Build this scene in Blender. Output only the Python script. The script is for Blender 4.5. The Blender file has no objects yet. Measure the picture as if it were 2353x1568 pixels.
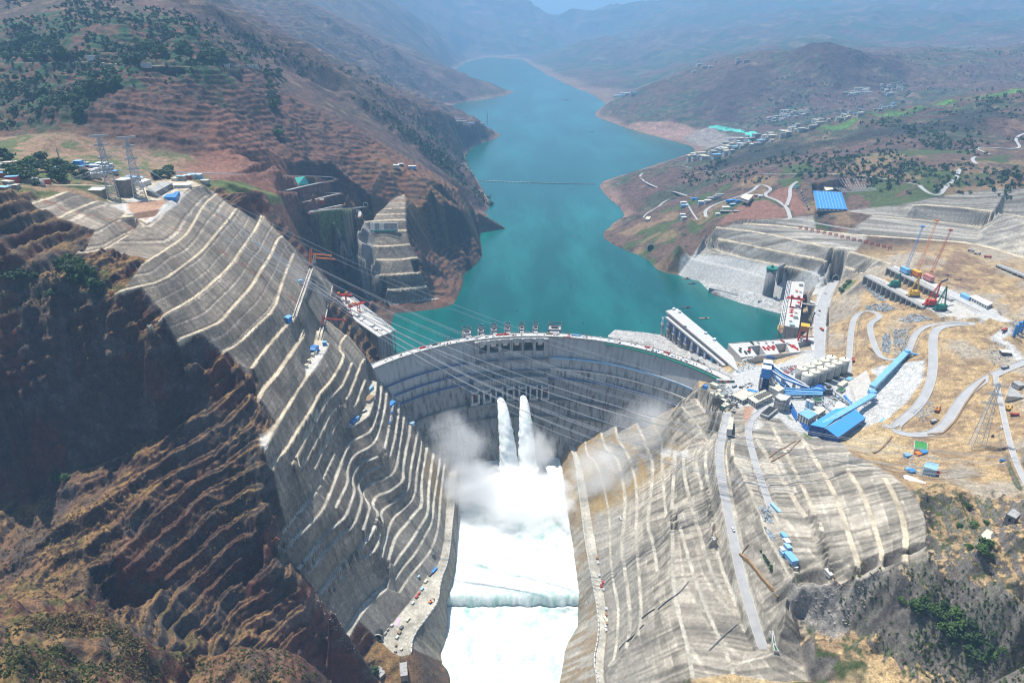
import bpy, bmesh, math, random
import numpy as np
from mathutils import Vector, Matrix
from mathutils.geometry import delaunay_2d_cdt

# ------------------------------------------------------------------ camera, sky, sun, exposure
scene = bpy.context.scene
C = scene.collection
R = math.radians
CAM_H = 542.0
PITCH = R(25.4)
cam_d = bpy.data.cameras.new('camera')
cam_d.sensor_width = 36.0
cam_d.lens = 24.0
cam_d.clip_start = 1.0
cam_d.clip_end = 90000.0
cam = bpy.data.objects.new('camera', cam_d)
C.objects.link(cam)
cam.location = (0, 0, CAM_H)
cam.rotation_euler = (math.pi / 2 - PITCH, 0, 0)
scene.camera = cam

SUN_EL = R(66.0)
SUN_AZ = R(-40.0)          # measured from +Y towards +X: the sun stands ahead and to the left
sdir = Vector((math.sin(SUN_AZ) * math.cos(SUN_EL), math.cos(SUN_AZ) * math.cos(SUN_EL), math.sin(SUN_EL)))
world = bpy.data.worlds.new('World')
scene.world = world
world.use_nodes = True
wn = world.node_tree
bg = wn.nodes['Background']
sky = wn.nodes.new('ShaderNodeTexSky')
sky.sky_type = 'NISHITA'
sky.sun_disc = False
sky.sun_elevation = SUN_EL
sky.sun_rotation = SUN_AZ
sky.altitude = 1300
sky.air_density = 1.1
sky.dust_density = 2.0
sky.ozone_density = 2.0
wn.links.new(sky.outputs[0], bg.inputs['Color'])
bg.inputs['Strength'].default_value = 0.085
sun_d = bpy.data.lights.new('sun', 'SUN')
sun_d.energy = 5.0
sun_d.angle = R(0.53)
sun_d.color = (1.0, 0.955, 0.88)
sun = bpy.data.objects.new('sun', sun_d)
C.objects.link(sun)
sun.rotation_euler = sdir.to_track_quat('Z', 'Y').to_euler()
scene.view_settings.view_transform = 'Standard'
scene.view_settings.look = 'None'
scene.view_settings.exposure = 0.48
scene.view_settings.gamma = 1.0
scene.cycles.pixel_filter_type = 'BLACKMAN_HARRIS'
scene.cycles.filter_width = 1.1
scene.cycles.max_bounces = 12
scene.cycles.diffuse_bounces = 2
scene.cycles.glossy_bounces = 2
scene.cycles.transmission_bounces = 3
scene.cycles.volume_bounces = 12
scene.cycles.transparent_max_bounces = 12
scene.cycles.volume_step_rate = 4.0
scene.cycles.volume_max_steps = 128

random.seed(7)
rng = np.random.default_rng(7)

# ------------------------------------------------------------------ survey: reading the site off the photograph
# A sighting (x, y in a survey frame) plus a known elevation or distance gives a world position.
K = {'D': (0, 0, 1), '1': (0, 0, .3368), '2': (786, 0, .3368), '3': (1566, 0, .3368), '4': (0, 522, .3368),
     '5': (786, 522, .3368), '6': (1566, 522, .3368), '7': (0, 1038, .338), '8': (786, 1038, .338),
     '9': (1566, 1038, .338), 'A': (552.7, 767.6, .2088), 'B': (583.4, 1044, .2088), 'C': (1473.8, 847.5, .2088),
     'E': (1320.3, 1166.8, .2088), 'F': (675.5, 399.2, .2088), 'G': (798.3, 1320.3, .2479),
     'H': (1535.3, 614.1, .19578), 'I': (1903.7, 522, .21542), 'J': (1510.7, 687.8, .10574), 'K': (1688.8, 644.8, .10574),
     'L': (1707.2, 798.3, .14886), 'M': (706.2, 614.1, .13708), 'N': (1056.2, 736.9, .12533), 'O': (184.2, 276.3, .13708),
     'Q': (1965.1, 583.4, .0940), 'S': (1817.7, 509.7, .10439)}
CP, SP = math.cos(PITCH), math.sin(PITCH)


def px(c, x, y):
    a, b, s = K[c]
    return a + x * s, b + y * s


def ray(x, y):
    v = y - 784.0
    return x - 1176.0, 1568 * CP - v * SP, -(1568 * SP + v * CP)


def W(x, y, z):                 # world point at elevation z
    a, f, d = ray(x, y)
    s = (z - CAM_H) / d
    return (a * s, f * s, z)


def WY(x, y, Y):                # world point at distance Y
    a, f, d = ray(x, y)
    s = Y / f
    return (a * s, Y, CAM_H + d * s)


def nums(t):
    return [tuple(float(q) for q in p.split(',')) for p in t.split()]


PTS, KIND, BID = [], [], []
bid_counter = [0]


def addp(p, kind, bid):
    PTS.append(p); KIND.append(kind); BID.append(bid)


def densify(pl, step):
    out = [pl[0]]
    for a, b in zip(pl[:-1], pl[1:]):
        a = np.array(a); b = np.array(b)
        n = max(1, int(np.linalg.norm((b - a)[:2]) / step))
        for i in range(1, n + 1):
            out.append(tuple(a + (b - a) * i / n))
    return out


def smooth_line(pl, it=1):
    for _ in range(it):
        o = [pl[0]]
        for a, b in zip(pl[:-1], pl[1:]):
            a = np.array(a); b = np.array(b)
            o += [tuple(.75 * a + .25 * b), tuple(.25 * a + .75 * b)]
        o.append(pl[-1])
        pl = o
    return pl


def offset_line(pl, w, side):
    P = np.array(pl)
    T = np.gradient(P[:, :2], axis=0)
    T /= np.linalg.norm(T, axis=1)[:, None] + 1e-9
    N = np.stack([-T[:, 1], T[:, 0]], 1)
    for _ in range(6):
        if len(N) > 4:
            N[1:-1] = (N[:-2] + N[1:-1] + N[2:]) / 3
    N /= np.linalg.norm(N, axis=1)[:, None] + 1e-9
    ref = {'L': (-1, 0), 'R': (1, 0), 'U': (0, 1)}[side]
    if (N @ np.array(ref)).mean() < 0:
        N = -N
    Q = P.copy()
    Q[:, :2] += N * w
    return [tuple(q) for q in Q]


BENCHES = []


def line(c, z, t, kind='e', step=7, bid=0, ext=None):
    v = nums(t)
    n = len(v)
    if isinstance(z, (int, float)):
        zs = [z] * n
    elif len(z) == n:
        zs = z
    else:
        zs = np.interp(np.linspace(0, 1, n), np.linspace(0, 1, len(z)), z)
    pl = [W(*px(c, a, b), zz) for (a, b), zz in zip(v, zs)]
    if ext:
        a = pl[0]
        pl = [(a[0] + ext[0], a[1] + ext[1], a[2])] + pl
    pl = densify(smooth_line(pl), step)
    for p in pl:
        addp(p, kind, bid)
    return pl


def bench(c, z, t, w=7, side='L', ext=None, step=7):
    bid_counter[0] += 1
    b = bid_counter[0]
    pl = line(c, z, t, 'e', step, b, ext)
    for q in offset_line(pl, w, side):
        addp((q[0], q[1], q[2] + .3), 'e', b)
    BENCHES.append((pl, w))
    return b


def flat(lines, kind='e'):       # several edges of one level platform
    bid_counter[0] += 1
    for c, z, t in lines:
        line(c, z, t, kind, 8, bid_counter[0])


def nat(t, kind='n'):
    for x, y, z in nums(t):
        addp(W(x, y, z), kind, 0)


def natl(z, t, c='D', step=14):
    line(c, z, t, 'n', step)


def natY(t):
    for x, y, Y in nums(t):
        addp(WY(x, y, Y), 'n', 0)


def ridge(t, step=60):
    pl = [WY(x, y, Y) for x, y, Y in nums(t)]
    for p in densify(pl, step):
        addp(p, 'n', 0)


def wpts(t, kind='n'):
    for p in nums(t):
        addp(p, kind, 0)


# ---------------- left bank, excavated benches (upper)
bench('1', 318, "190,1400 330,1360 465,1305", 4.3)
bench('1', 302, "400,1490 560,1410 680,1370", 3.6)
b0 = bid_counter[0] + 1
flat([('1', 288, "650,1567 780,1500 870,1450 1000,1525"), ('D', 288, "337,513 352,503 372,480 410,450 441,428 470,425"),
      ('D', 289, "215,462 250,463 262,470 290,440 330,420 390,412 440,415"), ('D', 288, "285,470 330,462 400,440")])
bench('D', 270, "173,583 246,574 276,552 327,527 337,520", 3.6)
bench('D', 268, "327,608 364,586 421,549 441,525 470,470 500,445", 3.6)
bench('4', 250, "750,470 900,415 1110,370 1260,260 1390,160 1440,95 1520,0 1570,-60 1620,-130", 3.6)
bench('4', 222, "970,690 1120,600 1300,505 1450,390 1600,240 1640,170 1700,90 1760,0 1790,-80", 4.0)
bench('4', 195, "1215,770 1440,680 1520,640 1600,540 1730,400 1770,320 1850,200 1900,80 1930,60", 4.0)
bench('4', 167, "1520,855 1630,800 1750,680 1880,560 1920,420 1960,300 2010,180", 3.6)
bench('4', 141, "2125,290 2070,450 2010,630 1970,660 1890,750 1780,880 1710,990", 4.3)
bench('A', 115, "705,-60 700,30 640,120 580,210 500,320 430,430 350,520 270,610 218,710", 6, step=2.8)
flat([('4', 85, "2275,400 2245,520 2210,660 2200,770"), ('A', 85, "975,100 940,180 900,250 800,400 750,460 640,620 560,760 450,930 350,1100 300,1200 260,1270"),
      ('A', 85.4, "840,-40 800,130 780,260 710,360 725,450 600,640 520,760 410,930 310,1060 210,1140")])
bench('A', 60, "1180,0 1110,90 1100,180 1155,220 1120,320 1060,430 1000,520 940,590 880,650 830,760 760,880 680,1000 600,1130 510,1280 400,1380 350,1490", 4, step=2.8)
bench('A', 44, "1235,310 1190,430 1130,570 1050,640 940,750 870,890 780,1040 700,1190 580,1430", 3.2, step=2.8)
bench('A', 27, "1390,250 1340,310 1310,390 1260,530 1200,680 1100,780 1000,860 950,980 880,1100 800,1250 720,1400 620,1560", 3.2, step=2.8)
bench('A', 9, "1385,500 1330,620 1285,770 1200,830 1070,960 960,1180 890,1320 820,1480", 3.2, step=2.8)
flat([('A', -11, "1500,520 1490,640 1430,870 1360,940 1170,1050 1100,1180 1020,1350 920,1560"), ('B', -11, "890,0 820,160 720,400 650,460 560,590 450,730 340,870 260,1000"),
      ('A', -11, "1400,480 1430,560 1400,740 1330,900 1160,1020 1080,1160 1000,1330 890,1560"), ('B', -11, "850,0 790,160 700,380 620,440 530,570 430,700 330,840 230,970")])
EX = (-12, 85)
bench('A', -28, "1550,690 1530,800 1500,930 1450,1060 1380,1110 1220,1180 1160,1300 1120,1420 1070,1560 1000,1750 905,1960 780,2090 640,2220 510,2370 390,2440", 3.8, ext=EX, step=2.8)
bench('A', -42, "1610,750 1580,900 1530,1080 1490,1190 1400,1260 1290,1310 1210,1400 1185,1500 1200,1620 1120,1780 1060,1910", 3.8, ext=EX, step=2.8)
bench('A', -57, "1680,870 1640,1050 1610,1200 1590,1310 1480,1370 1330,1410 1270,1500 1235,1600 1275,1710 1230,1850 1170,2010 1050,2110 940,2200 790,2410 640,2590", 3.8, ext=EX, step=2.8)
bench('A', -73, "1750,870 1730,1000 1700,1200 1640,1370 1530,1480 1390,1520 1330,1580 1300,1660 1350,1770 1340,1880 1260,2110 1110,2220 950,2380 850,2520 730,2660", 3.8, ext=EX, step=2.8)
bench('A', -89, "1810,900 1790,1050 1750,1280 1740,1420 1690,1540 1580,1600 1440,1640 1370,1690 1350,1760 1440,1880 1420,1970 1360,2150", 3.8, ext=EX, step=2.8)
bench('A', -105, "1880,1070 1840,1240 1810,1420 1800,1470 1810,1610 1710,1690 1630,1745 1510,1770 1460,1880 1540,1960 1490,2120 1450,2190 1400,2280 1250,2420 1130,2520 1000,2710 870,2880", 4.6, ext=EX, step=2.8)
bench('A', -121, "1960,1070 1930,1230 1880,1490 1870,1680 1770,1790 1630,1890 1550,1960 1580,2060 1540,2190 1510,2360 1400,2440 1210,2590 1100,2740 1010,2880", 3.8, ext=EX, step=2.8)
bench('B', -137, "1850,-60 1830,30 1800,230 1785,460 1660,600 1540,700 1490,830 1440,1010 1420,1130", 3.8, ext=EX, step=2.8)
bench('B', -151, "1920,-60 1900,0 1850,300 1870,560 1780,650 1700,760 1580,890 1530,1040 1490,1170 1490,1240", 5, ext=EX, step=2.8)
bench('B', -164, "1990,0 1970,100 1930,430 1935,640 1850,780 1740,960 1590,1150 1490,1320", 4.6, ext=EX, step=2.8)
bench('B', -177, "2060,50 2030,250 1990,500 1975,740 1900,890 1790,1090 1640,1260 1540,1400", 3.8, ext=EX, step=2.8)
bench('B', -190, "2120,0 2095,200 2060,500 2045,800 1975,1030 1860,1190 1740,1320 1610,1520", 3.8, ext=EX, step=2.8)
bench('8', (-164, -172), "30,1290 110,1140 200,1020 310,930", 9)
flat([('8', -205, "806,-120 800,-40 790,60 775,200 748,500 722,740 668,870 655,1010 600,1090 478,1250 470,1360"),
      ('B', -204.6, "2190,-180 2160,100 2130,400 2100,800 2090,960 2030,1220 1900,1340 1800,1500"), ('G', -204.6, "740,0 700,90 540,290 500,340 300,590"),
      ('G', -205, "300,610 470,760 580,730")])
for q in line('8', -236, "850,-120 830,60 800,200 787,500 768,850 724,980", 'e'):
    addp((q[0] + 3.5, q[1], -272.0), 'e', 0)
for q in line('8', -252, "716,1190 700,1300 660,1400 742,1490 745,1640", 'e'):
    addp((q[0] + 3.5, q[1], -272.0), 'e', 0)

# ---------------- right bank, excavated benches
for q in line('8', -236, "1400,-130 1450,0 1470,60 1495,160 1520,400 1560,620 1590,850 1612,1020", 'e'):
    addp((q[0] - 3.5, q[1], -272.0), 'e', 0)
for q in line('8', -252, "1600,1180 1512,1330 1500,1450 1460,1640", 'e'):
    addp((q[0] - 3.5, q[1], -272.0), 'e', 0)
flat([('8', -205, "1510,-120 1550,-20 1570,30 1590,130 1625,400 1650,600 1690,830 1740,1090 1742,1250 1705,1420 1740,1640"),
      ('8', -204.6, "1545,-110 1600,20 1640,140 1700,500 1740,740 1780,960 1800,1180 1770,1480 1790,1640")])
XR = (6, 75)
bench('8', -188, "1650,20 1720,60 1780,270 1810,420 1815,780 1860,1000 1870,1100 1850,1380 1800,1450", 3.4, 'R', ext=XR)
bench('8', -168, "1760,-60 1840,30 1870,60 1915,290 1908,440 1885,660 1908,783 1930,940 1945,1122 1935,1260 1917,1327", 4.6, 'R', ext=XR)
bench('8', -150, "1860,-90 1930,0 1990,200 1997,380 1985,560 2010,870 2025,1100 2000,1240", 3.8, 'R', ext=XR)
bench('C', -130, "-60,620 0,740 60,900 115,1040 95,1300 60,1560 50,1740 90,1840 140,2080 150,2230", 4.2, 'R', ext=XR)
bench('C', -115, "130,640 190,740 215,850 210,1050 225,1300 250,1560 260,1650 330,1740 335,1850", 3.8, 'R', ext=(4, 45))
bench('C', (-98, -98, -106), "350,890 345,1100 325,1300 312,1560 320,1830 325,2230 340,2480 400,2720 500,3140 540,3400", 4.6, 'R')
bench('C', (-90, -90, -98), "360,1600 440,1850 515,2150 610,2430 770,2820 900,3100 990,3350", 4.2, 'R')
bench('C', (-78, -78, -90), "440,900 445,1060 455,1200 540,1560 615,1780 705,2130 825,2380 1010,2680 1100,2840 1215,3070", 4.6, 'R')
bench('C', (-62, -64, -86), "660,840 600,920 585,1000 590,1100 640,1260 700,1560 790,1900 840,2130 945,2400 1080,2760", 4.2, 'R')
bench('C', (-48, -52, -62), "430,410 600,600 710,790", 3.4, 'R')
bench('C', (-34, -45, -50, -58), "560,290 640,420 750,560 810,680 760,770 700,840 680,1000 710,1250 760,1560 790,1840", 4.2, 'R')
bench('C', (-6, -25, -40, -60, -84), "930,480 900,690 835,870 860,1100 900,1350 940,1560 1000,1830 1040,2090 1110,2380 1200,2680 1260,2900 1330,3080", 11, 'R')
bench('C', (-4, -10, -18, -30), "990,760 970,920 1030,1040 1100,1150 1220,1440 1270,1560 1300,1610 1370,1850 1530,2120 1620,2300 1700,2260", 4.6, 'R')
bench('C', (-3, -9, -12, -22), "1130,600 1140,720 1230,980 1330,1280 1430,1560 1520,1760 1570,1950 1640,2150 1690,2250", 5, 'R')
bench('C', (-2, -4, -6, -10), "1240,770 1380,980 1560,1270 1730,1560 1800,1650 1890,1900 1950,2060 2060,2330", 5.6, 'R')
bench('C', (-1, 4, 4, 4), "1400,600 1560,900 1680,1150 1780,1350 1860,1560 1950,1720 2010,1950 2060,2170", 4.6, 'R')
bench('C', (2, 14, 15, 15), "1610,560 1750,770 1880,990 2050,1270 2170,1560 2240,1800 2350,2120 2360,2300", 5.6, 'R')
bench('9', (28, 30), "1120,130 1220,290 1310,560 1345,690 1340,800", 5, 'R')
bench('9', (43, 45), "1360,170 1430,300 1500,500 1500,740", 5.6, 'R')
line('9', (30, 45, 56, 60, 60), "1160,20 1400,130 1560,260 1680,440 1655,560 1680,730", 'e')
line('9', (-10, 5, 30, 50), "1030,920 1190,860 1340,810 1500,770 1680,740", 'e')
line('9', (-78, -60, -40, -35, -10), "650,1560 640,1300 700,1150 700,1020 760,850", 'e')
line('9', (-80, -70, -50, -40), "860,1560 800,1350 790,1200 700,1010", 'e')
# right abutment ridge in front of the dam
line('C', (-2, -14, -30, -60, -100, -125, -160, -190), "700,150 640,200 540,270 430,340 280,530 130,640 0,750 -130,860", 'e')
line('C', (-3, -4, -5), "700,150 850,430 900,460", 'e')
line('C', (-45, -60, -80), "540,290 460,400 470,430", 'e')
line('C', (-34, -20), "560,290 640,200", 'e')

# ---------------- plant area, roads and terraces on the right bank (level ground)
nat("1690,880,0 1700,840,0 1760,850,0 1850,850,0 1870,800,0 1880,750,0 1880,700,0 1900,670,0 1925,645,2 1720,900,0 1700,930,-1 1740,960,-1 1800,900,0 1860,900,0 1900,880,1 1820,960,0 1850,1010,1 1900,1010,2 1930,1010,3 1980,985,5 1950,950,4 2010,900,12 1960,870,4 1990,850,12", 'p')
nat("1945,860,3 1950,800,12 1955,740,26 1985,712,34 2015,722,38 2000,745,36 2010,790,30 2030,822,28 2060,825,32 2085,815,38 2100,775,46 2130,748,56 2180,738,66 2145,770,54 2148,830,48 2130,880,38 2090,940,26 2055,975,16 2080,985,18 2120,992,22 2160,985,26 2190,950,34 2220,900,44 2270,865,54 2352,835,64 2200,800,62 2250,760,68 2280,850,58 2352,760,74 2300,740,72")
nat("1900,860,1 1920,800,6 1930,740,12 1925,690,12 1940,650,18 1975,650,36 2050,700,44 2075,780,38 2050,800,30 2120,800,52 2060,720,46")
nat("2000,1030,6 2100,1030,18 2200,1030,32 2300,1000,45 2352,950,52 2040,1060,10 2150,1100,36 2250,1100,52 2352,1100,66 2200,1180,64 2300,1190,76 2352,1240,86 2150,1200,60 2190,1250,64 2250,1290,70 2352,1330,84 2450,1100,85 2500,900,90 2500,1300,110")
# rocky gully and hill on the right foreground
natl((50, 58, 66, 74, 80), "2130,1285 2180,1290 2250,1320 2300,1350 2352,1392")
natl((-12, -2, 10, 24, 30, 40), "1830,1345 1900,1330 1990,1310 2060,1300 2100,1290 2130,1288")
natl((-45, -42, -40, -30, -24, -22), "1840,1400 1900,1430 1960,1450 2050,1500 2160,1560 2300,1640")
nat("1880,1350,-28 1940,1370,-15 2000,1390,-5 2080,1400,10 2150,1420,18 2230,1460,22 2300,1480,30 2352,1500,34 2352,1450,50 2000,1460,-26 2100,1480,-10 2200,1530,-5 2352,1560,10 2420,1500,80")
nat("1870,1470,-45 1930,1500,-42 2000,1530,-38 2060,1568,-36 1860,1520,-60 1900,1568,-62 1950,1640,-60 2100,1640,-35 1800,1640,-80")
# galleries platforms for the cable crane towers
flat([('I', 71, "410,508 560,568 740,668 900,768 1050,858 1250,990"), ('I', 71, "440,500 640,580 840,680 1010,760 1180,880 1380,970")], 'p')
flat([('I', 84, "680,418 900,528 1140,648 1340,758 1650,930 1830,1010"), ('I', 84, "700,405 850,460 1150,600 1350,700 1600,800 1970,1010")], 'p')
line('I', (50, 50, 54, 62), "360,620 560,720 800,840 960,880", 'n')
line('I', (65, 66, 72), "600,530 900,680 1200,760", 'n')
line('I', (66, 66), "640,560 900,730", 'n')
# far excavated slope above the reservoir on the right
line('6', -50, "-20,320 0,335 110,365 220,400 440,470 520,500 700,550", 'e')
line('6', (-30, -28, -26), "250,390 540,450 690,480", 'e')
bench('6', (-12, -10, -8, -5), "60,215 200,250 400,290 560,345 730,380", 5, 'U')
bench('6', (12, 14, 16, 18), "130,120 330,190 600,250 850,295 1010,360", 6, 'U')
bench('6', (38, 42, 45, 45), "150,60 400,110 700,175 1000,230 1230,315", 6, 'U')
bench('6', (63, 67, 70, 76), "230,0 560,40 820,100 1200,180 1420,250", 6, 'U')
bench('6', (76, 80, 86, 90, 90, 88), "420,-20 700,-5 1100,50 1500,75 1700,90 2000,110 2334,215 2600,300", 9, 'U')
bench('3', (116, 113, 106, 98, 94), "1300,1470 1500,1490 1900,1530 2334,1600 2600,1640", 5, 'U')
bench('3', (140, 138, 140, 146, 150), "1580,1400 1700,1400 2050,1430 2334,1480 2600,1540", 6, 'U')
line('3', (84, 93, 112, 136, 152, 172, 182, 190), "400,1500 700,1490 1170,1430 1480,1400 1760,1340 2100,1290 2334,1280 2600,1290", 'e')
nat("1540,600,-20 1560,575,-5 1600,540,20 1640,515,60")
line('6', (18, 24, 34), "1010,362 1100,348 1230,335", 'e')
line('6', (2, 4), "900,400 1010,375", 'e')
nat("2060,575,80 2110,580,96 2160,620,90 2200,640,86 2250,660,86 2300,700,84 2352,690,90 2230,600,98 2300,620,98 2352,650,96 2352,610,104 2200,585,98 2450,700,110")
# reservoir shore, right bank
natl(-50, "1205,140 1240,165 1300,195 1370,225 1395,238 1375,252 1362,266 1400,280 1450,297 1520,318 1570,332 1612,342 1570,358 1520,374 1480,386 1420,405 1372,420 1385,445 1440,490 1410,515 1375,540 1420,570 1485,592 1510,620 1532,626", step=40)
nat("1700,470,75 1600,440,40 1600,500,48 1500,480,0 1480,530,-20 1560,560,20 1640,490,64 1850,450,112 1900,485,113 1780,455,95 1420,500,-35 1450,440,-10 1440,420,-22 1500,400,0 1550,380,8 1600,400,50 2000,420,150 2150,405,185 2352,380,220 2352,428,180 2250,410,180 2050,450,140")
natY("2352,300,2200 2100,330,2150 1900,370,2000 1700,400,2100 1800,350,2350 2000,310,2350 2200,270,2400 2500,300,2100 2500,400,1800 2550,200,2500")
ridge("1500,388,2900 1600,362,2850 1650,350,2780 1760,320,2740 1870,290,2700 2000,260,2650 2150,240,2620 2352,213,2600 2550,190,2600")
nat("1540,368,-38 1650,336,-30 1700,322,-10 1760,303,0 1880,288,30 1800,300,15 1620,325,-45 1740,296,5 1640,290,-5 1500,290,-20 1450,280,-20 1600,300,-35 2000,262,90 2090,240,140 2200,225,180 2352,200,230 2500,190,260")
natY("1500,255,4500 1650,240,4200 1800,240,4000 1900,240,3900 2000,210,4100 2100,200,4200 2200,190,4200 2352,180,4300 1850,180,4250 2500,170,4300")
ridge("1362,262,4850 1400,245,4900 1500,195,4900 1600,155,4900 1700,130,4800 1780,118,4700 1860,96,4550 1900,95,4500 1960,112,4400 2000,135,4350 2060,155,4400 2130,150,4500 2200,130,4700 2352,105,5000 2600,80,5200")
natY("1450,205,6400 1520,180,6600 1600,145,6700 1700,122,6700 1860,88,6900 1950,105,6700 2060,145,6500 2200,120,6800 2352,95,7000 1420,228,5600 1400,180,7400 1500,150,8000 1600,110,8500 1700,95,8800 1850,65,9200 2000,60,9200 2100,50,9400 2352,45,9500 2352,10,10500 2200,0,11500 2000,10,11500 1850,15,12500 2600,30,10000 2700,-40,12000")
ridge("1205,139,11200 1250,128,11400 1300,108,11800 1400,78,12500 1500,55,13000 1600,22,13500 1700,-5,14000 1850,-30,14500 2100,-60,15000 2500,-100,15500", 400)
natY("1300,150,9500 1400,110,10300 1500,85,11000 1650,40,12000 1800,20,12800")
ridge("1180,100,23000 1265,42,24000 1300,36,25000 1350,36,25500 1410,44,24500 1480,30,25000 1560,6,25500 1700,-20,26000", 500)
# ---------------- reservoir shore, left bank, and the mountains
natl(-50, "1205,128 1130,130 1070,140 1030,165 1060,185 1185,211 1150,222 1030,240 1045,255 1095,280 1148,308 1140,318 1090,332 1066,352 1066,372 1095,415 1110,440 1127,468", step=40)
natl(-50, "1127,468 1118,482 1105,494 1091,525 1106,560 1104,600 1060,632 1066,650 1048,690 1036,703 985,712 936,717 895,720 850,720", step=15)
for zb, t in ((-120, "1140,137 1170,145 1100,150 1080,160 1120,170 1160,185 1200,165 1200,195 1230,200 1260,215 1240,235 1200,225 1150,235 1090,245 1300,250 1330,245 1340,262 1180,290 1120,262 1270,270 1350,290 1400,310 1450,330 1350,360 1400,380 1300,400 1300,430 1200,430 1160,360 1160,330 1180,500 1300,500 1380,480 1350,560 1180,560 1150,620 1350,620 1150,680 1350,680 1430,640 1250,740 1250,690 1250,600 1240,520 1250,440 1220,400 1270,370 1330,330 1230,300 1200,270 1290,240 1230,220 1200,180 1150,155 1130,145 1600,700 1700,740 1460,700 1000,750"),):
    for x, y in nums(t):
        p = W(x, y, -50); addp((p[0], p[1], zb), 'n', 0)
# peninsula: benched wedge
bench('F', -36, "830,1400 980,1430 1200,1430 1400,1400 1600,1370", 4, 'U')
bench('F', -6, "1020,1275 1250,1270 1460,1235", 5, 'U')
bench('F', 24, "900,1115 1100,1110 1390,1085", 5, 'U')
bench('F', 50, "900,950 1150,950 1370,920", 6, 'U')
bench('F', 76, "740,770 890,800 1100,795 1280,775", 5, 'U')
bench('F', 101, "840,630 1000,635 1240,625", 8, 'U')
bench('F', 120, "770,530 1000,515 1230,508", 7, 'U')
bench('F', 129, "900,450 1020,450 1230,440", 3, 'U')
bench('F', 138, "980,385 1225,380", 3, 'U')
bench('F', 146, "1040,320 1225,320", 3, 'U')
bench('F', 154, "1130,260 1220,240", 3, 'U')
line('F', 88, "640,640 700,700 745,768", 'e')
line('F', (74, 66, 56), "530,770 640,850 760,915 880,945", 'e')
line('F', (46, 40, 34, 26), "560,905 680,980 780,1040 890,1100", 'e')
line('F', (14, 8, 0), "800,1120 860,1190 1000,1265", 'e')
line('F', (112, 104), "700,590 830,628", 'e')
line('F', (-12, -20), "860,1290 960,1350", 'e')
nat("920,442,160 900,400,188 930,392,190")
line('F', (100, 78, 60, 40), "700,560 520,700 460,800 700,960", 'e')
line('F', (98, 60, 38, 20, 0), "480,660 450,820 540,920 740,1010 880,1010", 'e')
line('F', (10, -20, -35), "740,1180 780,1300 830,1380", 'e')
natl((112, 122, 112, 84, 50, 15, -20), "1240,420 1400,370 1650,330 1800,400 1900,420 2000,400 2060,440", 'F')
natl((48, 22, 14, 8, 0, -25), "1400,915 1500,865 1600,830 1800,760 1950,680 2050,800", 'F')
nat("1000,655,-18 1030,640,-32 985,630,0 960,640,5 1040,620,-30 1075,590,-20 1090,570,-25")
nat("990,440,150 1020,460,120 1060,440,80 1100,450,0 1010,420,150 960,400,182 1080,490,0 1110,480,-30")
# recess and terrace between peninsula and left slope
nat("700,470,184 690,510,158 720,480,174 760,480,170 790,480,140 760,510,130 720,510,148 790,510,112 760,540,108 720,545,118 830,480,130 850,440,165 780,440,200 700,440,206 740,440,203 820,440,185 690,440,215 640,450,235 600,440,262 560,430,280")
nat("690,560,105 740,600,48 770,640,15 760,690,0 820,650,-5 860,640,10 800,700,-30 850,690,-20 880,700,-42 790,640,5 730,560,112")
nat("770,405,228 880,390,212 700,398,250 650,395,262 600,392,275 500,388,284 430,395,292 370,385,298 500,410,284 640,410,255 720,420,225 800,405,214")
nat("50,400,325 100,400,322 0,420,332 0,350,330 60,350,330 150,355,320 200,400,310 300,372,303 180,430,318 100,430,326 20,440,335 -150,400,340 -150,480,340 -80,350,335")
nat("1,470,330 40,470,325 60,490,312 100,520,298 130,550,284 150,590,268 0,560,300 60,560,285 -120,600,310")
# left mountain
natY("-150,250,1520 -150,140,1800 -150,0,2400 -150,-80,3000 0,300,1350 0,250,1450 0,140,1750 0,0,2300 150,300,1320 150,250,1400 150,140,1650 150,0,2150 300,330,1340 300,250,1420 300,190,1520 300,140,1650 260,60,1900 500,340,1380 500,280,1430 500,240,1500 500,160,1680 450,60,2000 400,100,1850")
natY("620,350,1480 640,280,1700 640,220,1950 660,180,2180 600,130,2300 700,300,1830 720,350,1670 740,370,1610 560,200,1900 540,300,1560 560,120,2200 700,240,2020")
ridge("380,-10,2300 450,15,2330 520,48,2380 600,84,2450 700,102,2600 790,162,2800 880,203,2950 960,245,3080 1010,262,3200 1060,275,3500 1110,284,3850 1125,290,3900 1146,306,3950")
ridge("660,170,2300 700,190,2260 740,235,2120 785,290,1960 830,345,1800 880,390,1700 920,394,1735 980,420,1760 1040,470,1800", 30)
natY("760,220,2430 820,260,2360 860,300,2180 900,340,2060 950,360,2150 1000,390,2300 1040,420,2350 1080,450,2320 900,250,2700 1000,310,2950 1040,340,3100 960,300,2700 800,200,2500 1090,300,3700 1060,310,3600 720,150,2500")
natY("380,-60,3500 520,35,4000 600,70,4200 700,92,4300 800,150,4400 900,190,4700 960,225,5000 1010,240,5300 850,120,5100")
ridge("480,-60,5000 600,-20,5200 700,10,5300 780,45,5400 850,88,5500 950,140,5800 1050,172,6100 1130,192,6300 1180,209,6400", 120)
natY("600,-40,7000 700,0,7300 850,75,7600 950,128,8000 1040,160,8600 1060,182,7000")
ridge("700,-80,8500 800,-40,8800 870,0,9200 950,52,9700 1010,95,10300 1068,139,11000", 200)
natY("870,-10,11000 950,42,11700 1020,88,12000 1080,125,12300 1100,90,13000 1200,110,12800 1150,50,14200 1050,20,14500")
ridge("900,-120,15000 1050,-60,15500 1180,-10,16000 1215,5,15800 1265,38,15500 1300,66,15000 1320,90,14500 1300,104,13000", 400)
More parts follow.
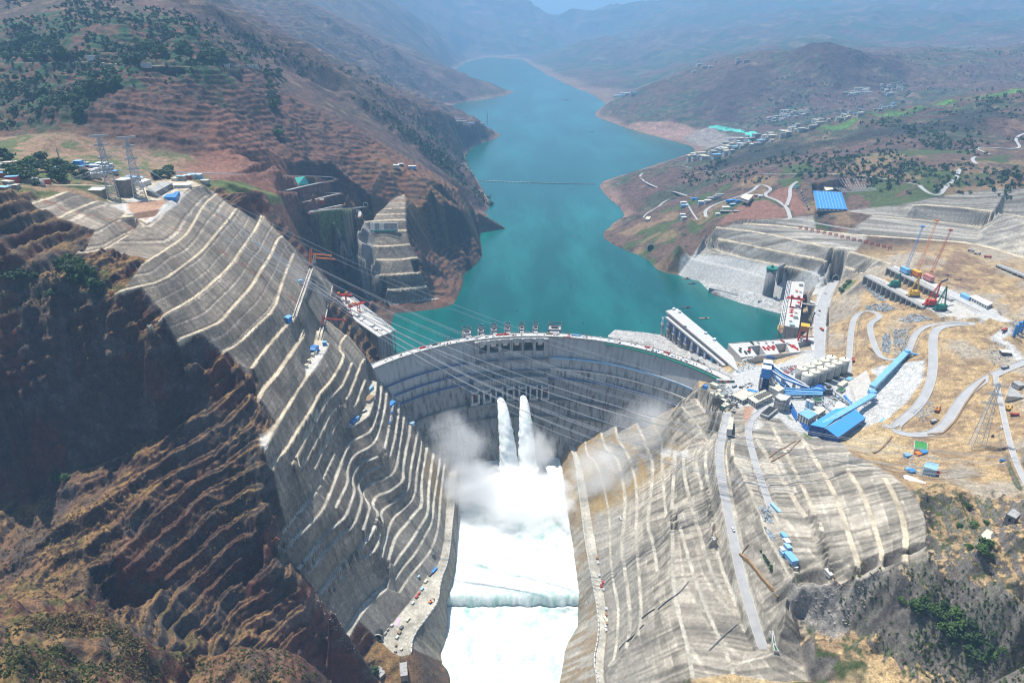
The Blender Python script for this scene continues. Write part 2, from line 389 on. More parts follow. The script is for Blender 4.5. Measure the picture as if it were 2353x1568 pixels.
# near left rock: rim of the cliff, the cliff foot, shelf, lower slopes, foreground hills
natl((268, 262, 240, 225, 205), "150,590 200,650 255,690 300,730 325,756")
natl((205, 190, 172, 165, 150, 139), "330,765 400,790 450,830 510,822 560,850 577,858")
nat("0,700,235 60,680,248 120,670,256 180,690,248 -120,720,240 0,640,262 80,620,268")
ridge("-150,760,742 0,750,735 90,742,738 180,752,730 260,790,722 330,800,724 400,812,732 450,845,738 500,868,742 570,888,744", 12)
ridge("-150,960,700 0,950,705 120,940,708 230,900,702 330,900,710 420,900,716 500,905,722 570,910,728", 12)
ridge("-150,1180,670 0,1165,676 60,1140,680 120,1095,684 200,1060,688 300,1022,692 400,985,700 470,955,706 530,930,716 585,922,724", 12)
natY("-150,1260,610 0,1250,612 0,1330,560 0,1385,505 100,1180,640 100,1270,585 100,1350,530 100,1395,490 200,1120,645 200,1200,602 200,1300,556 200,1385,500 300,1095,650 300,1200,596 300,1300,552 300,1400,512 330,1448,488 400,1050,668 400,1150,628 400,1250,594 400,1350,562 400,1450,520 450,1480,505 500,1000,690 500,1080,660 500,1180,628 500,1280,598 500,1380,570 500,1470,530 560,960,708 560,1050,676 560,1150,642 560,1250,612 560,1350,586 560,1450,556 600,1100,650 605,1200,618 605,1300,590 620,1400,570 640,1470,548 680,1330,600 700,1400,584 690,1480,560 740,1470,590 760,1510,585 650,1290,612")
natY("595,940,722 600,1000,702 -150,1400,480")
line('8', (-60, -80, -110, -140, -170, -190, -204), "-130,920 -70,1060 -30,1180 10,1290 60,1370 130,1440".replace('-130,920 ', '-100,1000 '), 'n')
nat("835,1500,-206 850,1530,-212 880,1550,-216 940,1520,-210 970,1550,-222 1010,1560,-238 830,1560,-214 900,1600,-226 1000,1620,-245")
natl((128, 120, 112, 108, 100, 92, 80, 60), "-140,1395 0,1402 100,1408 180,1396 240,1400 290,1430 330,1455 352,1520 360,1600", step=10)
nat("0,1450,140 100,1470,140 200,1460,125 0,1568,165 150,1568,150 260,1540,118 300,1500,100 -150,1568,170 330,1568,90 100,1660,175 300,1660,120")
natl((20, 30, 36, 34, 20, -5, -50), "366,1530 400,1500 480,1486 560,1480 640,1492 720,1530 790,1590", step=10)
nat("400,1568,45 500,1540,52 600,1540,48 680,1560,30 560,1640,60 450,1640,70 700,1640,30")
wpts("-300,600,-140 -220,560,-170 -400,520,-100 -250,500,-150 -330,470,-60 -150,480,-210 -120,400,-230")
# shore behind the dam
nat("1396,772,-49 1415,757,-48 1480,763,-48 1530,770,-49 1500,790,-42 1560,800,-40 1600,850,-20 1520,810,-40")
line('A', (40, 20, 0, -20, -52), "1160,60 1250,90 1330,130 1400,200 1480,330", 'n')
nat("860,800,-30 900,810,-60 810,735,0 790,720,-10 770,700,20")
line('H', (0, 0, 0, 0, 0), "1740,980 1700,700 1640,470 1700,250 1860,120", 'p')
line('H', (-52, -52, -52, -50), "1700,900 1600,700 1560,450 1380,330", 'n')
line('H', (-52, -52, -52), "700,960 1000,960 1500,900", 'n')
# frame of far outer points
wpts("-16000,30000,900 20000,30000,900 0,32000,400 -1500,200,300 1500,200,150 0,200,-240 -60,400,-272 60,400,-272 0,700,-272 0,1000,-272 60,1080,-272 -2500,1500,650 -4000,4000,900 -9000,9000,1100 -14000,16000,1300 2500,1200,320 5000,3000,650 9000,6000,900 15000,12000,1300 20000,20000,1200 -1200,700,300 1000,500,150 250,350,-120 140,350,-210")
# ------------------------------------------------------------------ triangulate the survey and sample it on grids
_pts = np.array(PTS, float)
_key = {}
keep = []
for i, p in enumerate(_pts):
    k = (round(p[0] / 1.2), round(p[1] / 1.2))
    if k in _key:
        continue
    _key[k] = i
    keep.append(i)
_pts = _pts[keep]
_kind = [KIND[i] for i in keep]
_bid = np.array([BID[i] for i in keep])
res = delaunay_2d_cdt([Vector((p[0], p[1])) for p in _pts], [], [], 0, 1e-5, True)
TV = np.array([(v[0], v[1]) for v in res[0]])
_orig = [o[0] if o else -1 for o in res[3]]
TZ = np.array([_pts[o][2] if o >= 0 else 0 for o in _orig])
TK = np.array([1 if (o >= 0 and _kind[o] in 'ep') else 0 for o in _orig])
TP = np.array([1 if (o >= 0 and _kind[o] == 'p') else 0 for o in _orig])
TB = np.array([_bid[o] if o >= 0 else -1 for o in _orig])
TRI = np.array([f for f in res[2] if len(f) == 3])


class Tile:
    def __init__(s, x0, x1, y0, y1, d):
        s.x0, s.y0, s.d = x0, y0, d
        s.nx = int(round((x1 - x0) / d)) + 1
        s.ny = int(round((y1 - y0) / d)) + 1
        s.x1 = x0 + (s.nx - 1) * d
        s.y1 = y0 + (s.ny - 1) * d
        s.z = np.full((s.ny, s.nx), -60.0)
        s.e = np.zeros((s.ny, s.nx), np.float32)
        s.f = np.zeros((s.ny, s.nx), np.float32)
        s.raster()
        xs = x0 + np.arange(s.nx) * d
        ys = y0 + np.arange(s.ny) * d
        s.X, s.Y = np.meshgrid(xs, ys)

    def raster(s):
        A = TV[TRI[:, 0]]; B = TV[TRI[:, 1]]; Cc = TV[TRI[:, 2]]
        mn = np.minimum(np.minimum(A, B), Cc); mx = np.maximum(np.maximum(A, B), Cc)
        i0 = np.clip(np.ceil((mn[:, 0] - s.x0) / s.d - 1e-6), 0, s.nx).astype(int)
        i1 = np.clip(np.floor((mx[:, 0] - s.x0) / s.d + 1e-6) + 1, 0, s.nx).astype(int)
        j0 = np.clip(np.ceil((mn[:, 1] - s.y0) / s.d - 1e-6), 0, s.ny).astype(int)
        j1 = np.clip(np.floor((mx[:, 1] - s.y0) / s.d + 1e-6) + 1, 0, s.ny).astype(int)
        e3 = (TK[TRI].min(1) == 1)
        p3 = (TP[TRI].min(1) == 1)
        zr = TZ[TRI].max(1) - TZ[TRI].min(1)
        b3 = (TB[TRI[:, 0]] == TB[TRI[:, 1]]) & (TB[TRI[:, 1]] == TB[TRI[:, 2]]) & (TB[TRI[:, 0]] > 0) & (zr < 4)
        mxl = (mx - mn).max(1)
        e3 = e3 & (mxl < 160)
        for k in range(len(TRI)):
            if i1[k] <= i0[k] or j1[k] <= j0[k]:
                continue
            a, b, c = A[k], B[k], Cc[k]
            det = (b[1] - c[1]) * (a[0] - c[0]) + (c[0] - b[0]) * (a[1] - c[1])
            if abs(det) < 1e-9:
                continue
            gx = s.x0 + np.arange(i0[k], i1[k]) * s.d - c[0]
            gy = (s.y0 + np.arange(j0[k], j1[k]) * s.d - c[1])[:, None]
            l0 = ((b[1] - c[1]) * gx + (c[0] - b[0]) * gy) / det
            l1 = ((c[1] - a[1]) * gx + (a[0] - c[0]) * gy) / det
            l2 = 1 - l0 - l1
            m = (l0 >= -1e-6) & (l1 >= -1e-6) & (l2 >= -1e-6)
            if not m.any():
                continue
            t = TRI[k]
            zz = l0 * TZ[t[0]] + l1 * TZ[t[1]] + l2 * TZ[t[2]]
            sl = (slice(j0[k], j1[k]), slice(i0[k], i1[k]))
            s.z[sl][m] = zz[m]
            s.e[sl][m] = 2.0 if p3[k] else (1.0 if e3[k] else 0.0)
            s.f[sl][m] = 1.0 if b3[k] else 0.0

    def inside(s, x, y):
        return (x >= s.x0) & (x <= s.x1) & (y >= s.y0) & (y <= s.y1)

    def sample(s, x, y):
        u = np.clip((np.asarray(x) - s.x0) / s.d, 0, s.nx - 1.001)
        v = np.clip((np.asarray(y) - s.y0) / s.d, 0, s.ny - 1.001)
        i = u.astype(int); j = v.astype(int)
        u = u - i; v = v - j
        z = s.z
        return (z[j, i] * (1 - u) * (1 - v) + z[j, i + 1] * u * (1 - v) + z[j + 1, i] * (1 - u) * v + z[j + 1, i + 1] * u * v)


def blur(a, n):
    for _ in range(n):
        b = a.copy()
        b[1:-1] = (a[:-2] + 2 * a[1:-1] + a[2:]) / 4
        a = b.copy()
        a[:, 1:-1] = (b[:, :-2] + 2 * b[:, 1:-1] + b[:, 2:]) / 4
    return a


def vnoise(x, y, seed=0):
    xi = np.floor(x).astype(np.int64); yi = np.floor(y).astype(np.int64)
    fx = x - xi; fy = y - yi
    fx = fx * fx * (3 - 2 * fx); fy = fy * fy * (3 - 2 * fy)

    def h(a, b):
        n = (a * 374761393 + b * 668265263 + seed * 974634777) & 0xffffffff
        n = ((n ^ (n >> 13)) * 1274126177) & 0xffffffff
        n = n ^ (n >> 16)
        return (n & 0xffff) / 65535.0
    return (h(xi, yi) * (1 - fx) * (1 - fy) + h(xi + 1, yi) * fx * (1 - fy) + h(xi, yi + 1) * (1 - fx) * fy + h(xi + 1, yi + 1) * fx * fy)


def fbm(x, y, sc, octv=4, seed=0, gain=.5):
    r = 0; a = 1; t = 0
    for o in range(octv):
        r = r + a * vnoise(x / sc + 17.3 * o, y / sc - 9.1 * o, seed + o)
        t += a; a *= gain; sc /= 2.03
    return r / t


def ridged(x, y, sc, octv=4, seed=0):
    r = 0; a = 1; t = 0
    for o in range(octv):
        r = r + a * (1 - np.abs(2 * vnoise(x / sc + 7.7 * o, y / sc + 3.9 * o, seed + o) - 1))
        t += a; a *= .5; sc /= 2.1
    return r / t


def sstep(a, b, x):
    t = np.clip((x - a) / (b - a), 0, 1)
    return t * t * (3 - 2 * t)


fine = Tile(-560, 620, 420, 1320, 1.1)
near = Tile(-960, 1260, 280, 2060, 2.2)
west = Tile(-2300, -952, 1000, 2060, 5.0)
east = Tile(1252, 2300, 1000, 2060, 5.0)
mid = Tile(-3700, 4400, 2046, 5640, 8.0)
far = Tile(-13000, 17000, 5600, 27500, 42.0)
TILES = [fine, near, west, east, mid, far]


def dry(t):
    # keep relief away from the water line so that the shore stays where it was surveyed
    return np.where(t.Y < 1180, 1.0, sstep(-50, -30, t.z))


def strata(z, step, amt, wob):
    q = (z + wob) / step
    fl = np.floor(q)
    fr = q - fl
    hh = .45 + 1.1 * vnoise(fl * 3.7, wob / 9.0, 77)
    return step * amt * hh * (sstep(.25, .8, fr) - fr)


# relief
def relief(t):
    nb_ = int(round(5 * (2.2 / t.d) ** 2)) if t.d < 3 else 2
    nw = blur((t.e < .5).astype(np.float32), nb_)
    nw = np.clip(nw * 1.4 - .4, 0, 1)
    t.nw = nw
    t.z = t.z * (t.e >= .5) + blur(t.z, 10 if t.d < 2 else 3) * (t.e < .5)
    X, Y = t.X, t.Y
    pl_right = sstep(120, 220, X) * sstep(1500, 1350, Y)          # gentle brown hills of the right bank
    gully = sstep(40, -20, np.abs((X - 430) * .75 + (Y - 560) * .66 - 0) - 90) * pl_right * sstep(680, 600, Y)
    leftrock = sstep(-120, -260, X) * sstep(1250, 1100, Y)
    pen = sstep(-420, -380, X) * sstep(60, 20, X) * sstep(1380, 1420, Y)
    leftmt = sstep(1250, 1400, Y) * sstep(-330, -420, X)
    rghfar = sstep(200, 300, X) * sstep(1450, 1600, Y)
    amp = 3.0 * pl_right + 46 * gully + 30 * leftrock + 16 * pen + 32 * leftmt + 9 * rghfar
    rd = ridged(X, Y, 95, 6, 3) - .62
    rd2 = ridged(X * .55 + Y * .3, Y - X * .25, 34, 4, 8) - .6
    d = amp * rd * 1.2 + (amp * .42) * rd2 + np.minimum(amp, 8) * .22 * (fbm(X, Y, 9, 2, 5) - .5)
    # oblique rock strata on the near left wall, flat lying strata further off
    wob = -.46 * X + .04 * Y + 30 * fbm(X, Y, 150, 3, 4) + 13 * fbm(X, Y, 42, 3, 14)
    st = (strata(t.z + d, 21, .72, wob) * (.35 + .9 * vnoise(X / 60, Y / 60, 48)) + strata(t.z + d, 7, .7, wob * 1.04 + 9)) * leftrock
    d = d + leftrock * 6.5 * (ridged(X * .8 - Y * .5, X * .4 + Y * .7, 15, 4, 33) - .6) + (leftrock + gully) * 2.4 * (ridged(X * 1.5, Y * .8, 6, 2, 35) - .6)
    st = st + strata(t.z + d, 11, .42, .10 * X + .03 * Y + 16 * fbm(X, Y, 45, 3, 19) + 10 * fbm(X, Y, 200, 2, 9)) * np.clip(leftmt + pen, 0, 1)
    st = st + strata(t.z + d, 11, .4, .5 * X - .3 * Y + 22 * fbm(X, Y, 60, 3, 44)) * gully
    vil = sstep(1330, 1290, Y) * sstep(900, 950, Y) * sstep(-440, -500, X) * sstep(270, 285, t.z)   # level village terrace
    d = (d + st) * nw * dry(t) * (1 - .93 * vil) * sstep(2060, 1930, Y)
    below = np.maximum(sstep(-246, -225, t.z), (np.abs(X) > 150) * 1.0)
    t.z = t.z + d * np.where(Y < 1180, below, 1)
    # rough rock on the excavated faces
    ef = (t.e == 1) & (t.f < .5)
    t.efm = blur(ef.astype(np.float32), 1)
    t.ef = ef
    t.z = t.z + t.efm * (ridged(X, Y, 14, 4, 21) - .6) * 1.5


for t in (fine, near, west, east):
    relief(t)
t = mid
t.e = (t.e >= .5).astype(np.float32)
X, Y = t.X, t.Y
t.z = blur(t.z, 2)
mt = sstep(150, -150, X)
def mid_noise(X, Y):
    mt = sstep(150, -150, X)
    return ((60 + 45 * mt) * (ridged(X, Y, 360, 6, 31) - .62) + (12 + 10 * mt) * (ridged(X, Y, 70, 4, 37) - .6)) * sstep(2050, 2450, Y)


d = mid_noise(X, Y)
d = d + strata(t.z + d, 16, .55, .05 * X + 40 * fbm(X, Y, 300, 3, 9)) * mt * sstep(2050, 2450, Y)
townm = sstep(160, 60, np.abs((Y - 3300) - .35 * (X - 900))) * sstep(600, 700, X) * sstep(60, 20, t.z)
zn = t.z + d * sstep(-50, -15, t.z) * (1 - .9 * townm)
t.z = np.where(t.z > -49, np.maximum(zn, np.minimum(t.z, -43)), zn)
t.nw = np.ones_like(t.z)
t = far
X, Y = t.X, t.Y
t.z = blur(t.z, 2)
fw = sstep(5700, 8800, Y)
d = (330 * (ridged(X, Y, 1500, 6, 51) - .62) + 110 * (ridged(X, Y, 420, 4, 55) - .6)) * fw + mid_noise(X, Y) * (1 - fw)
zn = t.z + d * sstep(-50, 120, t.z)
t.z = np.where(t.z > -49, np.maximum(zn, np.minimum(t.z, -40)), zn)
t.nw = np.ones_like(t.z)


def H(x, y):
    x = np.asarray(x, float); y = np.asarray(y, float)
    z = far.sample(x, y)
    z = np.where(mid.inside(x, y), mid.sample(x, y), z)
    for q in (west, east, near, fine):
        z = np.where(q.inside(x, y), q.sample(x, y), z)
    return z


_YY = np.concatenate([np.arange(285, 2100, 2.0), np.geomspace(2100, 27000, 900)])


def hit(c, x, y):
    """where the line of sight through a survey point meets the ground"""
    x, y = px(c, x, y)
    a, f, dd = ray(x, y)
    s = _YY / f
    hz = CAM_H + dd * s
    g = H(a * s, _YY)
    below_ = hz < g
    if below_.any():
        k = int(np.argmax(below_))
        if k > 0:
            e0 = hz[k - 1] - g[k - 1]; e1 = hz[k] - g[k]
            q = e0 / (e0 - e1 + 1e-9)
            Yh = _YY[k - 1] + q * (_YY[k] - _YY[k - 1])
        else:
            Yh = _YY[0]
    else:
        Yh = 27000
    s = Yh / f
    return Vector((a * s, Yh, float(H(a * s, Yh))))


def carve(t, pts, hw, blend=5.0, lift=0.0):
    for q in ((fine, near, west, east) if t is near else (t,)):
        carve1(q, pts, hw, blend, lift)


def carve1(t, pts, hw, blend, lift):
    """grade the ground under a road or a pad to the given centre line (x, y, z)"""
    P = np.array(densify([tuple(p) for p in pts], t.d))
    R_ = hw + blend
    best = np.full(t.z.shape, 1e9); zz = np.zeros(t.z.shape)
    n = int(R_ / t.d) + 2
    for p in P:
        if not (t.x0 < p[0] < t.x1 and t.y0 < p[1] < t.y1):
            continue
        i = int((p[0] - t.x0) / t.d); j = int((p[1] - t.y0) / t.d)
        sl = (slice(max(0, j - n), j + n + 1), slice(max(0, i - n), i + n + 1))
        dd = np.hypot(t.X[sl] - p[0], t.Y[sl] - p[1])
        m = dd < best[sl]
        best[sl][m] = dd[m]; zz[sl][m] = p[2]
    w = 1 - sstep(hw + t.d * .7, R_ + t.d * .7, best)
    w[best > 1e8] = 0
    t.z = t.z * (1 - w) + (zz + lift) * w
    return w


def in_poly(X, Y, poly):
    m = np.zeros(X.shape, bool)
    n = len(poly)
    j = n - 1
    for i in range(n):
        xi, yi = poly[i][0], poly[i][1]; xj, yj = poly[j][0], poly[j][1]
        c = ((yi > Y) != (yj > Y)) & (X < (xj - xi) * (Y - yi) / (yj - yi + 1e-12) + xi)
        m ^= c
        j = i
    return m


def gpoly(c, t):
    return [tuple(hit(c, a, b)) for a, b in nums(t)]


def pad(c, t, z=None, blend=2):
    """level a building pad"""
    poly = [W(*px(c, a, b), z) for a, b in nums(t)] if z is not None else gpoly(c, t)
    zz = z if z is not None else float(np.mean([p[2] for p in poly]))
    for tt in (fine, near):
        m = blur(in_poly(tt.X, tt.Y, poly).astype(np.float32), blend if tt is near else blend * 3)
        tt.z = tt.z * (1 - m) + zz * m
    return poly, zz
# ------------------------------------------------------------------ roads and level pads
ROADS = []      # name, centre line points, half width


def road(name, c, t, w, blend=5, z=None, smooth=8, tile=None):
    v = nums(t)
    if z is not None:
        zs = np.interp(np.linspace(0, 1, len(v)), np.linspace(0, 1, len(z)), z)
        pl = [W(*px(c, a, b), q) for (a, b), q in zip(v, zs)]
    else:
        pl = [tuple(hit(c, a, b)) for a, b in v]
    pl = np.array(densify(smooth_line(pl, 2), 5))
    for _ in range(smooth):
        pl[1:-1] = (pl[:-2] + 2 * pl[1:-1] + pl[2:]) / 4
    if tile is None:
        tile = near
    carve(tile, pl, w / 2 + 1.0, blend)
    ROADS.append((name, pl, w / 2, tile))
    return pl


VEG, PAINT = [], []
# level the plant yard
pad('D', "1665,868 1690,858 1702,822 1735,838 1850,838 1868,805 1868,720 1880,662 1925,640 1905,700 1893,800 1893,862 1945,862 1975,985 1930,1005 1850,1005 1815,985 1790,960 1745,955 1700,935 1668,905", 0.0, 1)
pad('H', "695,893 1480,832 1700,818 1722,975 852,1056", -62.0, 1)
pad('3', "885,1296 1100,1302 1140,1432 912,1432", 112.5, 1)
# roads of the right bank
road('road', 'D', "1885,868 1884,830 1882,780 1882,730 1890,690 1912,655 1918,643", 17, z=[0, 0, 0, 0, 0, 1, 2])
road('road', 'D', "1948,858 1950,820 1953,780 1957,745 1966,722 1985,712 2010,716 2024,724 2018,733 2000,738 1996,750 2002,775 2012,805 2022,822 2040,828 2072,826 2086,812 2092,790 2102,766 2118,750 2150,744 2190,740 2225,742", 9)
road('road', 'D', "2240,744 2200,744 2160,748 2144,760 2142,790 2144,830 2140,870 2125,910 2100,945 2070,965 2052,980 2056,992 2080,999 2115,1000 2150,994 2172,976 2186,950 2205,920 2230,892 2270,866 2310,848 2352,832 2400,815", 12)
road('road', 'D', "2286,862 2290,890 2300,930 2310,980 2325,1040 2345,1090 2362,1120", 6)
road('road', 'D', "2060,972 2045,985 2030,975", 8)
road('road', '3', "1620,1265 1660,1310 1720,1335 1770,1335 1780,1290 1830,1250 1880,1210 1885,1160 1910,1150 M".replace(' M', ''), 9)
road('road', '3', "2010,1118 1975,1090 1990,1072 2010,1070", 8)
road('road', '3', "2100,1055 2040,1030 1980,1008 2070,1008 2200,1015 2300,1020 2310,1000 2270,960 2290,930 2340,912", 8, tile=mid)
road('road', '3', "0,1130 200,1178 420,1180 700,1192 900,1178 1200,1195 1420,1225 1620,1260", 5)
road('road', '3', "740,1490 720,1420 690,1395 640,1360 560,1340 570,1310 620,1300 600,1275 540,1255 505,1270 500,1300 420,1330 300,1370 200,1400 155,1440 165,1480", 8)
road('road', '3', "715,1400 740,1340 735,1290 750,1260 790,1240", 8)
road('road', '3', "740,1490 800,1500 1000,1540 1200,1570", 7)
road('road', 'D', "1478,398 1468,403 1480,418 1510,432 1550,441 1580,450 1600,460 M".replace(' M', ''), 7)
road('road', 'D', "1602,505 1590,488 1580,470 1570,458 1545,455 1525,462 1510,478 1485,488 1478,500", 5)
# left bank roads
road('road', '1', "1200,1178 1400,1183 1700,1190 1950,1200 2200,1205 2290,1210 2300,1222 2220,1240 2050,1275 1940,1305 1910,1300", 7, z=None)
road('road', '1', "1905,1308 2060,1310 2220,1315 2320,1318", 4)
road('road', '1', "2060,1380 2180,1350 2320,1318", 5)
road('road', '1', "2100,1445 2200,1425 2334,1395", 5)
road('road', 'F', "170,430 300,405 500,385 640,380 740,370 780,360", 6)
road('road', 'F', "640,380 740,410 720,460 700,490 760,510", 6)
road('path', '1', "0,432 200,430 420,428 540,420 640,425 840,440 1000,450 1300,455 1480,460 1620,470", 6)
road('path', '1', "0,1245 200,1255 400,1265 600,1262 760,1270", 6, tile=near)
# bench roads on the right slope carry a paved strip
road('road', 'C', "945,480 905,690 842,870 862,1100 900,1350 945,1560 1005,1830 1045,2090 1115,2380 1210,2680 1275,2900 1340,3080", 10.5, z=[-3, -10, -18, -26, -34, -41, -52, -61, -70, -78, -84], blend=2)
road('road', 'C', "1370,430 1240,500 1190,600 1160,690 1190,800 1225,960 1330,1280 1430,1560", 8, z=[0, 0, -1, -3, -5, -8, -12, -13], blend=3)

# ------------------------------------------------------------------ materials


def nt(m):
    m.use_nodes = True
    return m.node_tree, m.node_tree.nodes['Principled BSDF']


def terrain_mat(name, fine=.12, bump=.8, amp=.45):
    m = bpy.data.materials.new(name)
    t, b = nt(m)
    N, L = t.nodes, t.links
    at = N.new('ShaderNodeAttribute'); at.attribute_name = 'Col'
    tc = N.new('ShaderNodeTexCoord')
    n1 = N.new('ShaderNodeTexNoise'); n1.inputs['Scale'].default_value = fine; n1.inputs['Detail'].default_value = 7; n1.inputs['Roughness'].default_value = .68
    L.new(tc.outputs['Object'], n1.inputs['Vector'])
    r = N.new('ShaderNodeMapRange'); r.inputs[1].default_value = .3; r.inputs[2].default_value = .7
    r.inputs[3].default_value = 1 - amp; r.inputs[4].default_value = 1 + amp
    L.new(n1.outputs['Fac'], r.inputs[0])
    n2 = N.new('ShaderNodeTexNoise'); n2.inputs['Scale'].default_value = fine * 4.5; n2.inputs['Detail'].default_value = 4; n2.inputs['Roughness'].default_value = .7
    mpp = N.new('ShaderNodeMapping'); mpp.inputs['Scale'].default_value = (1, 1, 2.2); mpp.inputs['Rotation'].default_value = (.35, .25, 0)
    L.new(tc.outputs['Object'], mpp.inputs[0]); L.new(mpp.outputs[0], n2.inputs['Vector'])
    r2 = N.new('ShaderNodeMapRange'); r2.inputs[1].default_value = .35; r2.inputs[2].default_value = .65
    r2.inputs[3].default_value = 1 - amp * 1.1; r2.inputs[4].default_value = 1 + amp * 1.1
    L.new(n2.outputs['Fac'], r2.inputs[0])
    mm_ = N.new('ShaderNodeMath'); mm_.operation = 'MULTIPLY'
    L.new(r.outputs[0], mm_.inputs[0]); L.new(r2.outputs[0], mm_.inputs[1])
    mx = N.new('ShaderNodeVectorMath'); mx.operation = 'SCALE'
    L.new(at.outputs['Color'], mx.inputs[0]); L.new(mm_.outputs[0], mx.inputs['Scale'])
    L.new(mx.outputs[0], b.inputs['Base Color'])
    b.inputs['Roughness'].default_value = .93
    b.inputs['Specular IOR Level'].default_value = .15
    bp = N.new('ShaderNodeBump'); bp.inputs['Strength'].default_value = bump; bp.inputs['Distance'].default_value = .25 / fine
    bp2 = N.new('ShaderNodeBump'); bp2.inputs['Strength'].default_value = bump; bp2.inputs['Distance'].default_value = .10 / fine
    L.new(n1.outputs['Fac'], bp.inputs['Height']); L.new(n2.outputs['Fac'], bp2.inputs['Height']); L.new(bp.outputs[0], bp2.inputs['Normal']); L.new(bp2.outputs[0], b.inputs['Normal'])
    return m


def mat(name, col, rough=.7, metal=0.0, var=.18, scale=.25, dirt=None, spec=.4, bump=0.0):
    """procedural paint / concrete / metal: base colour broken up by noise, with optional streaks of dirt"""
    m = bpy.data.materials.new(name)
    t, b = nt(m)
    N, L = t.nodes, t.links
    tc = N.new('ShaderNodeTexCoord')
    n1 = N.new('ShaderNodeTexNoise'); n1.inputs['Scale'].default_value = scale; n1.inputs['Detail'].default_value = 5; n1.inputs['Roughness'].default_value = .6
    L.new(tc.outputs['Object'], n1.inputs['Vector'])
    r = N.new('ShaderNodeMapRange'); r.inputs[1].default_value = .3; r.inputs[2].default_value = .7
    r.inputs[3].default_value = 1 - var; r.inputs[4].default_value = 1 + var
    L.new(n1.outputs['Fac'], r.inputs[0])
    mx = N.new('ShaderNodeVectorMath'); mx.operation = 'SCALE'
    mx.inputs[0].default_value = col[:3]
    L.new(r.outputs[0], mx.inputs['Scale'])
    out = mx.outputs[0]
    if dirt:
        mp = N.new('ShaderNodeMapping'); mp.inputs['Scale'].default_value = (.35, .35, .02)
        L.new(tc.outputs['Object'], mp.inputs[0])
        n2 = N.new('ShaderNodeTexNoise'); n2.inputs['Scale'].default_value = 1.0; n2.inputs['Detail'].default_value = 4
        L.new(mp.outputs[0], n2.inputs['Vector'])
        r2 = N.new('ShaderNodeMapRange'); r2.inputs[1].default_value = .5; r2.inputs[2].default_value = .72
        L.new(n2.outputs['Fac'], r2.inputs[0])
        mix = N.new('ShaderNodeMix'); mix.data_type = 'RGBA'
        L.new(r2.outputs[0], mix.inputs[0]); L.new(out, mix.inputs[6]); mix.inputs[7].default_value = (*dirt, 1)
        out = mix.outputs[2]
    L.new(out, b.inputs['Base Color'])
    if bump:
        bp = N.new('ShaderNodeBump'); bp.inputs['Strength'].default_value = bump
        L.new(n1.outputs['Fac'], bp.inputs['Height']); L.new(bp.outputs[0], b.inputs['Normal'])
    b.inputs['Roughness'].default_value = rough
    b.inputs['Metallic'].default_value = metal
    b.inputs['Specular IOR Level'].default_value = spec
    return m


M = dict(
    concrete=mat('concrete', (.36, .35, .33), .85, dirt=(.17, .155, .13)),
    concrete_pale=mat('pale concrete', (.52, .51, .48), .85, var=.12),
    concrete_dark=mat('stained concrete', (.25, .245, .24), .85, dirt=(.12, .11, .1)),
    concrete_new=mat('new concrete', (.46, .46, .44), .85, dirt=(.3, .29, .27)),
    asphalt=mat('road paving', (.40, .40, .40), .9, var=.12, scale=.08),
    dust=mat('dusty track', (.50, .45, .36), .95, var=.15, scale=.08),
    white=mat('white paint', (.74, .74, .72), .6, var=.07),
    offwhite=mat('weathered white wall', (.58, .57, .53), .8, var=.12, dirt=(.4, .38, .34)),
    blue=mat('blue sheet metal', (.045, .24, .62), .45, var=.1),
    blue_pale=mat('faded blue sheet metal', (.20, .45, .74), .5, var=.14),
    blue_deep=mat('deep blue paint', (.02, .075, .26), .5),
    lightblue=mat('light blue cladding', (.30, .50, .68), .5, var=.1),
    red=mat('red paint', (.62, .045, .02), .45, var=.12),
    redb=mat('red oxide paint', (.42, .06, .035), .55, var=.15),
    orange=mat('orange paint', (.68, .20, .025), .5),
    yellow=mat('yellow paint', (.70, .42, .03), .5),
    pink=mat('faded red cladding', (.62, .25, .22), .6),
    green=mat('green paint', (.015, .20, .14), .5),
    netting=mat('green netting', (.03, .30, .20), .9),
    tealnet=mat('turquoise netting', (.10, .50, .42), .9),
    pond=mat('green pond water', (.03, .13, .05), .15),
    court=mat('green court', (.05, .26, .06), .8),
    steel=mat('galvanised steel', (.50, .52, .54), .45, .4, var=.1),
    steel_dark=mat('dark steel', (.09, .09, .095), .5, .3),
    glass=mat('dark glass', (.03, .04, .05), .1),
    roof_grey=mat('grey roof', (.38, .38, .37), .85, dirt=(.25, .24, .22)),
    roof_tan=mat('cream roof', (.62, .58, .45), .85),
    brick=mat('raw brick wall', (.32, .27, .23), .9, var=.25),
    silo=mat('silo shell', (.40, .41, .38), .7, var=.08, dirt=(.29, .285, .26)),
    silo_top=mat('silo roof', (.64, .61, .48), .8),
    rubber=mat('rubber', (.03, .03, .03), .8),
    wire=mat('cable', (.42, .43, .45), .5, .0, var=.05),
    leaf=mat('leaves', (.045, .085, .032), .8, var=.5, scale=1.2),
    leaf2=mat('pale leaves', (.07, .13, .03), .8, var=.5, scale=1.2),
    bark=mat('bark', (.10, .075, .055), .9),
    timber=mat('timber', (.30, .20, .11), .85),
)

# ------------------------------------------------------------------ ground colour (surface colours, plus painted shade in the right gully)


def lerp(a, b, w):
    return a * (1 - w[..., None]) + np.array(b, np.float32) * w[..., None]


def slope_of(t):
    gy, gx = np.gradient(t.z, t.d)
    return np.hypot(gx, gy)


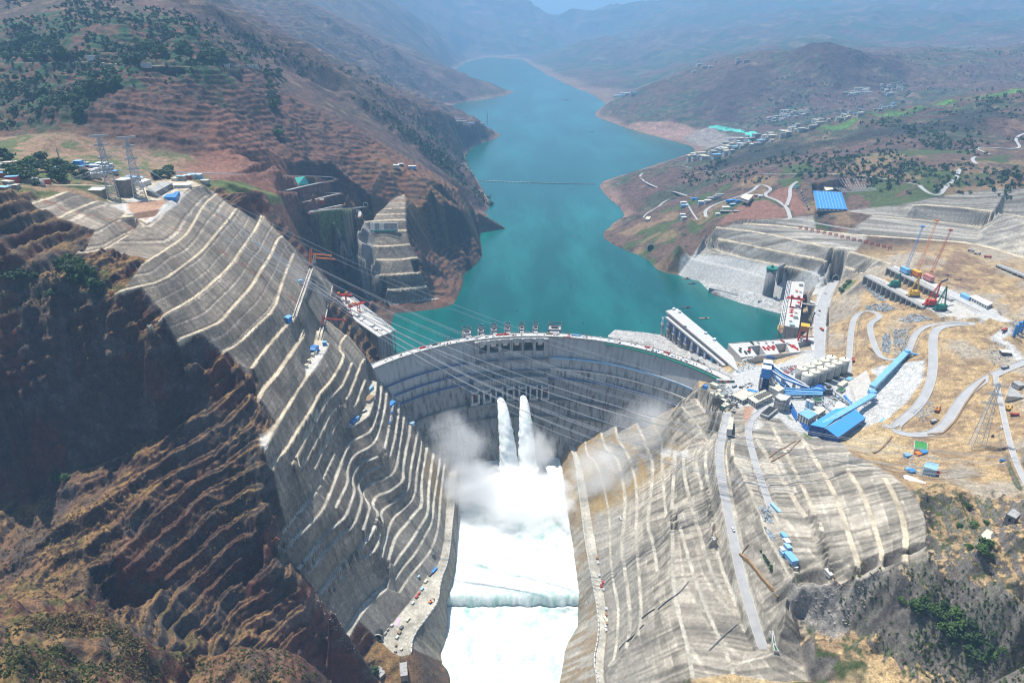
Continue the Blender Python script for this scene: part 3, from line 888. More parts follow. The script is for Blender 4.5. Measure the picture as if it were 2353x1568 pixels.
def paint(t, colour, polys, soft=1, rag=0):
    for c, tx in polys:
        poly = gpoly(c, tx)
        if t is near:
            for q in (fine, west, east):
                m = in_poly(q.X, q.Y, poly)
                if m.any():
                    m = blur(m.astype(np.float32), soft * 3 if q is fine else soft)
                    q.col[:] = lerp(q.col, colour, m)
        m = blur(in_poly(t.X, t.Y, poly).astype(np.float32), soft)
        if rag:
            m = m * sstep(.40, .56, fbm(t.X, t.Y, rag, 4, 123)) * .85
        t.col[:] = lerp(t.col, colour, m)


def col_near(t):
    X, Y, Z = t.X, t.Y, t.z
    s = slope_of(t)
    n1 = fbm(X, Y, 60, 5, 61); n2 = fbm(X, Y, 14, 4, 67); n3 = fbm(X, Y, 220, 4, 71)
    col = np.zeros(X.shape + (3,), np.float32)
    brown = np.array((.125, .085, .06), np.float32)
    col[:] = brown
    col = lerp(col, (.075, .062, .056), sstep(.45, .62, n2) * .8)
    left = sstep(-60, -160, X) * sstep(1300, 1200, Y)
    # dry grass on the gentler ground of the near left hills
    flat_ = sstep(1.1, .45, s)
    col = lerp(col, (.23, .145, .06), left * flat_ * sstep(.32, .55, n1) * .95)
    col = lerp(col, (.17, .075, .045), left * sstep(.48, .64, n3) * .8 * sstep(.6, 1.0, s))
    col = lerp(col, (.20, .11, .06), left * sstep(.55, .7, fbm(X, Y, 18, 3, 141)) * .6)
    col = lerp(col, (.070, .052, .046), left * sstep(.85, 1.5, s) * .8)
    col = lerp(col, (.16, .06, .045), left * sstep(1.2, 2.2, s) * sstep(.5, .66, fbm(X, Z * 0.4 + Y * .2, 40, 4, 143)) * .75)
    col = lerp(col, (.13, .12, .11), left * sstep(1.0, 2.0, s) * sstep(.55, .68, fbm(X, Z + Y * .3, 24, 4, 145)) * .6)
    col = lerp(col, (.045, .07, .022), left * sstep(.52, .63, n1) * sstep(.4, .6, n2) * sstep(1.6, .8, s) * (.25 + .5 * sstep(560, 480, Y) + .5 * sstep(150, 230, Z)))
    # brown grass hills of the right bank
    rt = sstep(120, 200, X) * sstep(1500, 1380, Y)
    col = lerp(col, (.40, .285, .15), rt)
    col = lerp(col, (.24, .165, .10), rt * sstep(.47, .62, n2) * .8)
    col = lerp(col, (.34, .30, .24), rt * sstep(.5, .68, n1) * .8)
    col = lerp(col, (.50, .38, .20), rt * sstep(.5, .62, n3) * .6)
    gl = rt * sstep(690, 610, Y - (X - 420) * .15) * sstep(.45, .9, s)
    col = lerp(col, (.065, .056, .05), gl * .92)  # steep gully ground painted darker to deepen its shadows
    col = lerp(col, (.07, .10, .03), gl * sstep(.48, .58, n2) * .8)
    rockr = rt * sstep(1.0, 1.5, s)
    col = lerp(col, (.20, .18, .16), rockr * .8)
    # peninsula and gorge
    pn = sstep(-420, -380, X) * sstep(60, 20, X) * sstep(1380, 1420, Y)
    col = lerp(col, (.20, .095, .055), pn * .9)
    col = lerp(col, (.13, .09, .065), pn * sstep(.45, .6, n2) * .8)
    col = lerp(col, (.055, .05, .048), pn * sstep(1.0, 1.7, s) * .9)
    col = lerp(col, (.22, .15, .08), pn * sstep(.55, .7, n1) * .5)
    # left mountain with village terrace at its foot
    lm = sstep(1290, 1380, Y) * sstep(-350, -420, X)
    col = lerp(col, (.155, .078, .058), lm * .9)
    col = lerp(col, (.09, .062, .055), lm * sstep(.42, .6, n2) * .8)
    col = lerp(col, (.06, .05, .05), lm * sstep(1.0, 1.7, s) * .7)
    gr = sstep(395, 430, Z + 60 * (n1 - .5)) + sstep(.60, .68, n3) * .6 + sstep(-780, -860, X) * sstep(330, 350, Z) * .8
    col = lerp(col, (.035, .085, .038), lm * np.clip(gr, 0, 1) * sstep(.38, .58, n2 * .6 + n1 * .4) * .95)
    vl = sstep(1340, 1300, Y) * sstep(880, 930, Y) * sstep(-440, -500, X) * sstep(265, 285, Z)
    col = lerp(col, (.30, .20, .13), vl * .8)
    col = lerp(col, (.07, .12, .04), vl * sstep(.46, .60, n2 * .5 + n1 * .5) * .8)
    # terrace between slope and mountain: red earth
    te = sstep(1180, 1260, Y) * sstep(1560, 1480, Y) * sstep(-620, -580, X) * sstep(-330, -360, X) * sstep(150, 190, Z)
    col = lerp(col, (.24, .12, .085), te * .9)
    # far right natural slopes
    rf = sstep(200, 300, X) * sstep(1480, 1600, Y)
    col = lerp(col, (.13, .085, .065), rf)
    col = lerp(col, (.05, .05, .042), rf * sstep(.5, .62, n2 * .6 + n3 * .4))
    col = lerp(col, (.055, .10, .03), rf * sstep(.52, .6, n1) * .75)
    col = lerp(col, (.25, .17, .10), rf * sstep(.58, .68, fbm(X, Y, 90, 3, 81)) * .7)
    # excavated, shotcreted faces
    e = t.efm
    strike = Y * .9 + X * .35
    pn1 = vnoise(strike / 17.0, Z / 7.0, 91); pn2 = vnoise(strike / 4.2, Z / 60.0, 93); pn3 = vnoise(strike / 40., Z / 26., 95)
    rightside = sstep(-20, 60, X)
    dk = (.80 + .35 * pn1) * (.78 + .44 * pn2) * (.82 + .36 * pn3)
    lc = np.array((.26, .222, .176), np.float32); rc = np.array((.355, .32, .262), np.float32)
    pn4 = vnoise(strike / 1.7, Z / 22.0, 96)
    hl = (Z / 9.3 + .25 * pn3); hl = hl - np.floor(hl)
    dots = ((strike / 3.6 - np.floor(strike / 3.6)) < .38) & ((Z / 4.6 - np.floor(Z / 4.6)) < .34)
    up_ = sstep(150, 170, Z) * (1 - rightside)
    h2 = Z / 13.0 + .18 * pn3; h2 = h2 - np.floor(h2)
    dk = dk * (.88 + .24 * pn4) * (1 + .26 * (hl < .11) * (1 - up_)) * (1 + up_ * .75 * (h2 < .13)) * (1 - up_ * .35 * (np.abs(h2 - .2) < .05)) * (1 + .42 * dots * (1 - rightside) * (pn3 > .3))
    patch = vnoise(strike / 11.0 + 3 * np.floor(Z / 9.3), np.floor(Z / 9.3) * 5.7, 98)
    dk = dk * (1 + rightside * .75 * (patch - .5)) * (1 - .38 * rightside * sstep(.58, .75, vnoise(strike / 2.6, Z / 40., 101)))
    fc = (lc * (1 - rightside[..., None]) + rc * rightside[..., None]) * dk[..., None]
    # paler concrete lining towards the pool
    low = sstep(-110, -170, Z + 20 * pn3) * sstep(1250, 1200, Y)
    fc = fc * (1 - low[..., None] * .7) + np.array((.30, .285, .25), np.float32) * (.8 + .4 * pn2[..., None]) * low[..., None] * .7
    # ochre seepage stains near the dam foot
    st_ = np.clip(sstep(-120, -200, Z) * sstep(860, 960, Y) * sstep(.35, .6, pn3) + rightside * sstep(-60, -130, Z) * sstep(860, 940, Y) * sstep(.3, .55, pn1 * .5 + pn3 * .5), 0, 1) * sstep(1250, 1200, Y)
    fc = fc * (1 - st_[..., None] * .8) + np.array((.30, .20, .07), np.float32) * st_[..., None] * .8
    wl_ = sstep(-198, -207, Z) * (np.abs(X) < 190) * sstep(.3, .6, vnoise(strike / 5.0, Z / 30., 103)) * (.25 + .6 * rightside)
    fc = fc * (1 - wl_[..., None]) + np.array((.25, .19, .12), np.float32) * wl_[..., None]
    # rust streaks on the upper left faces
    ru = sstep(.70, .80, vnoise((Y + .4 * Z) / 16.0, np.full_like(Z, 3.3), 97)) * sstep(100, 140, Z) * (1 - rightside) * sstep(.45, .6, n2)
    fc = fc * (1 - ru[..., None] * .7) + np.array((.24, .115, .075), np.float32) * ru[..., None] * .7
    # rock patches without shotcrete
    rk = sstep(.52, .66, fbm(X + Z, Y - Z, 30, 4, 99)) * (1 - .75 * rightside)
    fc = fc * (1 - rk[..., None] * .45) + np.array((.085, .08, .078), np.float32) * rk[..., None] * .45
    far_r = rightside * sstep(1400, 1450, Y)
    fc = fc * (1 - far_r[..., None] * .25) + np.array((.20, .205, .21), np.float32) * dk[..., None] * far_r[..., None] * .25
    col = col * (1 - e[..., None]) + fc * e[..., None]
    f = t.f * (t.e > .5)
    f = np.maximum(f, 0)
    bc = np.array((.56, .48, .35), np.float32) * (.45 + .95 * n2[..., None])
    bl = np.array((.47, .44, .37), np.float32) * (.4 + 1.0 * n2[..., None])
    wl = sstep(-60, 60, Z)[..., None]
    bc = bl * (1 - wl) + bc * wl
    col = col * (1 - f[..., None]) + bc * f[..., None]
    p = (t.e > 1.5).astype(np.float32)
    col = lerp(col, (.52, .51, .48), p * (.75 + .2 * n2))
    t.col = col


for t in (fine, near, west, east):
    col_near(t)
t = near
DUST = (.47, .47, .455)
paint(t, DUST, [('D', "1665,868 1735,838 1850,838 1868,805 1868,720 1880,662 1925,640 1905,700 1893,800 1893,862 1945,862 1975,985 1930,1005 1850,1005 1815,985 1790,960 1745,955 1700,935 1668,905"),
                ('D', "1975,985 1920,1000 1955,945 1995,905 2020,870 2000,850 2020,840 2060,838 2090,830 2125,825 2120,870 2085,920 2040,960"),
                ('I', "1230,1010 1400,960 1600,960 1650,1000 2000,1010 1640,830 1380,700 1200,640 1300,760 1600,900 1620,940 1500,965 1280,980"),
                ('I', "1700,1180 1760,1150 1850,1080 1960,1050 1960,1150 1850,1190 1960,1250 2060,1380 2060,1420 1980,1420 1900,1280")])
paint(t, (.52, .50, .46), [('C', "1290,560 1350,610 1280,660 1180,690 1200,600 1240,520"), ('C', "200,870 330,870 320,960 220,960"), ('C', "340,890 510,890 510,960 440,990 430,950 380,950 350,1000"),
                           ('A', "800,130 970,100 930,200 820,400 720,450 700,350 780,300"), ('A', "210,1140 340,1080 280,1270 230,1270"),
                           ('1', "1020,1520 850,1440 750,1400 900,1350 1150,1370 1280,1300 1200,1400")])
paint(t, (.40, .25, .17), [('1', "860,1380 1140,1360 1180,1340 1000,1500 880,1440"), ('C', "1120,400 1250,420 1210,480 1150,600 1120,560")])
paint(t, (.22, .115, .085), [('3', "395,1400 560,1360 640,1390 700,1440 720,1475 500,1500 260,1530 290,1480"), ('3', "580,1340 640,1300 740,1260 720,1390 690,1400"), ('3', "755,1290 860,1450 780,1480 735,1410"),
                             ('1', "1440,1200 2280,1215 1980,1290 1900,1290 1700,1250 1430,1230")])
paint(t, (.13, .16, .06), [('F', "230,430 660,410 640,480 480,640 400,650 240,510"), ('1', "1250,1230 1500,1270 1700,1300 1850,1390 1960,1400 1900,1340 1650,1240 1450,1240"), ('6', "1110,370 1190,360 1140,420 1060,440"), ('C', "1590,490 1650,540 1680,570 1610,540"), ('C', "1770,690 1850,730 1880,770 1790,750")])
paint(t, (.44, .44, .42), [('6', "-10,210 100,160 330,200 560,250 700,300 1010,370 960,440 820,420 700,620 440,560 180,450 -20,370")], 2)
paint(t, (.27, .26, .245), [('F', "455,740 480,640 560,600 700,560 840,600 880,790 900,1100 960,1260 830,1400 770,1290 730,1020 540,930")], 2)
paint(t, (.40, .39, .37), [('D', "1388,780 1405,750 1480,750 1540,765 1620,820 1690,865 1660,880 1560,845 1470,800"), ('H', "700,960 860,1050 1700,965 1740,1000 1100,1110 760,1110")], 2)
paint(t, (.30, .28, .25), [('9', "780,850 1030,900 1190,870 1340,810 1500,780 1200,1000 1060,1270 870,1160 700,1010")], 3)
paint(t, (.22, .145, .095), [('I', "1300,260 1500,250 1760,350 1850,500 1820,600 1500,690 1300,640 1200,500"), ('I', "1180,270 1420,490 1280,620 900,400")], 9, 30)


def strata_col(col, Z, X, Y, w, step, dark):
    q = (Z + .03 * X + 14 * fbm(X, Y, 160, 3, 9)) / step
    b = sstep(.55, .8, np.abs((q - np.floor(q)) * 2 - 1)) * sstep(.3, .55, fbm(X, Y, 50, 3, 12))
    return lerp(col, dark, np.clip(b * w, 0, 1))


for t in (fine, near, west, east):
    X, Y = t.X, t.Y
    lmw = sstep(1340, 1400, Y) * sstep(60, 0, X) * (t.nw) * sstep(.25, .5, slope_of(t))
    t.col = strata_col(t.col, t.z, X, Y, lmw * .9, 9, (.05, .042, .045))


def col_far(t, far_):
    X, Y, Z = t.X, t.Y, t.z
    s = slope_of(t)
    n1 = fbm(X, Y, 170 if not far_ else 900, 5, 61); n2 = fbm(X, Y, 40 if not far_ else 200, 4, 67); n3 = fbm(X, Y, 700, 4, 71)
    col = np.zeros(X.shape + (3,), np.float32)
    col[:] = np.array((.115, .072, .062), np.float32)
    col = lerp(col, (.085, .062, .055), sstep(.4, .6, n2) * .8)
    left = sstep(100, -50, X - .02 * Y)
    gw = sstep(.48, .60, n1 * .6 + n2 * .4)
    col = lerp(col, (.048, .070, .045), gw * (.35 + .4 * (1 - left)))
    col = lerp(col, (.048, .075, .046), (1 - left) * sstep(.42, .55, n3) * sstep(.40, .52, n2) * .8)
    col = lerp(col, (.24, .15, .11), sstep(.60, .70, n2) * .5)
    col = lerp(col, (.06, .05, .052), sstep(.7, 1.2, s) * .6)
    col = strata_col(col, Z, X, Y, left * .6 * sstep(.3, .6, s), 26, (.055, .045, .048))
    col = lerp(col, (.26, .17, .13), sstep(-30, -44, Z) * .7)
    t.col = col


col_far(mid, False)
col_far(far, True)
paint(mid, (.24, .21, .19), [('3', "-10,900 60,870 180,870 420,930 500,945 300,990 150,1000 -60,930")], 1)
paint(mid, (.30, .19, .15), [('2', "1940,860 2060,830 2334,850 2334,960 2200,940 2050,910"), ('3', "0,850 100,880 50,930 -60,920"), ('2', "1690,660 1800,600 1840,640 1760,720 1640,700")], 1)
paint(mid, (.10, .48, .40), [('3', "180,862 400,880 520,910 530,932 420,905 190,875")], 0)
paint(mid, (.09, .20, .05), [('3', "920,880 1200,800 1500,745 1750,700 2334,600 2334,640 1900,720 1500,790 1250,840 1000,880")], 2, 90)
paint(mid, (.035, .04, .038), [('3', "1420,830 1600,790 1950,730 2334,690 2334,830 1900,900 1500,920 1200,960 900,1000 900,930 1200,900"), ('3', "300,1040 600,990 900,950 860,1050 500,1110 200,1160")], 2, 120)
paint(mid, (.060, .040, .042), [('3', "0,570 200,520 500,420 800,330 1000,280 1100,280 1300,370 1500,390 1600,450 1500,560 1200,590 700,740 500,820 200,850 0,780")], 3, 150)
paint(mid, (.075, .048, .044), [('2', "700,420 900,500 1060,545 1190,625 900,660 700,740 560,640 400,420 300,200 420,180")], 3, 130)


def nonwater(t, thr):
    return t.z > thr


TERR = {}


def build_terrain(t, mask, name, m, label=None):
    if not mask.any():
        return
    """one mesh from the grid cells chosen by mask (cells, not vertices)"""
    ny, nx = t.z.shape
    idx = np.full(ny * nx, -1, np.int64)
    j, i = np.nonzero(mask)
    a = j * nx + i
    quads = np.stack([a, a + 1, a + 1 + nx, a + nx], 1)
    used = np.unique(quads)
    idx[used] = np.arange(len(used))
    q = idx[quads].astype(np.int32)
    V = np.stack([t.X.ravel()[used], t.Y.ravel()[used], t.z.ravel()[used]], 1).astype(np.float32)
    me = bpy.data.meshes.new(name)
    me.vertices.add(len(V)); me.vertices.foreach_set('co', V.ravel())
    me.loops.add(q.size); me.loops.foreach_set('vertex_index', q.ravel())
    me.polygons.add(len(q))
    me.polygons.foreach_set('loop_start', np.arange(0, q.size, 4, dtype=np.int32))
    me.polygons.foreach_set('loop_total', np.full(len(q), 4, np.int32))
    me.polygons.foreach_set('use_smooth', np.ones(len(q), bool))
    ca = me.color_attributes.new('Col', 'FLOAT_COLOR', 'POINT')
    cc = np.ones((len(V), 4), np.float32)
    cc[:, :3] = t.col.reshape(-1, 3)[used]
    ca.data.foreach_set('color', cc.ravel())
    me.materials.append(m)
    me.update()
    o = bpy.data.objects.new(name, me)
    C.objects.link(o)
    o['kind'] = 'structure'
    return o


def cells(a):
    return a[:-1, :-1]


m_near = terrain_mat('rock and soil', .11, .55, .42)
m_exc = terrain_mat('shotcreted rock', .22, .45, .30)
m_mid = terrain_mat('hill ground', .03, .5, .45)
m_far = terrain_mat('mountain ground', .008, .4, .35)


def near_tile(t, hole=None):
    Xc, Yc = cells(t.X), cells(t.Y)
    vis = (np.abs(Xc) < Yc * .80 + 420)
    if hole is not None:
        vis &= ~((Xc > hole.x0 + t.d) & (Xc < hole.x1 - 2 * t.d) & (Yc > hole.y0 + t.d) & (Yc < hole.y1 - 2 * t.d))
        rim = hole.inside(t.X, t.Y)
        t.z = np.where(rim, t.z - .8, t.z)
    deep = np.maximum.reduce([t.z[:-1, :-1], t.z[1:, :-1], t.z[:-1, 1:], t.z[1:, 1:]])
    vis &= ~((deep < -60) & (Yc > 1230)) & ~((deep < -262))
    exc = cells(t.e) > .5
    leftm = Xc < 10
    build_terrain(t, vis & exc & leftm & (Yc < 1385), 'left_excavated_slope', m_exc)
    build_terrain(t, vis & exc & leftm & (Yc >= 1385), 'upstream_excavated_slope', m_exc)
    build_terrain(t, vis & exc & ~leftm, 'right_excavated_slope', m_exc)
    build_terrain(t, vis & ~exc & leftm & (Yc < 1250), 'left_cliff', m_near)
    build_terrain(t, vis & ~exc & leftm & (Yc >= 1250), 'left_mountain', m_near)
    build_terrain(t, vis & ~exc & ~leftm, 'right_hillside', m_near)


def build_ground():
    near_tile(fine)
    near_tile(near, fine)
    near_tile(west)
    near_tile(east)
    t = mid
    Xc, Yc = cells(t.X), cells(t.Y)
    vis = (np.abs(Xc) < Yc * .80 + 200) & (np.maximum(t.z[1:, 1:], t.z[:-1, :-1]) > -62)
    t.z[:2] -= 2.0
    build_terrain(t, vis & (Xc < 60), 'left_ridges', m_mid)
    build_terrain(t, vis & (Xc >= 60), 'right_hills', m_mid)
    t = far
    Xc, Yc = cells(t.X), cells(t.Y)
    vis = (np.abs(Xc) < Yc * .80 + 400) & (np.maximum(t.z[1:, 1:], t.z[:-1, :-1]) > -80)
    t.z[:1] -= 6.0
    build_terrain(t, vis, 'mountains', m_far)


# ------------------------------------------------------------------ mesh helper


class MB:
    def __init__(s):
        s.v = []; s.f = []

    def add(s, vs, fs):
        n = len(s.v)
        s.v += [tuple(v) for v in vs]
        s.f += [tuple(i + n for i in f) for f in fs]
        return s

    def box(s, c, size, rz=0.0, taper=1.0):
        """c = centre of the base"""
        hx, hy, h = size[0] / 2, size[1] / 2, size[2]
        ca, sa = math.cos(rz), math.sin(rz)
        vs = []
        for z, k in ((0, 1), (h, taper)):
            for x, y in ((-hx, -hy), (hx, -hy), (hx, hy), (-hx, hy)):
                x *= k; y *= k
                vs.append((c[0] + x * ca - y * sa, c[1] + x * sa + y * ca, c[2] + z))
        return s.add(vs, [(3, 2, 1, 0), (4, 5, 6, 7), (0, 1, 5, 4), (1, 2, 6, 5), (2, 3, 7, 6), (3, 0, 4, 7)])

    def bar(s, a, b, w, h=None, up=(0, 0, 1)):
        """square bar between two points"""
        a = Vector(a); b = Vector(b)
        h = h or w
        d = (b - a)
        if d.length < 1e-6:
            return s
        d.normalize()
        u = Vector(up)
        if abs(d.dot(u)) > .98:
            u = Vector((0, 1, 0))
        x = d.cross(u).normalized() * (w / 2); y = x.cross(d).normalized() * (h / 2)
        vs = [a - x - y, a + x - y, a + x + y, a - x + y, b - x - y, b + x - y, b + x + y, b - x + y]
        return s.add(vs, [(3, 2, 1, 0), (4, 5, 6, 7), (0, 1, 5, 4), (1, 2, 6, 5), (2, 3, 7, 6), (3, 0, 4, 7)])

    def cyl(s, c, r, h, n=20, r2=None, a0=0, cap=True):
        r2 = r if r2 is None else r2
        vs = []
        for i in range(n):
            a = a0 + 2 * math.pi * i / n
            vs.append((c[0] + r * math.cos(a), c[1] + r * math.sin(a), c[2]))
        for i in range(n):
            a = a0 + 2 * math.pi * i / n
            vs.append((c[0] + r2 * math.cos(a), c[1] + r2 * math.sin(a), c[2] + h))
        fs = [(i, (i + 1) % n, n + (i + 1) % n, n + i) for i in range(n)]
        if cap:
            fs += [tuple(range(n - 1, -1, -1)), tuple(range(n, 2 * n))]
        return s.add(vs, fs)

    def prism(s, poly, z0, z1):
        n = len(poly)
        a = sum(poly[i][0] * poly[(i + 1) % n][1] - poly[(i + 1) % n][0] * poly[i][1] for i in range(n))
        if a < 0:
            poly = poly[::-1]
        vs = [(p[0], p[1], z0) for p in poly] + [(p[0], p[1], z1) for p in poly]
        return s.add(vs, [tuple(range(n - 1, -1, -1)), tuple(range(n, 2 * n))] + [(i, (i + 1) % n, n + (i + 1) % n, n + i) for i in range(n)])

    def gable(s, c, size, rise, rz=0.0, over=.4):
        """pitched roof on a box top; ridge along local x"""
        hx, hy = size[0] / 2 + over, size[1] / 2 + over
        ca, sa = math.cos(rz), math.sin(rz)
        pts = [(-hx, -hy, 0), (hx, -hy, 0), (hx, hy, 0), (-hx, hy, 0), (-hx, 0, rise), (hx, 0, rise)]
        vs = [(c[0] + x * ca - y * sa, c[1] + x * sa + y * ca, c[2] + z) for x, y, z in pts]
        return s.add(vs, [(3, 2, 1, 0), (0, 1, 5, 4), (2, 3, 4, 5), (0, 4, 3), (1, 2, 5)])

    def tube(s, pl, r, n=6):
        P = [Vector(p) for p in pl]
        vs = []; fs = []
        for k, p in enumerate(P):
            d = (P[min(k + 1, len(P) - 1)] - P[max(k - 1, 0)]).normalized()
            u = Vector((0, 0, 1)) if abs(d.z) < .95 else Vector((0, 1, 0))
            x = d.cross(u).normalized(); y = x.cross(d).normalized()
            for i in range(n):
                a = 2 * math.pi * i / n
                vs.append(p + x * (r * math.cos(a)) + y * (r * math.sin(a)))
        for k in range(len(P) - 1):
            for i in range(n):
                fs.append((k * n + i, k * n + (i + 1) % n, (k + 1) * n + (i + 1) % n, (k + 1) * n + i))
        fs.append(tuple(range(n - 1, -1, -1))); fs.append(tuple((len(P) - 1) * n + i for i in range(n)))
        return s.add(vs, fs)

    def truss(s, a, b, w0, w1, seg, t, up=(0, 0, 1)):
        """square lattice boom from a to b"""
        a = Vector(a); b = Vector(b); d = (b - a).normalized()
        u = Vector(up)
        if abs(d.dot(u)) > .95:
            u = Vector((0, 1, 0))
        x = d.cross(u).normalized(); y = x.cross(d).normalized()

        def ring(k):
            f = k / seg; c = a.lerp(b, f); w = (w0 + (w1 - w0) * f) / 2
            return [c - x * w - y * w, c + x * w - y * w, c + x * w + y * w, c - x * w + y * w]
        rr = [ring(k) for k in range(seg + 1)]
        for q in range(4):
            s.bar(rr[0][q], rr[-1][q], t)
        for k in range(seg):
            for q in range(4):
                s.bar(rr[k][q], rr[k + 1][(q + 1) % 4], t * .6)
                s.bar(rr[k + 1][q], rr[k + 1][(q + 1) % 4], t * .5)
        return s

    def build(s, name, m, parent=None, smooth=False, off=None):
        me = bpy.data.meshes.new(name)
        if off is not None:
            s.v = [(v[0] - off[0], v[1] - off[1], v[2] - off[2]) for v in s.v]
        me.from_pydata(s.v, [], s.f)
        me.materials.append(m)
        if smooth:
            me.polygons.foreach_set('use_smooth', [True] * len(me.polygons))
        me.update()
        o = bpy.data.objects.new(name, me)
        C.objects.link(o)
        if parent:
            o.parent = parent
        return o


def tag(o, label, cat, group=None, kind=None):
    if label:
        o['label'] = label
    if cat:
        o['category'] = cat
    if group:
        o['group'] = group
    if kind:
        o['kind'] = kind
    return o


def empty(name, loc, label, cat, group=None, rz=0):
    o = bpy.data.objects.new(name, None)
    C.objects.link(o)
    o.location = loc
    o.rotation_euler = (0, 0, rz)
    o.empty_display_size = 2
    return tag(o, label, cat, group)


def copy_tree(o, loc=None, rz=None, label=None, parent=None):
    c = o.copy(); C.objects.link(c)
    if parent is not None:
        c.parent = parent
    if loc is not None:
        c.location = loc
    if rz is not None:
        c.rotation_euler = (0, 0, rz)
    if label:
        c['label'] = label
    for ch in [q for q in bpy.data.objects if q.parent == o]:
        copy_tree(ch, parent=c)
    return c


def road_meshes():
    for rn, pl, hw, tl in ROADS:
        P = np.array(pl)
        T = np.gradient(P[:, :2], axis=0); T /= np.linalg.norm(T, axis=1)[:, None] + 1e-9
        Nn = np.stack([-T[:, 1], T[:, 0]], 1)
        mb = MB(); vs = []; fs = []
        zc = P[:, 2] + (.30 if tl is near else 1.2)
        for k in range(len(P)):
            l = P[k, :2] + Nn[k] * hw; r = P[k, :2] - Nn[k] * hw
            vs += [(l[0], l[1], zc[k]), (r[0], r[1], zc[k])]
        for k in range(len(P) - 1):
            fs.append((2 * k, 2 * k + 1, 2 * k + 3, 2 * k + 2))
        mb.add(vs, fs)
        o = mb.build(rn, M['asphalt'] if rn == 'road' else M['dust'])
        o['kind'] = 'structure'
        if tl is near and hw > 2.5 and rn == 'road':
            kb = MB()
            for sg in (1, -1):
                q = [(P[k, 0] + sg * Nn[k, 0] * (hw + .2), P[k, 1] + sg * Nn[k, 1] * (hw + .2), zc[k] - .3) for k in range(0, len(P), 2)]
                for a, b in zip(q[:-1], q[1:]):
                    kb.bar((a[0], a[1], a[2] + .5), (b[0], b[1], b[2] + .5), .6, 1.0)
            k = kb.build('kerb', M['concrete_pale'])
            k['kind'] = 'structure'
# ------------------------------------------------------------------ water


def water_mat(name, col, rough, bscale, bstr, streak=None, stretch=1.0):
    m = bpy.data.materials.new(name)
    t, b = nt(m)
    N, L = t.nodes, t.links
    tc = N.new('ShaderNodeTexCoord')
    n = N.new('ShaderNodeTexNoise'); n.inputs['Scale'].default_value = bscale; n.inputs['Detail'].default_value = 6
    L.new(tc.outputs['Object'], n.inputs['Vector'])
    bp = N.new('ShaderNodeBump'); bp.inputs['Strength'].default_value = bstr; bp.inputs['Distance'].default_value = 1.0
    L.new(n.outputs['Fac'], bp.inputs['Height']); L.new(bp.outputs[0], b.inputs['Normal'])
    b.inputs['Roughness'].default_value = rough
    b.inputs['IOR'].default_value = 1.33
    if streak:
        mp = N.new('ShaderNodeMapping'); mp.inputs['Scale'].default_value = (.006, .0016, .004); mp.inputs['Rotation'].default_value = (0, 0, .9)
        L.new(tc.outputs['Object'], mp.inputs[0])
        n2 = N.new('ShaderNodeTexNoise'); n2.inputs['Scale'].default_value = 1.0; n2.inputs['Detail'].default_value = 7; n2.inputs['Roughness'].default_value = .6
        L.new(mp.outputs[0], n2.inputs['Vector'])
        r = N.new('ShaderNodeMapRange'); r.inputs[1].default_value = .42; r.inputs[2].default_value = .72
        L.new(n2.outputs['Fac'], r.inputs[0])
        mix = N.new('ShaderNodeMix'); mix.data_type = 'RGBA'
        L.new(r.outputs[0], mix.inputs[0]); mix.inputs[6].default_value = (*col, 1); mix.inputs[7].default_value = (*streak, 1)
        L.new(mix.outputs[2], b.inputs['Base Color'])
    else:
        b.inputs['Base Color'].default_value = (*col, 1)
    return m


m_res = water_mat('reservoir water', (.0, .078, .070), .13, .30, .4, (.010, .165, .150))


def build_water():
    mb = MB()
    mb.add([(-6000, 1168, -50), (9000, 1168, -50), (20000, 28000, -50), (-16000, 28000, -50)], [(0, 1, 2, 3)])
    o = mb.build('reservoir', m_res); o['kind'] = 'structure'


def grid_mesh(name, xs, ys, zf, m, parent=None, cols=None):
    Xg, Yg = np.meshgrid(xs, ys)
    Zg = zf(Xg, Yg)
    nx, ny = len(xs), len(ys)
    V = np.stack([Xg.ravel(), Yg.ravel(), Zg.ravel()], 1)
    j, i = np.mgrid[0:ny - 1, 0:nx - 1]
    a = (j * nx + i).ravel()
    q = np.stack([a, a + 1, a + 1 + nx, a + nx], 1)
    me = bpy.data.meshes.new(name)
    me.from_pydata(V.tolist(), [], q.tolist())
    me.polygons.foreach_set('use_smooth', [True] * len(q))
    me.materials.append(m)
    o = bpy.data.objects.new(name, me); C.objects.link(o)
    if parent:
        o.parent = parent
    return o


def foam_mat(name, foam, green, lo, hi, scale=.05, stretch=(1, 1, 1)):
    m = bpy.data.materials.new(name)
    t, b = nt(m)
    N, L = t.nodes, t.links
    tc = N.new('ShaderNodeTexCoord')
    mp = N.new('ShaderNodeMapping'); mp.inputs['Scale'].default_value = stretch
    L.new(tc.outputs['Object'], mp.inputs[0])
    n = N.new('ShaderNodeTexNoise'); n.inputs['Scale'].default_value = scale; n.inputs['Detail'].default_value = 8; n.inputs['Roughness'].default_value = .65
    L.new(mp.outputs[0], n.inputs['Vector'])
    r = N.new('ShaderNodeMapRange'); r.inputs[1].default_value = lo; r.inputs[2].default_value = hi
    L.new(n.outputs['Fac'], r.inputs[0])
    mix = N.new('ShaderNodeMix'); mix.data_type = 'RGBA'
    L.new(r.outputs[0], mix.inputs[0]); mix.inputs[6].default_value = (*green, 1); mix.inputs[7].default_value = (*foam, 1)
    L.new(mix.outputs[2], b.inputs['Base Color'])
    b.inputs['Roughness'].default_value = .6
    b.inputs['Subsurface Weight'].default_value = 0
    bp = N.new('ShaderNodeBump'); bp.inputs['Strength'].default_value = .35; bp.inputs['Distance'].default_value = 2.0
    L.new(n.outputs['Fac'], bp.inputs['Height']); L.new(bp.outputs[0], b.inputs['Normal'])
    return m


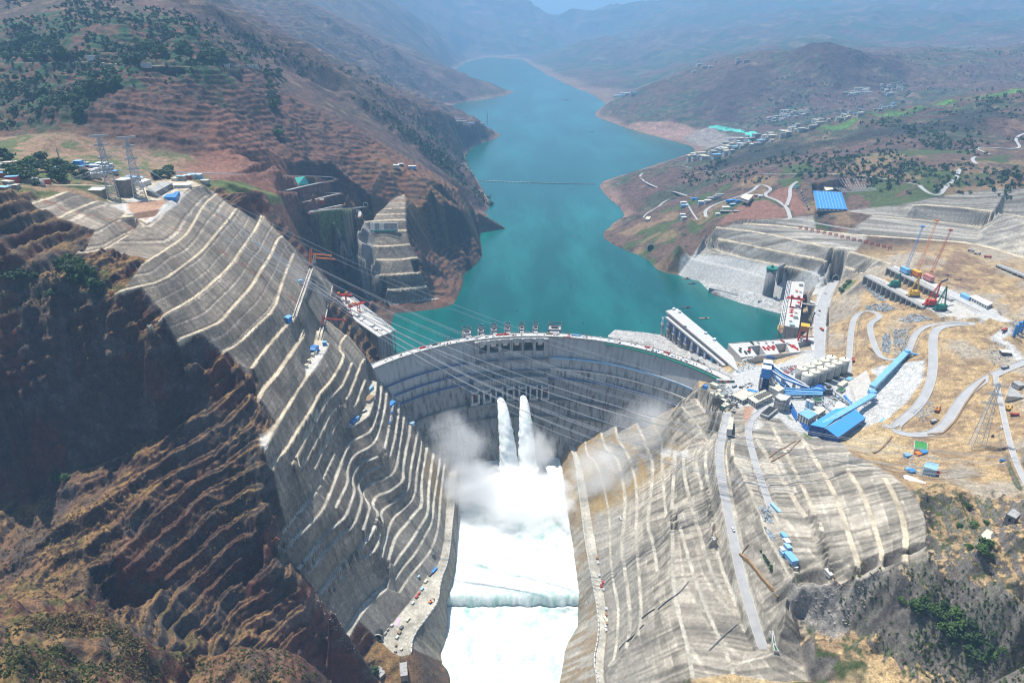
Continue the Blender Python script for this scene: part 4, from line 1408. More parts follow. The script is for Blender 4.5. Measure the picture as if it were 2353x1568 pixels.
m_foam = foam_mat('foaming water', (.80, .84, .83), (.40, .60, .54), .30, .50)
m_foam2 = foam_mat('foaming river', (.80, .84, .82), (.34, .58, .49), .34, .54, .04)
m_fall = foam_mat('falling water', (.90, .95, .93), (.40, .66, .58), .35, .62, .12, (1, 1, .18))
m_jet = foam_mat('jet of water', (.93, .96, .95), (.66, .80, .74), .30, .55, .12, (1, 1, .22))
WEIR_Y = 762.0


def build_pool():
    def zf(x, y):
        return -234 + 2.6 * (fbm(x, y, 22, 4, 5) - .5) + 2.0 * (fbm(x, y, 6, 3, 8) - .5) + 3.5 * sstep(1000, 1080, y) * fbm(x, y, 16, 3, 4)
    grid_mesh('plunge_pool_water', np.arange(-125, 136, 2.2), np.arange(WEIR_Y, 1130, 2.2), zf, m_foam)['kind'] = 'structure'

    def zr(x, y):
        return -252 + 2.6 * (fbm(x, y, 20, 4, 15) - .5) + 1.6 * (fbm(x, y, 5, 3, 18) - .5) + 7.0 * sstep(WEIR_Y - 34, WEIR_Y - 17, y) * fbm(x, y, 7, 4, 19)
    grid_mesh('river', np.arange(-170, 190, 2.4), np.arange(380, WEIR_Y - 14, 2.4), zr, m_foam2)['kind'] = 'structure'
    e = empty('weir', (0, WEIR_Y, -262), 'low concrete weir across the pool with a sheet of white water pouring over it', 'weir')
    k = MB(); k.prism([(-112, -3.2 - 3), (122, -3.2 - 3), (122, -2), (-112, -2)], -14, 25.2)
    k.build('sill', M['concrete_dark'], e)
    xs = np.arange(-108, 118, 1.6)
    prof = [(3, 28.6), (0, 28.4), (-2.5, 28.0), (-5, 26.8), (-7.5, 24.6), (-9.5, 21.5), (-11.5, 17.8), (-13, 13.5), (-14, 9.5)]
    vs = []; fs = []
    for (py, pz) in prof:
        for x in xs:
            w = fbm(np.array([x]), np.array([pz * .25]), 5, 3, 3)[0] - .5
            vs.append((x, py - w * 2.0 * (3 - py) / 10, pz))
    n = len(xs)
    for a in range(len(prof) - 1):
        for b in range(n - 1):
            fs.append((a * n + b, a * n + b + 1, (a + 1) * n + b + 1, (a + 1) * n + b))
    f = MB().add(vs, fs).build('water_sheet', m_fall, e, True)
    for sx, xx in ((-1, -113), (1, 123)):
        MB().prism([(xx - 5, -30), (xx + 5, -30), (xx + 5, 5), (xx - 5, 5)], -10, 32).build('side_block', M['concrete'], e)


# ------------------------------------------------------------------ arch dam
DC = (42.5, 797.8)
DR = 364.8
A0, A1 = math.atan2(1020 - DC[1], -247 - DC[0]), math.atan2(999 - DC[1], 347 - DC[0])     # left end (large angle), right end


def dam_r(d):                # radius of the downstream face at depth d below the crest
    return DR - .20 * d - .0002 * d * d


def dth(d):                  # thickness
    return 13 + .17 * d


def ang_at(x, y, d):
    """angle on the downstream face at depth d seen at (x, y)"""
    X_, Y_, _ = W(x, y, -d)
    return math.atan2(Y_ - DC[1], X_ - DC[0])


def dpt(a, r, z):
    return (DC[0] + r * math.cos(a), DC[1] + r * math.sin(a), z)


def build_dam():
    e = empty('arch_dam', (DC[0], DC[1] + DR, 0), 'tall curved grey concrete arch dam between the two rock slopes', 'dam')
    inv = Vector(e.location)

    def L_(p):
        return (p[0] - inv[0], p[1] - inv[1], p[2] - inv[2])
    aL, aR = A0 + .03, A1 - .03
    s0 = ang_at(1091, 800, 20); s1 = ang_at(1254, 800, 20)          # spillway bays between these angles
    nb = 6
    n = 180
    depths = [0, 2, 26, 39, 60, 78, 100, 118, 140, 165, 190, 215, 245, 275]
    angs = sorted(set([aL + (aR - aL) * i / n for i in range(n + 1)] + [s0, s1]), reverse=True)
    mb = MB(); vs = []; fs = []
    for a in angs:
        insp = s1 - 1e-6 <= a <= s0 + 1e-6
        col_ = []
        for d in depths:
            dd = max(d, 26) if insp else d
            col_.append(dpt(a, dam_r(dd), -dd))
        for d in reversed(depths):
            dd = max(d, 26) if insp else d
            col_.append(dpt(a, dam_r(dd) + dth(dd), -dd))
        vs += [L_(p) for p in col_]
    m_ = 2 * len(depths)
    for i in range(len(angs) - 1):
        for j in range(m_ - 1):
            fs.append((i * m_ + j, (i + 1) * m_ + j, (i + 1) * m_ + j + 1, i * m_ + j + 1))
    mb.add(vs, fs)
    # concrete with lift lines and dark seepage streaks
    m = bpy.data.materials.new('dam concrete'); t, b = nt(m); N, L = t.nodes, t.links
    tc = N.new('ShaderNodeTexCoord')
    mp = N.new('ShaderNodeMapping'); mp.inputs['Scale'].default_value = (.16, .16, .012); L.new(tc.outputs['Object'], mp.inputs[0])
    n2 = N.new('ShaderNodeTexNoise'); n2.inputs['Scale'].default_value = 1; n2.inputs['Detail'].default_value = 5; n2.inputs['Roughness'].default_value = .6; L.new(mp.outputs[0], n2.inputs['Vector'])
    r2 = N.new('ShaderNodeMapRange'); r2.inputs[1].default_value = .48; r2.inputs[2].default_value = .66; L.new(n2.outputs['Fac'], r2.inputs[0])
    sx = N.new('ShaderNodeSeparateXYZ'); L.new(tc.outputs['Object'], sx.inputs[0])
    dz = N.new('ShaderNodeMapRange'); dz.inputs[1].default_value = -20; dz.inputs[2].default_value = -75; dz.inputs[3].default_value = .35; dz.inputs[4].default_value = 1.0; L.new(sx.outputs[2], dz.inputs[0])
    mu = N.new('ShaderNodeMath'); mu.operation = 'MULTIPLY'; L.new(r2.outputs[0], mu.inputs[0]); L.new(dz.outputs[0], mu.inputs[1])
    n1 = N.new('ShaderNodeTexNoise'); n1.inputs['Scale'].default_value = .03; n1.inputs['Detail'].default_value = 6; L.new(tc.outputs['Object'], n1.inputs['Vector'])
    cr = N.new('ShaderNodeMix'); cr.data_type = 'RGBA'; L.new(n1.outputs['Fac'], cr.inputs[0]); cr.inputs[6].default_value = (.54, .54, .52, 1); cr.inputs[7].default_value = (.38, .38, .37, 1)
    bl = N.new('ShaderNodeTexNoise'); bl.inputs['Scale'].default_value = .011; bl.inputs['Detail'].default_value = 4; L.new(tc.outputs['Object'], bl.inputs['Vector'])
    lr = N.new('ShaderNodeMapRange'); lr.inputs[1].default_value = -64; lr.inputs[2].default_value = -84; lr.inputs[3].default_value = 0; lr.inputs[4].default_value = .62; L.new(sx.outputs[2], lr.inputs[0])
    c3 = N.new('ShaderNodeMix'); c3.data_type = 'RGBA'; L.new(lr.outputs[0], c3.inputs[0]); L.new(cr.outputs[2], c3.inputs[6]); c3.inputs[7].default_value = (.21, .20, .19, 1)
    mx = N.new('ShaderNodeMix'); mx.data_type = 'RGBA'; L.new(mu.outputs[0], mx.inputs[0]); L.new(c3.outputs[2], mx.inputs[6]); mx.inputs[7].default_value = (.115, .085, .06, 1)
    # horizontal lift joints every 3 m
    fr = N.new('ShaderNodeMath'); fr.operation = 'MULTIPLY'; fr.inputs[1].default_value = 1 / 4.5; L.new(sx.outputs[2], fr.inputs[0])
    f2 = N.new('ShaderNodeMath'); f2.operation = 'FRACT'; L.new(fr.outputs[0], f2.inputs[0])
    f3 = N.new('ShaderNodeMath'); f3.operation = 'LESS_THAN'; f3.inputs[1].default_value = .10; L.new(f2.outputs[0], f3.inputs[0])
    f4 = N.new('ShaderNodeMath'); f4.operation = 'MULTIPLY'; f4.inputs[1].default_value = .28; L.new(f3.outputs[0], f4.inputs[0])
    my = N.new('ShaderNodeMix'); my.data_type = 'RGBA'; L.new(f4.outputs[0], my.inputs[0]); L.new(mx.outputs[2], my.inputs[6]); my.inputs[7].default_value = (.18, .17, .16, 1)
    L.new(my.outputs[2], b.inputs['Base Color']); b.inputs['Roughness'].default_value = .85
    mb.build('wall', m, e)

    # crest roadway with parapets
    def strip(a_, b_, r0, r1, z0, z1, k=90):
        q = MB(); vs = []; fs = []
        for i in range(k + 1):
            a = a_ + (b_ - a_) * i / k
            vs += [L_(dpt(a, r0, z0)), L_(dpt(a, r1, z0)), L_(dpt(a, r1, z1)), L_(dpt(a, r0, z1))]
        for i in range(k):
            for j in range(4):
                fs.append((4 * i + j, 4 * (i + 1) + j, 4 * (i + 1) + (j + 1) % 4, 4 * i + (j + 1) % 4))
        fs.append((0, 1, 2, 3)); fs.append((4 * k + 3, 4 * k + 2, 4 * k + 1, 4 * k))
        return q.add(vs, fs)
    strip(aL, aR, DR - 1.6, DR + 13.6, .02, 1.2).build('crest_road', M['concrete_pale'], e)
    strip(aL, aR, DR - 2.2, DR - 1.6, -1.0, 2.3).build('parapet', M['concrete'], e)
    strip(aL, aR, DR + 13.6, DR + 14.2, 0, 2.4).build('parapet', M['concrete'], e)
    # formwork bracket strip hanging on the right part of the crest
    strip(ang_at(1393, 781, 2), aR - .0, DR - 4.2, DR - 2.25, -3.5, -1.2).build('scaffold_strip', M['netting'], e)
    # spillway bays: six bays, seven piers, a bridge slab over them, gate leaves
    for i in range(nb + 1):
        a = s0 + (s1 - s0) * i / nb
        hw = .0075 if 0 < i < nb else .011
        q = MB(); vs = []
        for rr in (DR - 9.5, DR + 20):
            for aa in (a - hw, a + hw):
                for zz in (-40 if rr < DR else -52, -.6):
                    vs.append(L_(dpt(aa, rr if zz > -30 else rr + 1.0, zz)))
        q.add(vs, [(0, 1, 3, 2), (4, 6, 7, 5), (0, 4, 5, 1), (2, 3, 7, 6), (1, 5, 7, 3), (0, 2, 6, 4)])
        q.build('pier', M['concrete'], e)
    strip(s0 + .012, s1 - .012, DR - 5.5, DR - 2.3, -9.5, -.4, 20).build('bridge_beam', M['concrete_new'], e)
    for i in range(nb):
        a = s0 + (s1 - s0) * (i + .5) / nb
        hw = (s0 - s1) / nb * .36
        g = MB()
        vs = [L_(dpt(a + sgn * hw, DR + 8 + o, zz)) for o in (0, 1.5) for sgn in (-1, 1) for zz in (-27, -12)]
        g.add(vs, [(0, 1, 3, 2), (4, 6, 7, 5), (0, 4, 5, 1), (2, 3, 7, 6), (1, 5, 7, 3), (0, 2, 6, 4)])
        g.build('gate', M['steel_dark'] if i != 3 else M['timber'], e)
        if i != 4:
            g = MB()
            vs = [L_(dpt(a + sgn * hw * .55, DR - 3 + o, zz)) for o in (0, 2.4) for sgn in (-1, 1) for zz in (-15.5, -10)]
            g.add(vs, [(0, 1, 3, 2), (4, 6, 7, 5), (0, 4, 5, 1), (2, 3, 7, 6), (1, 5, 7, 3), (0, 2, 6, 4)])
            g.build('hanging_platform', M['roof_tan'], e)
    # apron (flip lip) below the bays
    strip(s0 + .012, s1 - .012, dam_r(40) - 7, dam_r(40) + 1, -44, -40, 24).build('apron', M['concrete_dark'], e)
    # upstream towers standing in the water behind the crest
    tw = [(1075, 1078, 16), (1109, 760, 11), (1139, 760, 11), (1170, 760, 11), (1201, 758, 11), (1231, 758, 11), (1273, 760, 26)]
    for xx, _, w_ in tw:
        p = W(xx, 764, 6)
        a = math.atan2(p[1] - DC[1], p[0] - DC[0])
        c = dpt(a, DR + 34, 0)
        te = MB()
        rz = a - math.pi / 2
        te.box((c[0] - inv[0], c[1] - inv[1], -60), (w_, 15, 64), rz)
        t_o = te.build('upstream_tower', M['concrete_new'], e)
        for sx_ in (-1, 1):
            for sy in (-1, 1):
                cc = (c[0] - inv[0] + (sx_ * (w_ / 2 - .8)) * math.cos(rz) - sy * 6 * math.sin(rz), c[1] - inv[1] + sx_ * (w_ / 2 - .8) * math.sin(rz) + sy * 6 * math.cos(rz), 4)
                MB().box(cc, (1.5, 1.5, 9.5), rz).build('post', M['concrete'], t_o)
        tp = MB()
        for sy in (-1, 1):
            tp.box((c[0] - inv[0] - sy * 6 * math.sin(rz), c[1] - inv[1] + sy * 6 * math.cos(rz), 11.5), (w_, 1.6, 1.4), rz)
        tp.box((c[0] - inv[0], c[1] - inv[1], 4.1), (w_ * .5, 8, 3.2), rz)
        tp.build('beam', M['steel_dark'], t_o)
        li = MB().box((c[0] - inv[0] + 16 * math.sin(rz), c[1] - inv[1] - 16 * math.cos(rz), -1.2), (w_ * .7, 18, 1.6), rz)
        li.build('access_slab', M['concrete_pale'], e)
    # walkways on the downstream face
    c0, c1 = ang_at(1075, 830, 39), ang_at(1265, 820, 39)
    for d, (la, ra), mat_ in ((39, (aL, c0), 'a'), (39, (c1, aR), 'b'), (60, (aL, c0), 'a'), (60, (c1, aR), 'c'), (78, (aL, aR), 'a'), (118, (aL, aR), 'd'), (150, (aL, aR), 'd')):
        r = dam_r(d)
        s_ = strip(la, ra, r - 3.4, r + .5, -d, -d + .9, 70)
        w1 = s_.build('walkway', M['concrete'] if mat_ in 'ad' else M['concrete_pale'], e)
        rl = strip(la, ra, r - 3.6, r - 3.35, -d - .6, -d + 2.2, 70)
        rl.build('rail', {'a': M['blue_deep'], 'b': M['blue_pale'], 'c': M['offwhite'], 'd': M['steel_dark']}[mat_], w1)
    # thickened band across the middle above the mid level outlets
    strip(c0 - .0, c1, dam_r(62) - 5, dam_r(62) + 2, -66, -62, 30).build('ledge', M['concrete_dark'], e)
    strip(c0 - .01, c1 + .01, dam_r(88) - 7.5, dam_r(88) + 1, -93, -72, 30).build('outlet_block', M['concrete'], e)
    # seven mid level outlets
    oc = [(1089, 905), (1116, 899), (1144, 893), (1170, 889), (1200, 893), (1226, 897), (1252, 902)]
    jets = []
    for k, (ox, oy) in enumerate(oc):
        a = ang_at(ox, oy, 96)
        r = dam_r(96) - 8
        rz = a - math.pi / 2
        c = L_(dpt(a, r, -112))
        q = MB()

        def off(u, v, w__):
            return (c[0] + u * math.cos(rz) - v * math.sin(rz), c[1] + u * math.sin(rz) + v * math.cos(rz), c[2] + w__)
        for sg in (-1, 1):
            q.box(off(sg * 6.4, 0, 0), (3.2, 20, 19), rz)
        q.box(off(0, 2, 19), (16.0, 16, 4.2), rz)
        q.box(off(0, 3, -6), (16.0, 18, 6.0), rz)
        o_ = q.build('outlet', M['concrete_new'], e)
        g = MB().box(off(0, 5.5, .1), (9.4, 1.2, 15), rz)
        g.build('gate', M['steel_dark'] if k not in (0, 6) else M['redb'], o_)
        for sg in (-1, 1):
            MB().box(off(sg * 6.4, -3, 23.2), (2.4, 5, 3.0), rz).build('hoist', M['offwhite'], o_)
        jets.append((a, r))
    strip(ang_at(1080, 930, 112) + .005, ang_at(1262, 930, 112) - .005, dam_r(112) - 12, dam_r(112) + 1, -122, -118.2, 30).build('ledge', M['concrete_dark'], e)
    # clutter on the crest: small site boxes, each a part of nothing, kept as separate things
    return jets, s0, s1


def on_crest(x, y, off=6):
    p = W(x, y, 1.2)
    a = math.atan2(p[1] - DC[1], p[0] - DC[0])
    q = dpt(a, DR + off, 1.25)
    return Vector(q), a


def build_jets(jets):
    for k, lab in ((2, 'left one of the two white water jets shooting from the dam'), (4, 'right one of the two white water jets shooting from the dam')):
        a, r = jets[k]
        p0 = Vector(dpt(a, r - 6, -107))
        ux = Vector((-math.cos(a), -math.sin(a), 0))
        ux = (ux + Vector((.02 if k == 4 else .0, -.0, 0))).normalized()
        side = Vector((ux.y, -ux.x, 0))
        v0 = 33.0
        n_t, n_s = 46, 28
        vs = []; fs = []
        for i in range(n_t + 1):
            t_ = i / n_t * 4.62
            c = p0 + ux * v0 * t_ * .62 + Vector((0, 0, 6.0 * t_ - 4.9 * t_ * t_ * 1.2))
            dirn = (ux * v0 * .62 + Vector((0, 0, 6.0 - 9.8 * t_ * 1.2))).normalized()
            nrm = side.cross(dirn).normalized()
            w = 3.8 + 12.5 * (i / n_t) ** .8
            h = 3.0 + 10 * (i / n_t)
            for j in range(n_s):
                b = 2 * math.pi * j / n_s
                rr = 1 + .30 * (i / n_t + .15) * (fbm(np.array([b * 5 + k * 9]), np.array([i * .8]), 1.2, 3, 5)[0] - .5) * 2
                vs.append(c + side * (w * math.cos(b) * rr) + nrm * (h * math.sin(b) * rr))
        for i in range(n_t):
            for j in range(n_s):
                fs.append((i * n_s + j, i * n_s + (j + 1) % n_s, (i + 1) * n_s + (j + 1) % n_s, (i + 1) * n_s + j))
        fs.append(tuple(range(n_s - 1, -1, -1)))
        o = MB().add(vs, fs).build('water_jet', m_jet, None, True)
        tag(o, lab, 'water jet')


def spray_mat(name, dens, scale, lo, hi, seed):
    m = bpy.data.materials.new(name); m.use_nodes = True
    t = m.node_tree; N, L = t.nodes, t.links
    N.remove(N['Principled BSDF'])
    out = N['Material Output']
    v = N.new('ShaderNodeVolumePrincipled')
    v.inputs['Color'].default_value = (.995, .998, 1, 1)
    v.inputs['Anisotropy'].default_value = .0
    L.new(v.outputs[0], out.inputs['Volume'])
    tc = N.new('ShaderNodeTexCoord')
    n = N.new('ShaderNodeTexNoise'); n.inputs['Scale'].default_value = scale; n.inputs['Detail'].default_value = 7; n.inputs['Roughness'].default_value = .62
    mp = N.new('ShaderNodeMapping'); mp.inputs['Location'].default_value = (seed, seed * 2.3, seed * .7)
    L.new(tc.outputs['Object'], mp.inputs[0]); L.new(mp.outputs[0], n.inputs['Vector'])
    # fade towards the rim of the ellipsoid (object space is the unit sphere)
    ln = N.new('ShaderNodeVectorMath'); ln.operation = 'LENGTH'; L.new(tc.outputs['Object'], ln.inputs[0])
    f = N.new('ShaderNodeMapRange'); f.interpolation_type = 'SMOOTHSTEP'; f.inputs[1].default_value = 1.0; f.inputs[2].default_value = .15; f.inputs[3].default_value = -.34; f.inputs[4].default_value = .16
    L.new(ln.outputs['Value'], f.inputs[0])
    ad = N.new('ShaderNodeMath'); ad.operation = 'ADD'; L.new(n.outputs['Fac'], ad.inputs[0]); L.new(f.outputs[0], ad.inputs[1])
    r = N.new('ShaderNodeMapRange'); r.inputs[1].default_value = lo; r.inputs[2].default_value = hi; r.inputs[3].default_value = 0; r.inputs[4].default_value = dens
    L.new(ad.outputs[0], r.inputs[0]); L.new(r.outputs[0], v.inputs['Density'])
    m.cycles.volume_step_rate = 1.0 if hasattr(m.cycles, 'volume_step_rate') else 1.0
    return m


def spray(loc, size, rot, dens, sc, lo, hi, seed, label):
    bm = bmesh.new(); bmesh.ops.create_icosphere(bm, subdivisions=3, radius=1.0)
    me = bpy.data.meshes.new('spray_cloud'); bm.to_mesh(me); bm.free()
    me.materials.append(spray_mat('spray', dens, sc, lo, hi, seed))
    o = bpy.data.objects.new('spray_cloud', me); C.objects.link(o)
    o.location = loc; o.scale = size; o.rotation_euler = rot
    tag(o, label, 'spray', None, 'stuff')
    return o


def build_haze():
    mb = MB()
    mb.add([(-26000, -40, -280), (30000, -40, -280), (30000, 29500, -280), (-26000, 29500, -280), (-26000, -40, 1650), (30000, -40, 1650), (30000, 29500, 1650), (-26000, 29500, 1650)],
           [(3, 2, 1, 0), (4, 5, 6, 7), (0, 1, 5, 4), (1, 2, 6, 5), (2, 3, 7, 6), (3, 0, 4, 7)])
    m = bpy.data.materials.new('haze'); m.use_nodes = True
    t = m.node_tree; t.nodes.remove(t.nodes['Principled BSDF'])
    v = t.nodes.new('ShaderNodeVolumePrincipled')
    v.inputs['Color'].default_value = (.34, .65, 1.0, 1)
    v.inputs['Density'].default_value = HAZE
    v.inputs['Anisotropy'].default_value = .1
    t.links.new(v.outputs[0], t.nodes['Material Output'].inputs['Volume'])
    o = mb.build('haze', m)
    o['kind'] = 'stuff'


HAZE = 9.0e-5
# ------------------------------------------------------------------ structures of the site


def P(c, x, y, z):
    return Vector(W(*px(c, x, y), z))


def zat(c, x, y, Y):
    return WY(*px(c, x, y), Y)[2]


def ground(x, y):
    return float(H(x, y))


def cam_facing(a, b, poly_c):
    """does the wall a-b of a building with centre poly_c face the camera side?"""
    n = Vector((b[1] - a[1], -(b[0] - a[0]), 0))
    mid_ = Vector(((a[0] + b[0]) / 2, (a[1] + b[1]) / 2, 0))
    if n.dot(mid_ - Vector((poly_c[0], poly_c[1], 0))) < 0:
        n = -n
    n.normalize()
    return n, n.dot(Vector((-mid_.x, -mid_.y, 0)).normalized())


def block(name, label, cat, c, roof, ztop, zbase, wall, roofm, rows=0, bay=6.0, parapet=.8, win=None, group=None, extra=None, roof_t=.5):
    poly = [P(c, x, y, ztop) for x, y in nums(roof)]
    cx = sum(p.x for p in poly) / len(poly); cy = sum(p.y for p in poly) / len(poly)
    if zbase is None:
        zbase = min(ground(p.x, p.y) for p in poly) - .5
    loc = (cx, cy, zbase)
    e = empty(name, loc, label, cat, group)
    MB().prism([(p.x, p.y) for p in poly], zbase - 1.0, ztop - roof_t).build('wall', M[wall], e, off=loc)
    big = [(cx + (p.x - cx) * 1.03, cy + (p.y - cy) * 1.03) for p in poly]
    MB().prism(big, ztop - roof_t + .01, ztop).build('roof', M[roofm], e, off=loc)
    if parapet:
        q = MB()
        n = len(poly)
        for i in range(n):
            a, b = big[i], big[(i + 1) % n]
            q.bar((a[0], a[1], ztop + parapet / 2), (b[0], b[1], ztop + parapet / 2), .5, parapet)
        q.build('parapet', M[wall], e, off=loc)
    if rows:
        n = len(poly)
        for i in range(n):
            a, b = poly[i], poly[(i + 1) % n]
            nv, f = cam_facing(a, b, (cx, cy))
            L = (Vector((b.x, b.y, 0)) - Vector((a.x, a.y, 0))).length
            if f < .15 or L < 4:
                continue
            k = max(1, int(L / bay))
            for r in range(rows):
                zc = zbase + (r + .55) * (ztop - zbase - roof_t) / rows
                for j in range(k):
                    t = (j + .5) / k
                    p = Vector((a.x + (b.x - a.x) * t, a.y + (b.y - a.y) * t, zc)) + nv * .06
                    d = Vector((b.x - a.x, b.y - a.y, 0)).normalized() * (bay * .24)
                    hh = (ztop - zbase) / rows * .24
                    MB().bar(p - d, p + d, .5, hh * 2).build('window', M[win or 'glass'], e, off=loc)
    return e, poly, loc


def bld(label, c, x, y, w, d, h, rz=0.0, wall='offwhite', roofm='roof_grey', cat='building', name='building', group=None, pitched=False, rows=0, z=None):
    """small building standing where the line of sight to its base centre meets the ground"""
    p = hit(c, x, y) if z is None else P(c, x, y, z)
    e = empty(name, p, label, cat, group, rz)
    MB().box((0, 0, -1.5), (w, d, h + 1.5)).build('wall', M[wall], e)
    if pitched:
        MB().gable((0, 0, h + .01), (w, d), min(w, d) * .22).build('roof', M[roofm], e)
    else:
        MB().box((0, 0, h + .01), (w + .8, d + .8, .5)).build('roof', M[roofm], e)
    if rows:
        for sgn, L, ax in ((-1, w, 0), (-1, d, 1)):
            k = max(1, int(L / 5))
            for r in range(rows):
                for j in range(k):
                    u = -L / 2 + (j + .5) * L / k
                    zc = (r + .5) * h / rows - .6
                    c0 = (u, -d / 2 - .03, zc) if ax == 0 else (-w / 2 - .03, u, zc)
                    MB().box(c0, (1.6, .3, 1.5) if ax == 0 else (.3, 1.6, 1.5)).build('window', M['glass'], e)
    return e


def gantry(label, f0, f1, dz, depth, over0, over1, m_leg='red', m_cab='orange', legs=1.4, trolley=(.25, .7), name='gantry_crane'):
    """portal crane: feet f0, f1 (deck level), beam height dz, cantilevers past both feet"""
    f0, f1 = Vector(f0), Vector(f1)
    loc = (f0 + f1) / 2
    e = empty(name, loc, label, 'crane')
    ax = (f1 - f0); L = ax.length; ax.normalize()
    sd = Vector((-ax.y, ax.x, 0))
    for f in (f0, f1):
        q = MB()
        for s in (-1, 1):
            q.bar(f + sd * s * depth / 2, f + sd * s * depth / 2 * .7 + Vector((0, 0, dz)), legs)
        q.bar(f + sd * depth * .55 + Vector((0, 0, 1)), f - sd * depth * .55 + Vector((0, 0, 1)), legs * 1.1)
        q.bar(f + sd * depth * .42 + Vector((0, 0, dz * .5)), f - sd * depth * .42 + Vector((0, 0, dz * .5)), legs * .7)
        q.build('leg_frame', M[m_leg], e, off=loc)
    up = Vector((0, 0, dz))
    for s in (-1, 1):
        MB().bar(f0 - ax * over0 + sd * s * depth * .3 + up, f1 + ax * over1 + sd * s * depth * .3 + up, 1.7, 2.4).build('girder', M[m_leg], e, off=loc)
    q = MB()
    for t in (-over0, 0, L, L + over1):
        q.bar(f0 + ax * t + sd * depth * .3 + up, f0 + ax * t - sd * depth * .3 + up, 1.4, 2.2)
    q.build('cross_beam', M[m_leg], e, off=loc)
    for t in trolley:
        c_ = f0 + ax * (L * t) + up + Vector((0, 0, 1.4))
        MB().box(c_, (5.2, 5.6, 4.4), math.atan2(ax.y, ax.x)).build('trolley', M[m_cab], e, off=loc)
    return e


def text_mesh(ch, size, m, name='character'):
    cu = bpy.data.curves.new('t', 'FONT')
    cu.body = ch
    cu.size = size
    cu.align_x = 'CENTER'; cu.align_y = 'CENTER'
    cu.extrude = .08
    cu.offset = .035 * size / 8
    o = bpy.data.objects.new('t', cu)
    C.objects.link(o)
    bpy.context.view_layer.update()
    me = bpy.data.meshes.new_from_object(o.evaluated_get(bpy.context.evaluated_depsgraph_get()))
    bpy.data.objects.remove(o)
    me.name = name
    me.materials.clear(); me.materials.append(m)
    q = bpy.data.objects.new(name, me)
    C.objects.link(q)
    return q


M['bannerblue'] = mat('banner blue', (.015, .10, .42), .6, var=.06)
M['bannerwhite'] = mat('banner white', (.70, .72, .76), .6, var=.05)
M['bannerpale'] = mat('faded banner', (.03, .25, .55), .6, var=.08)


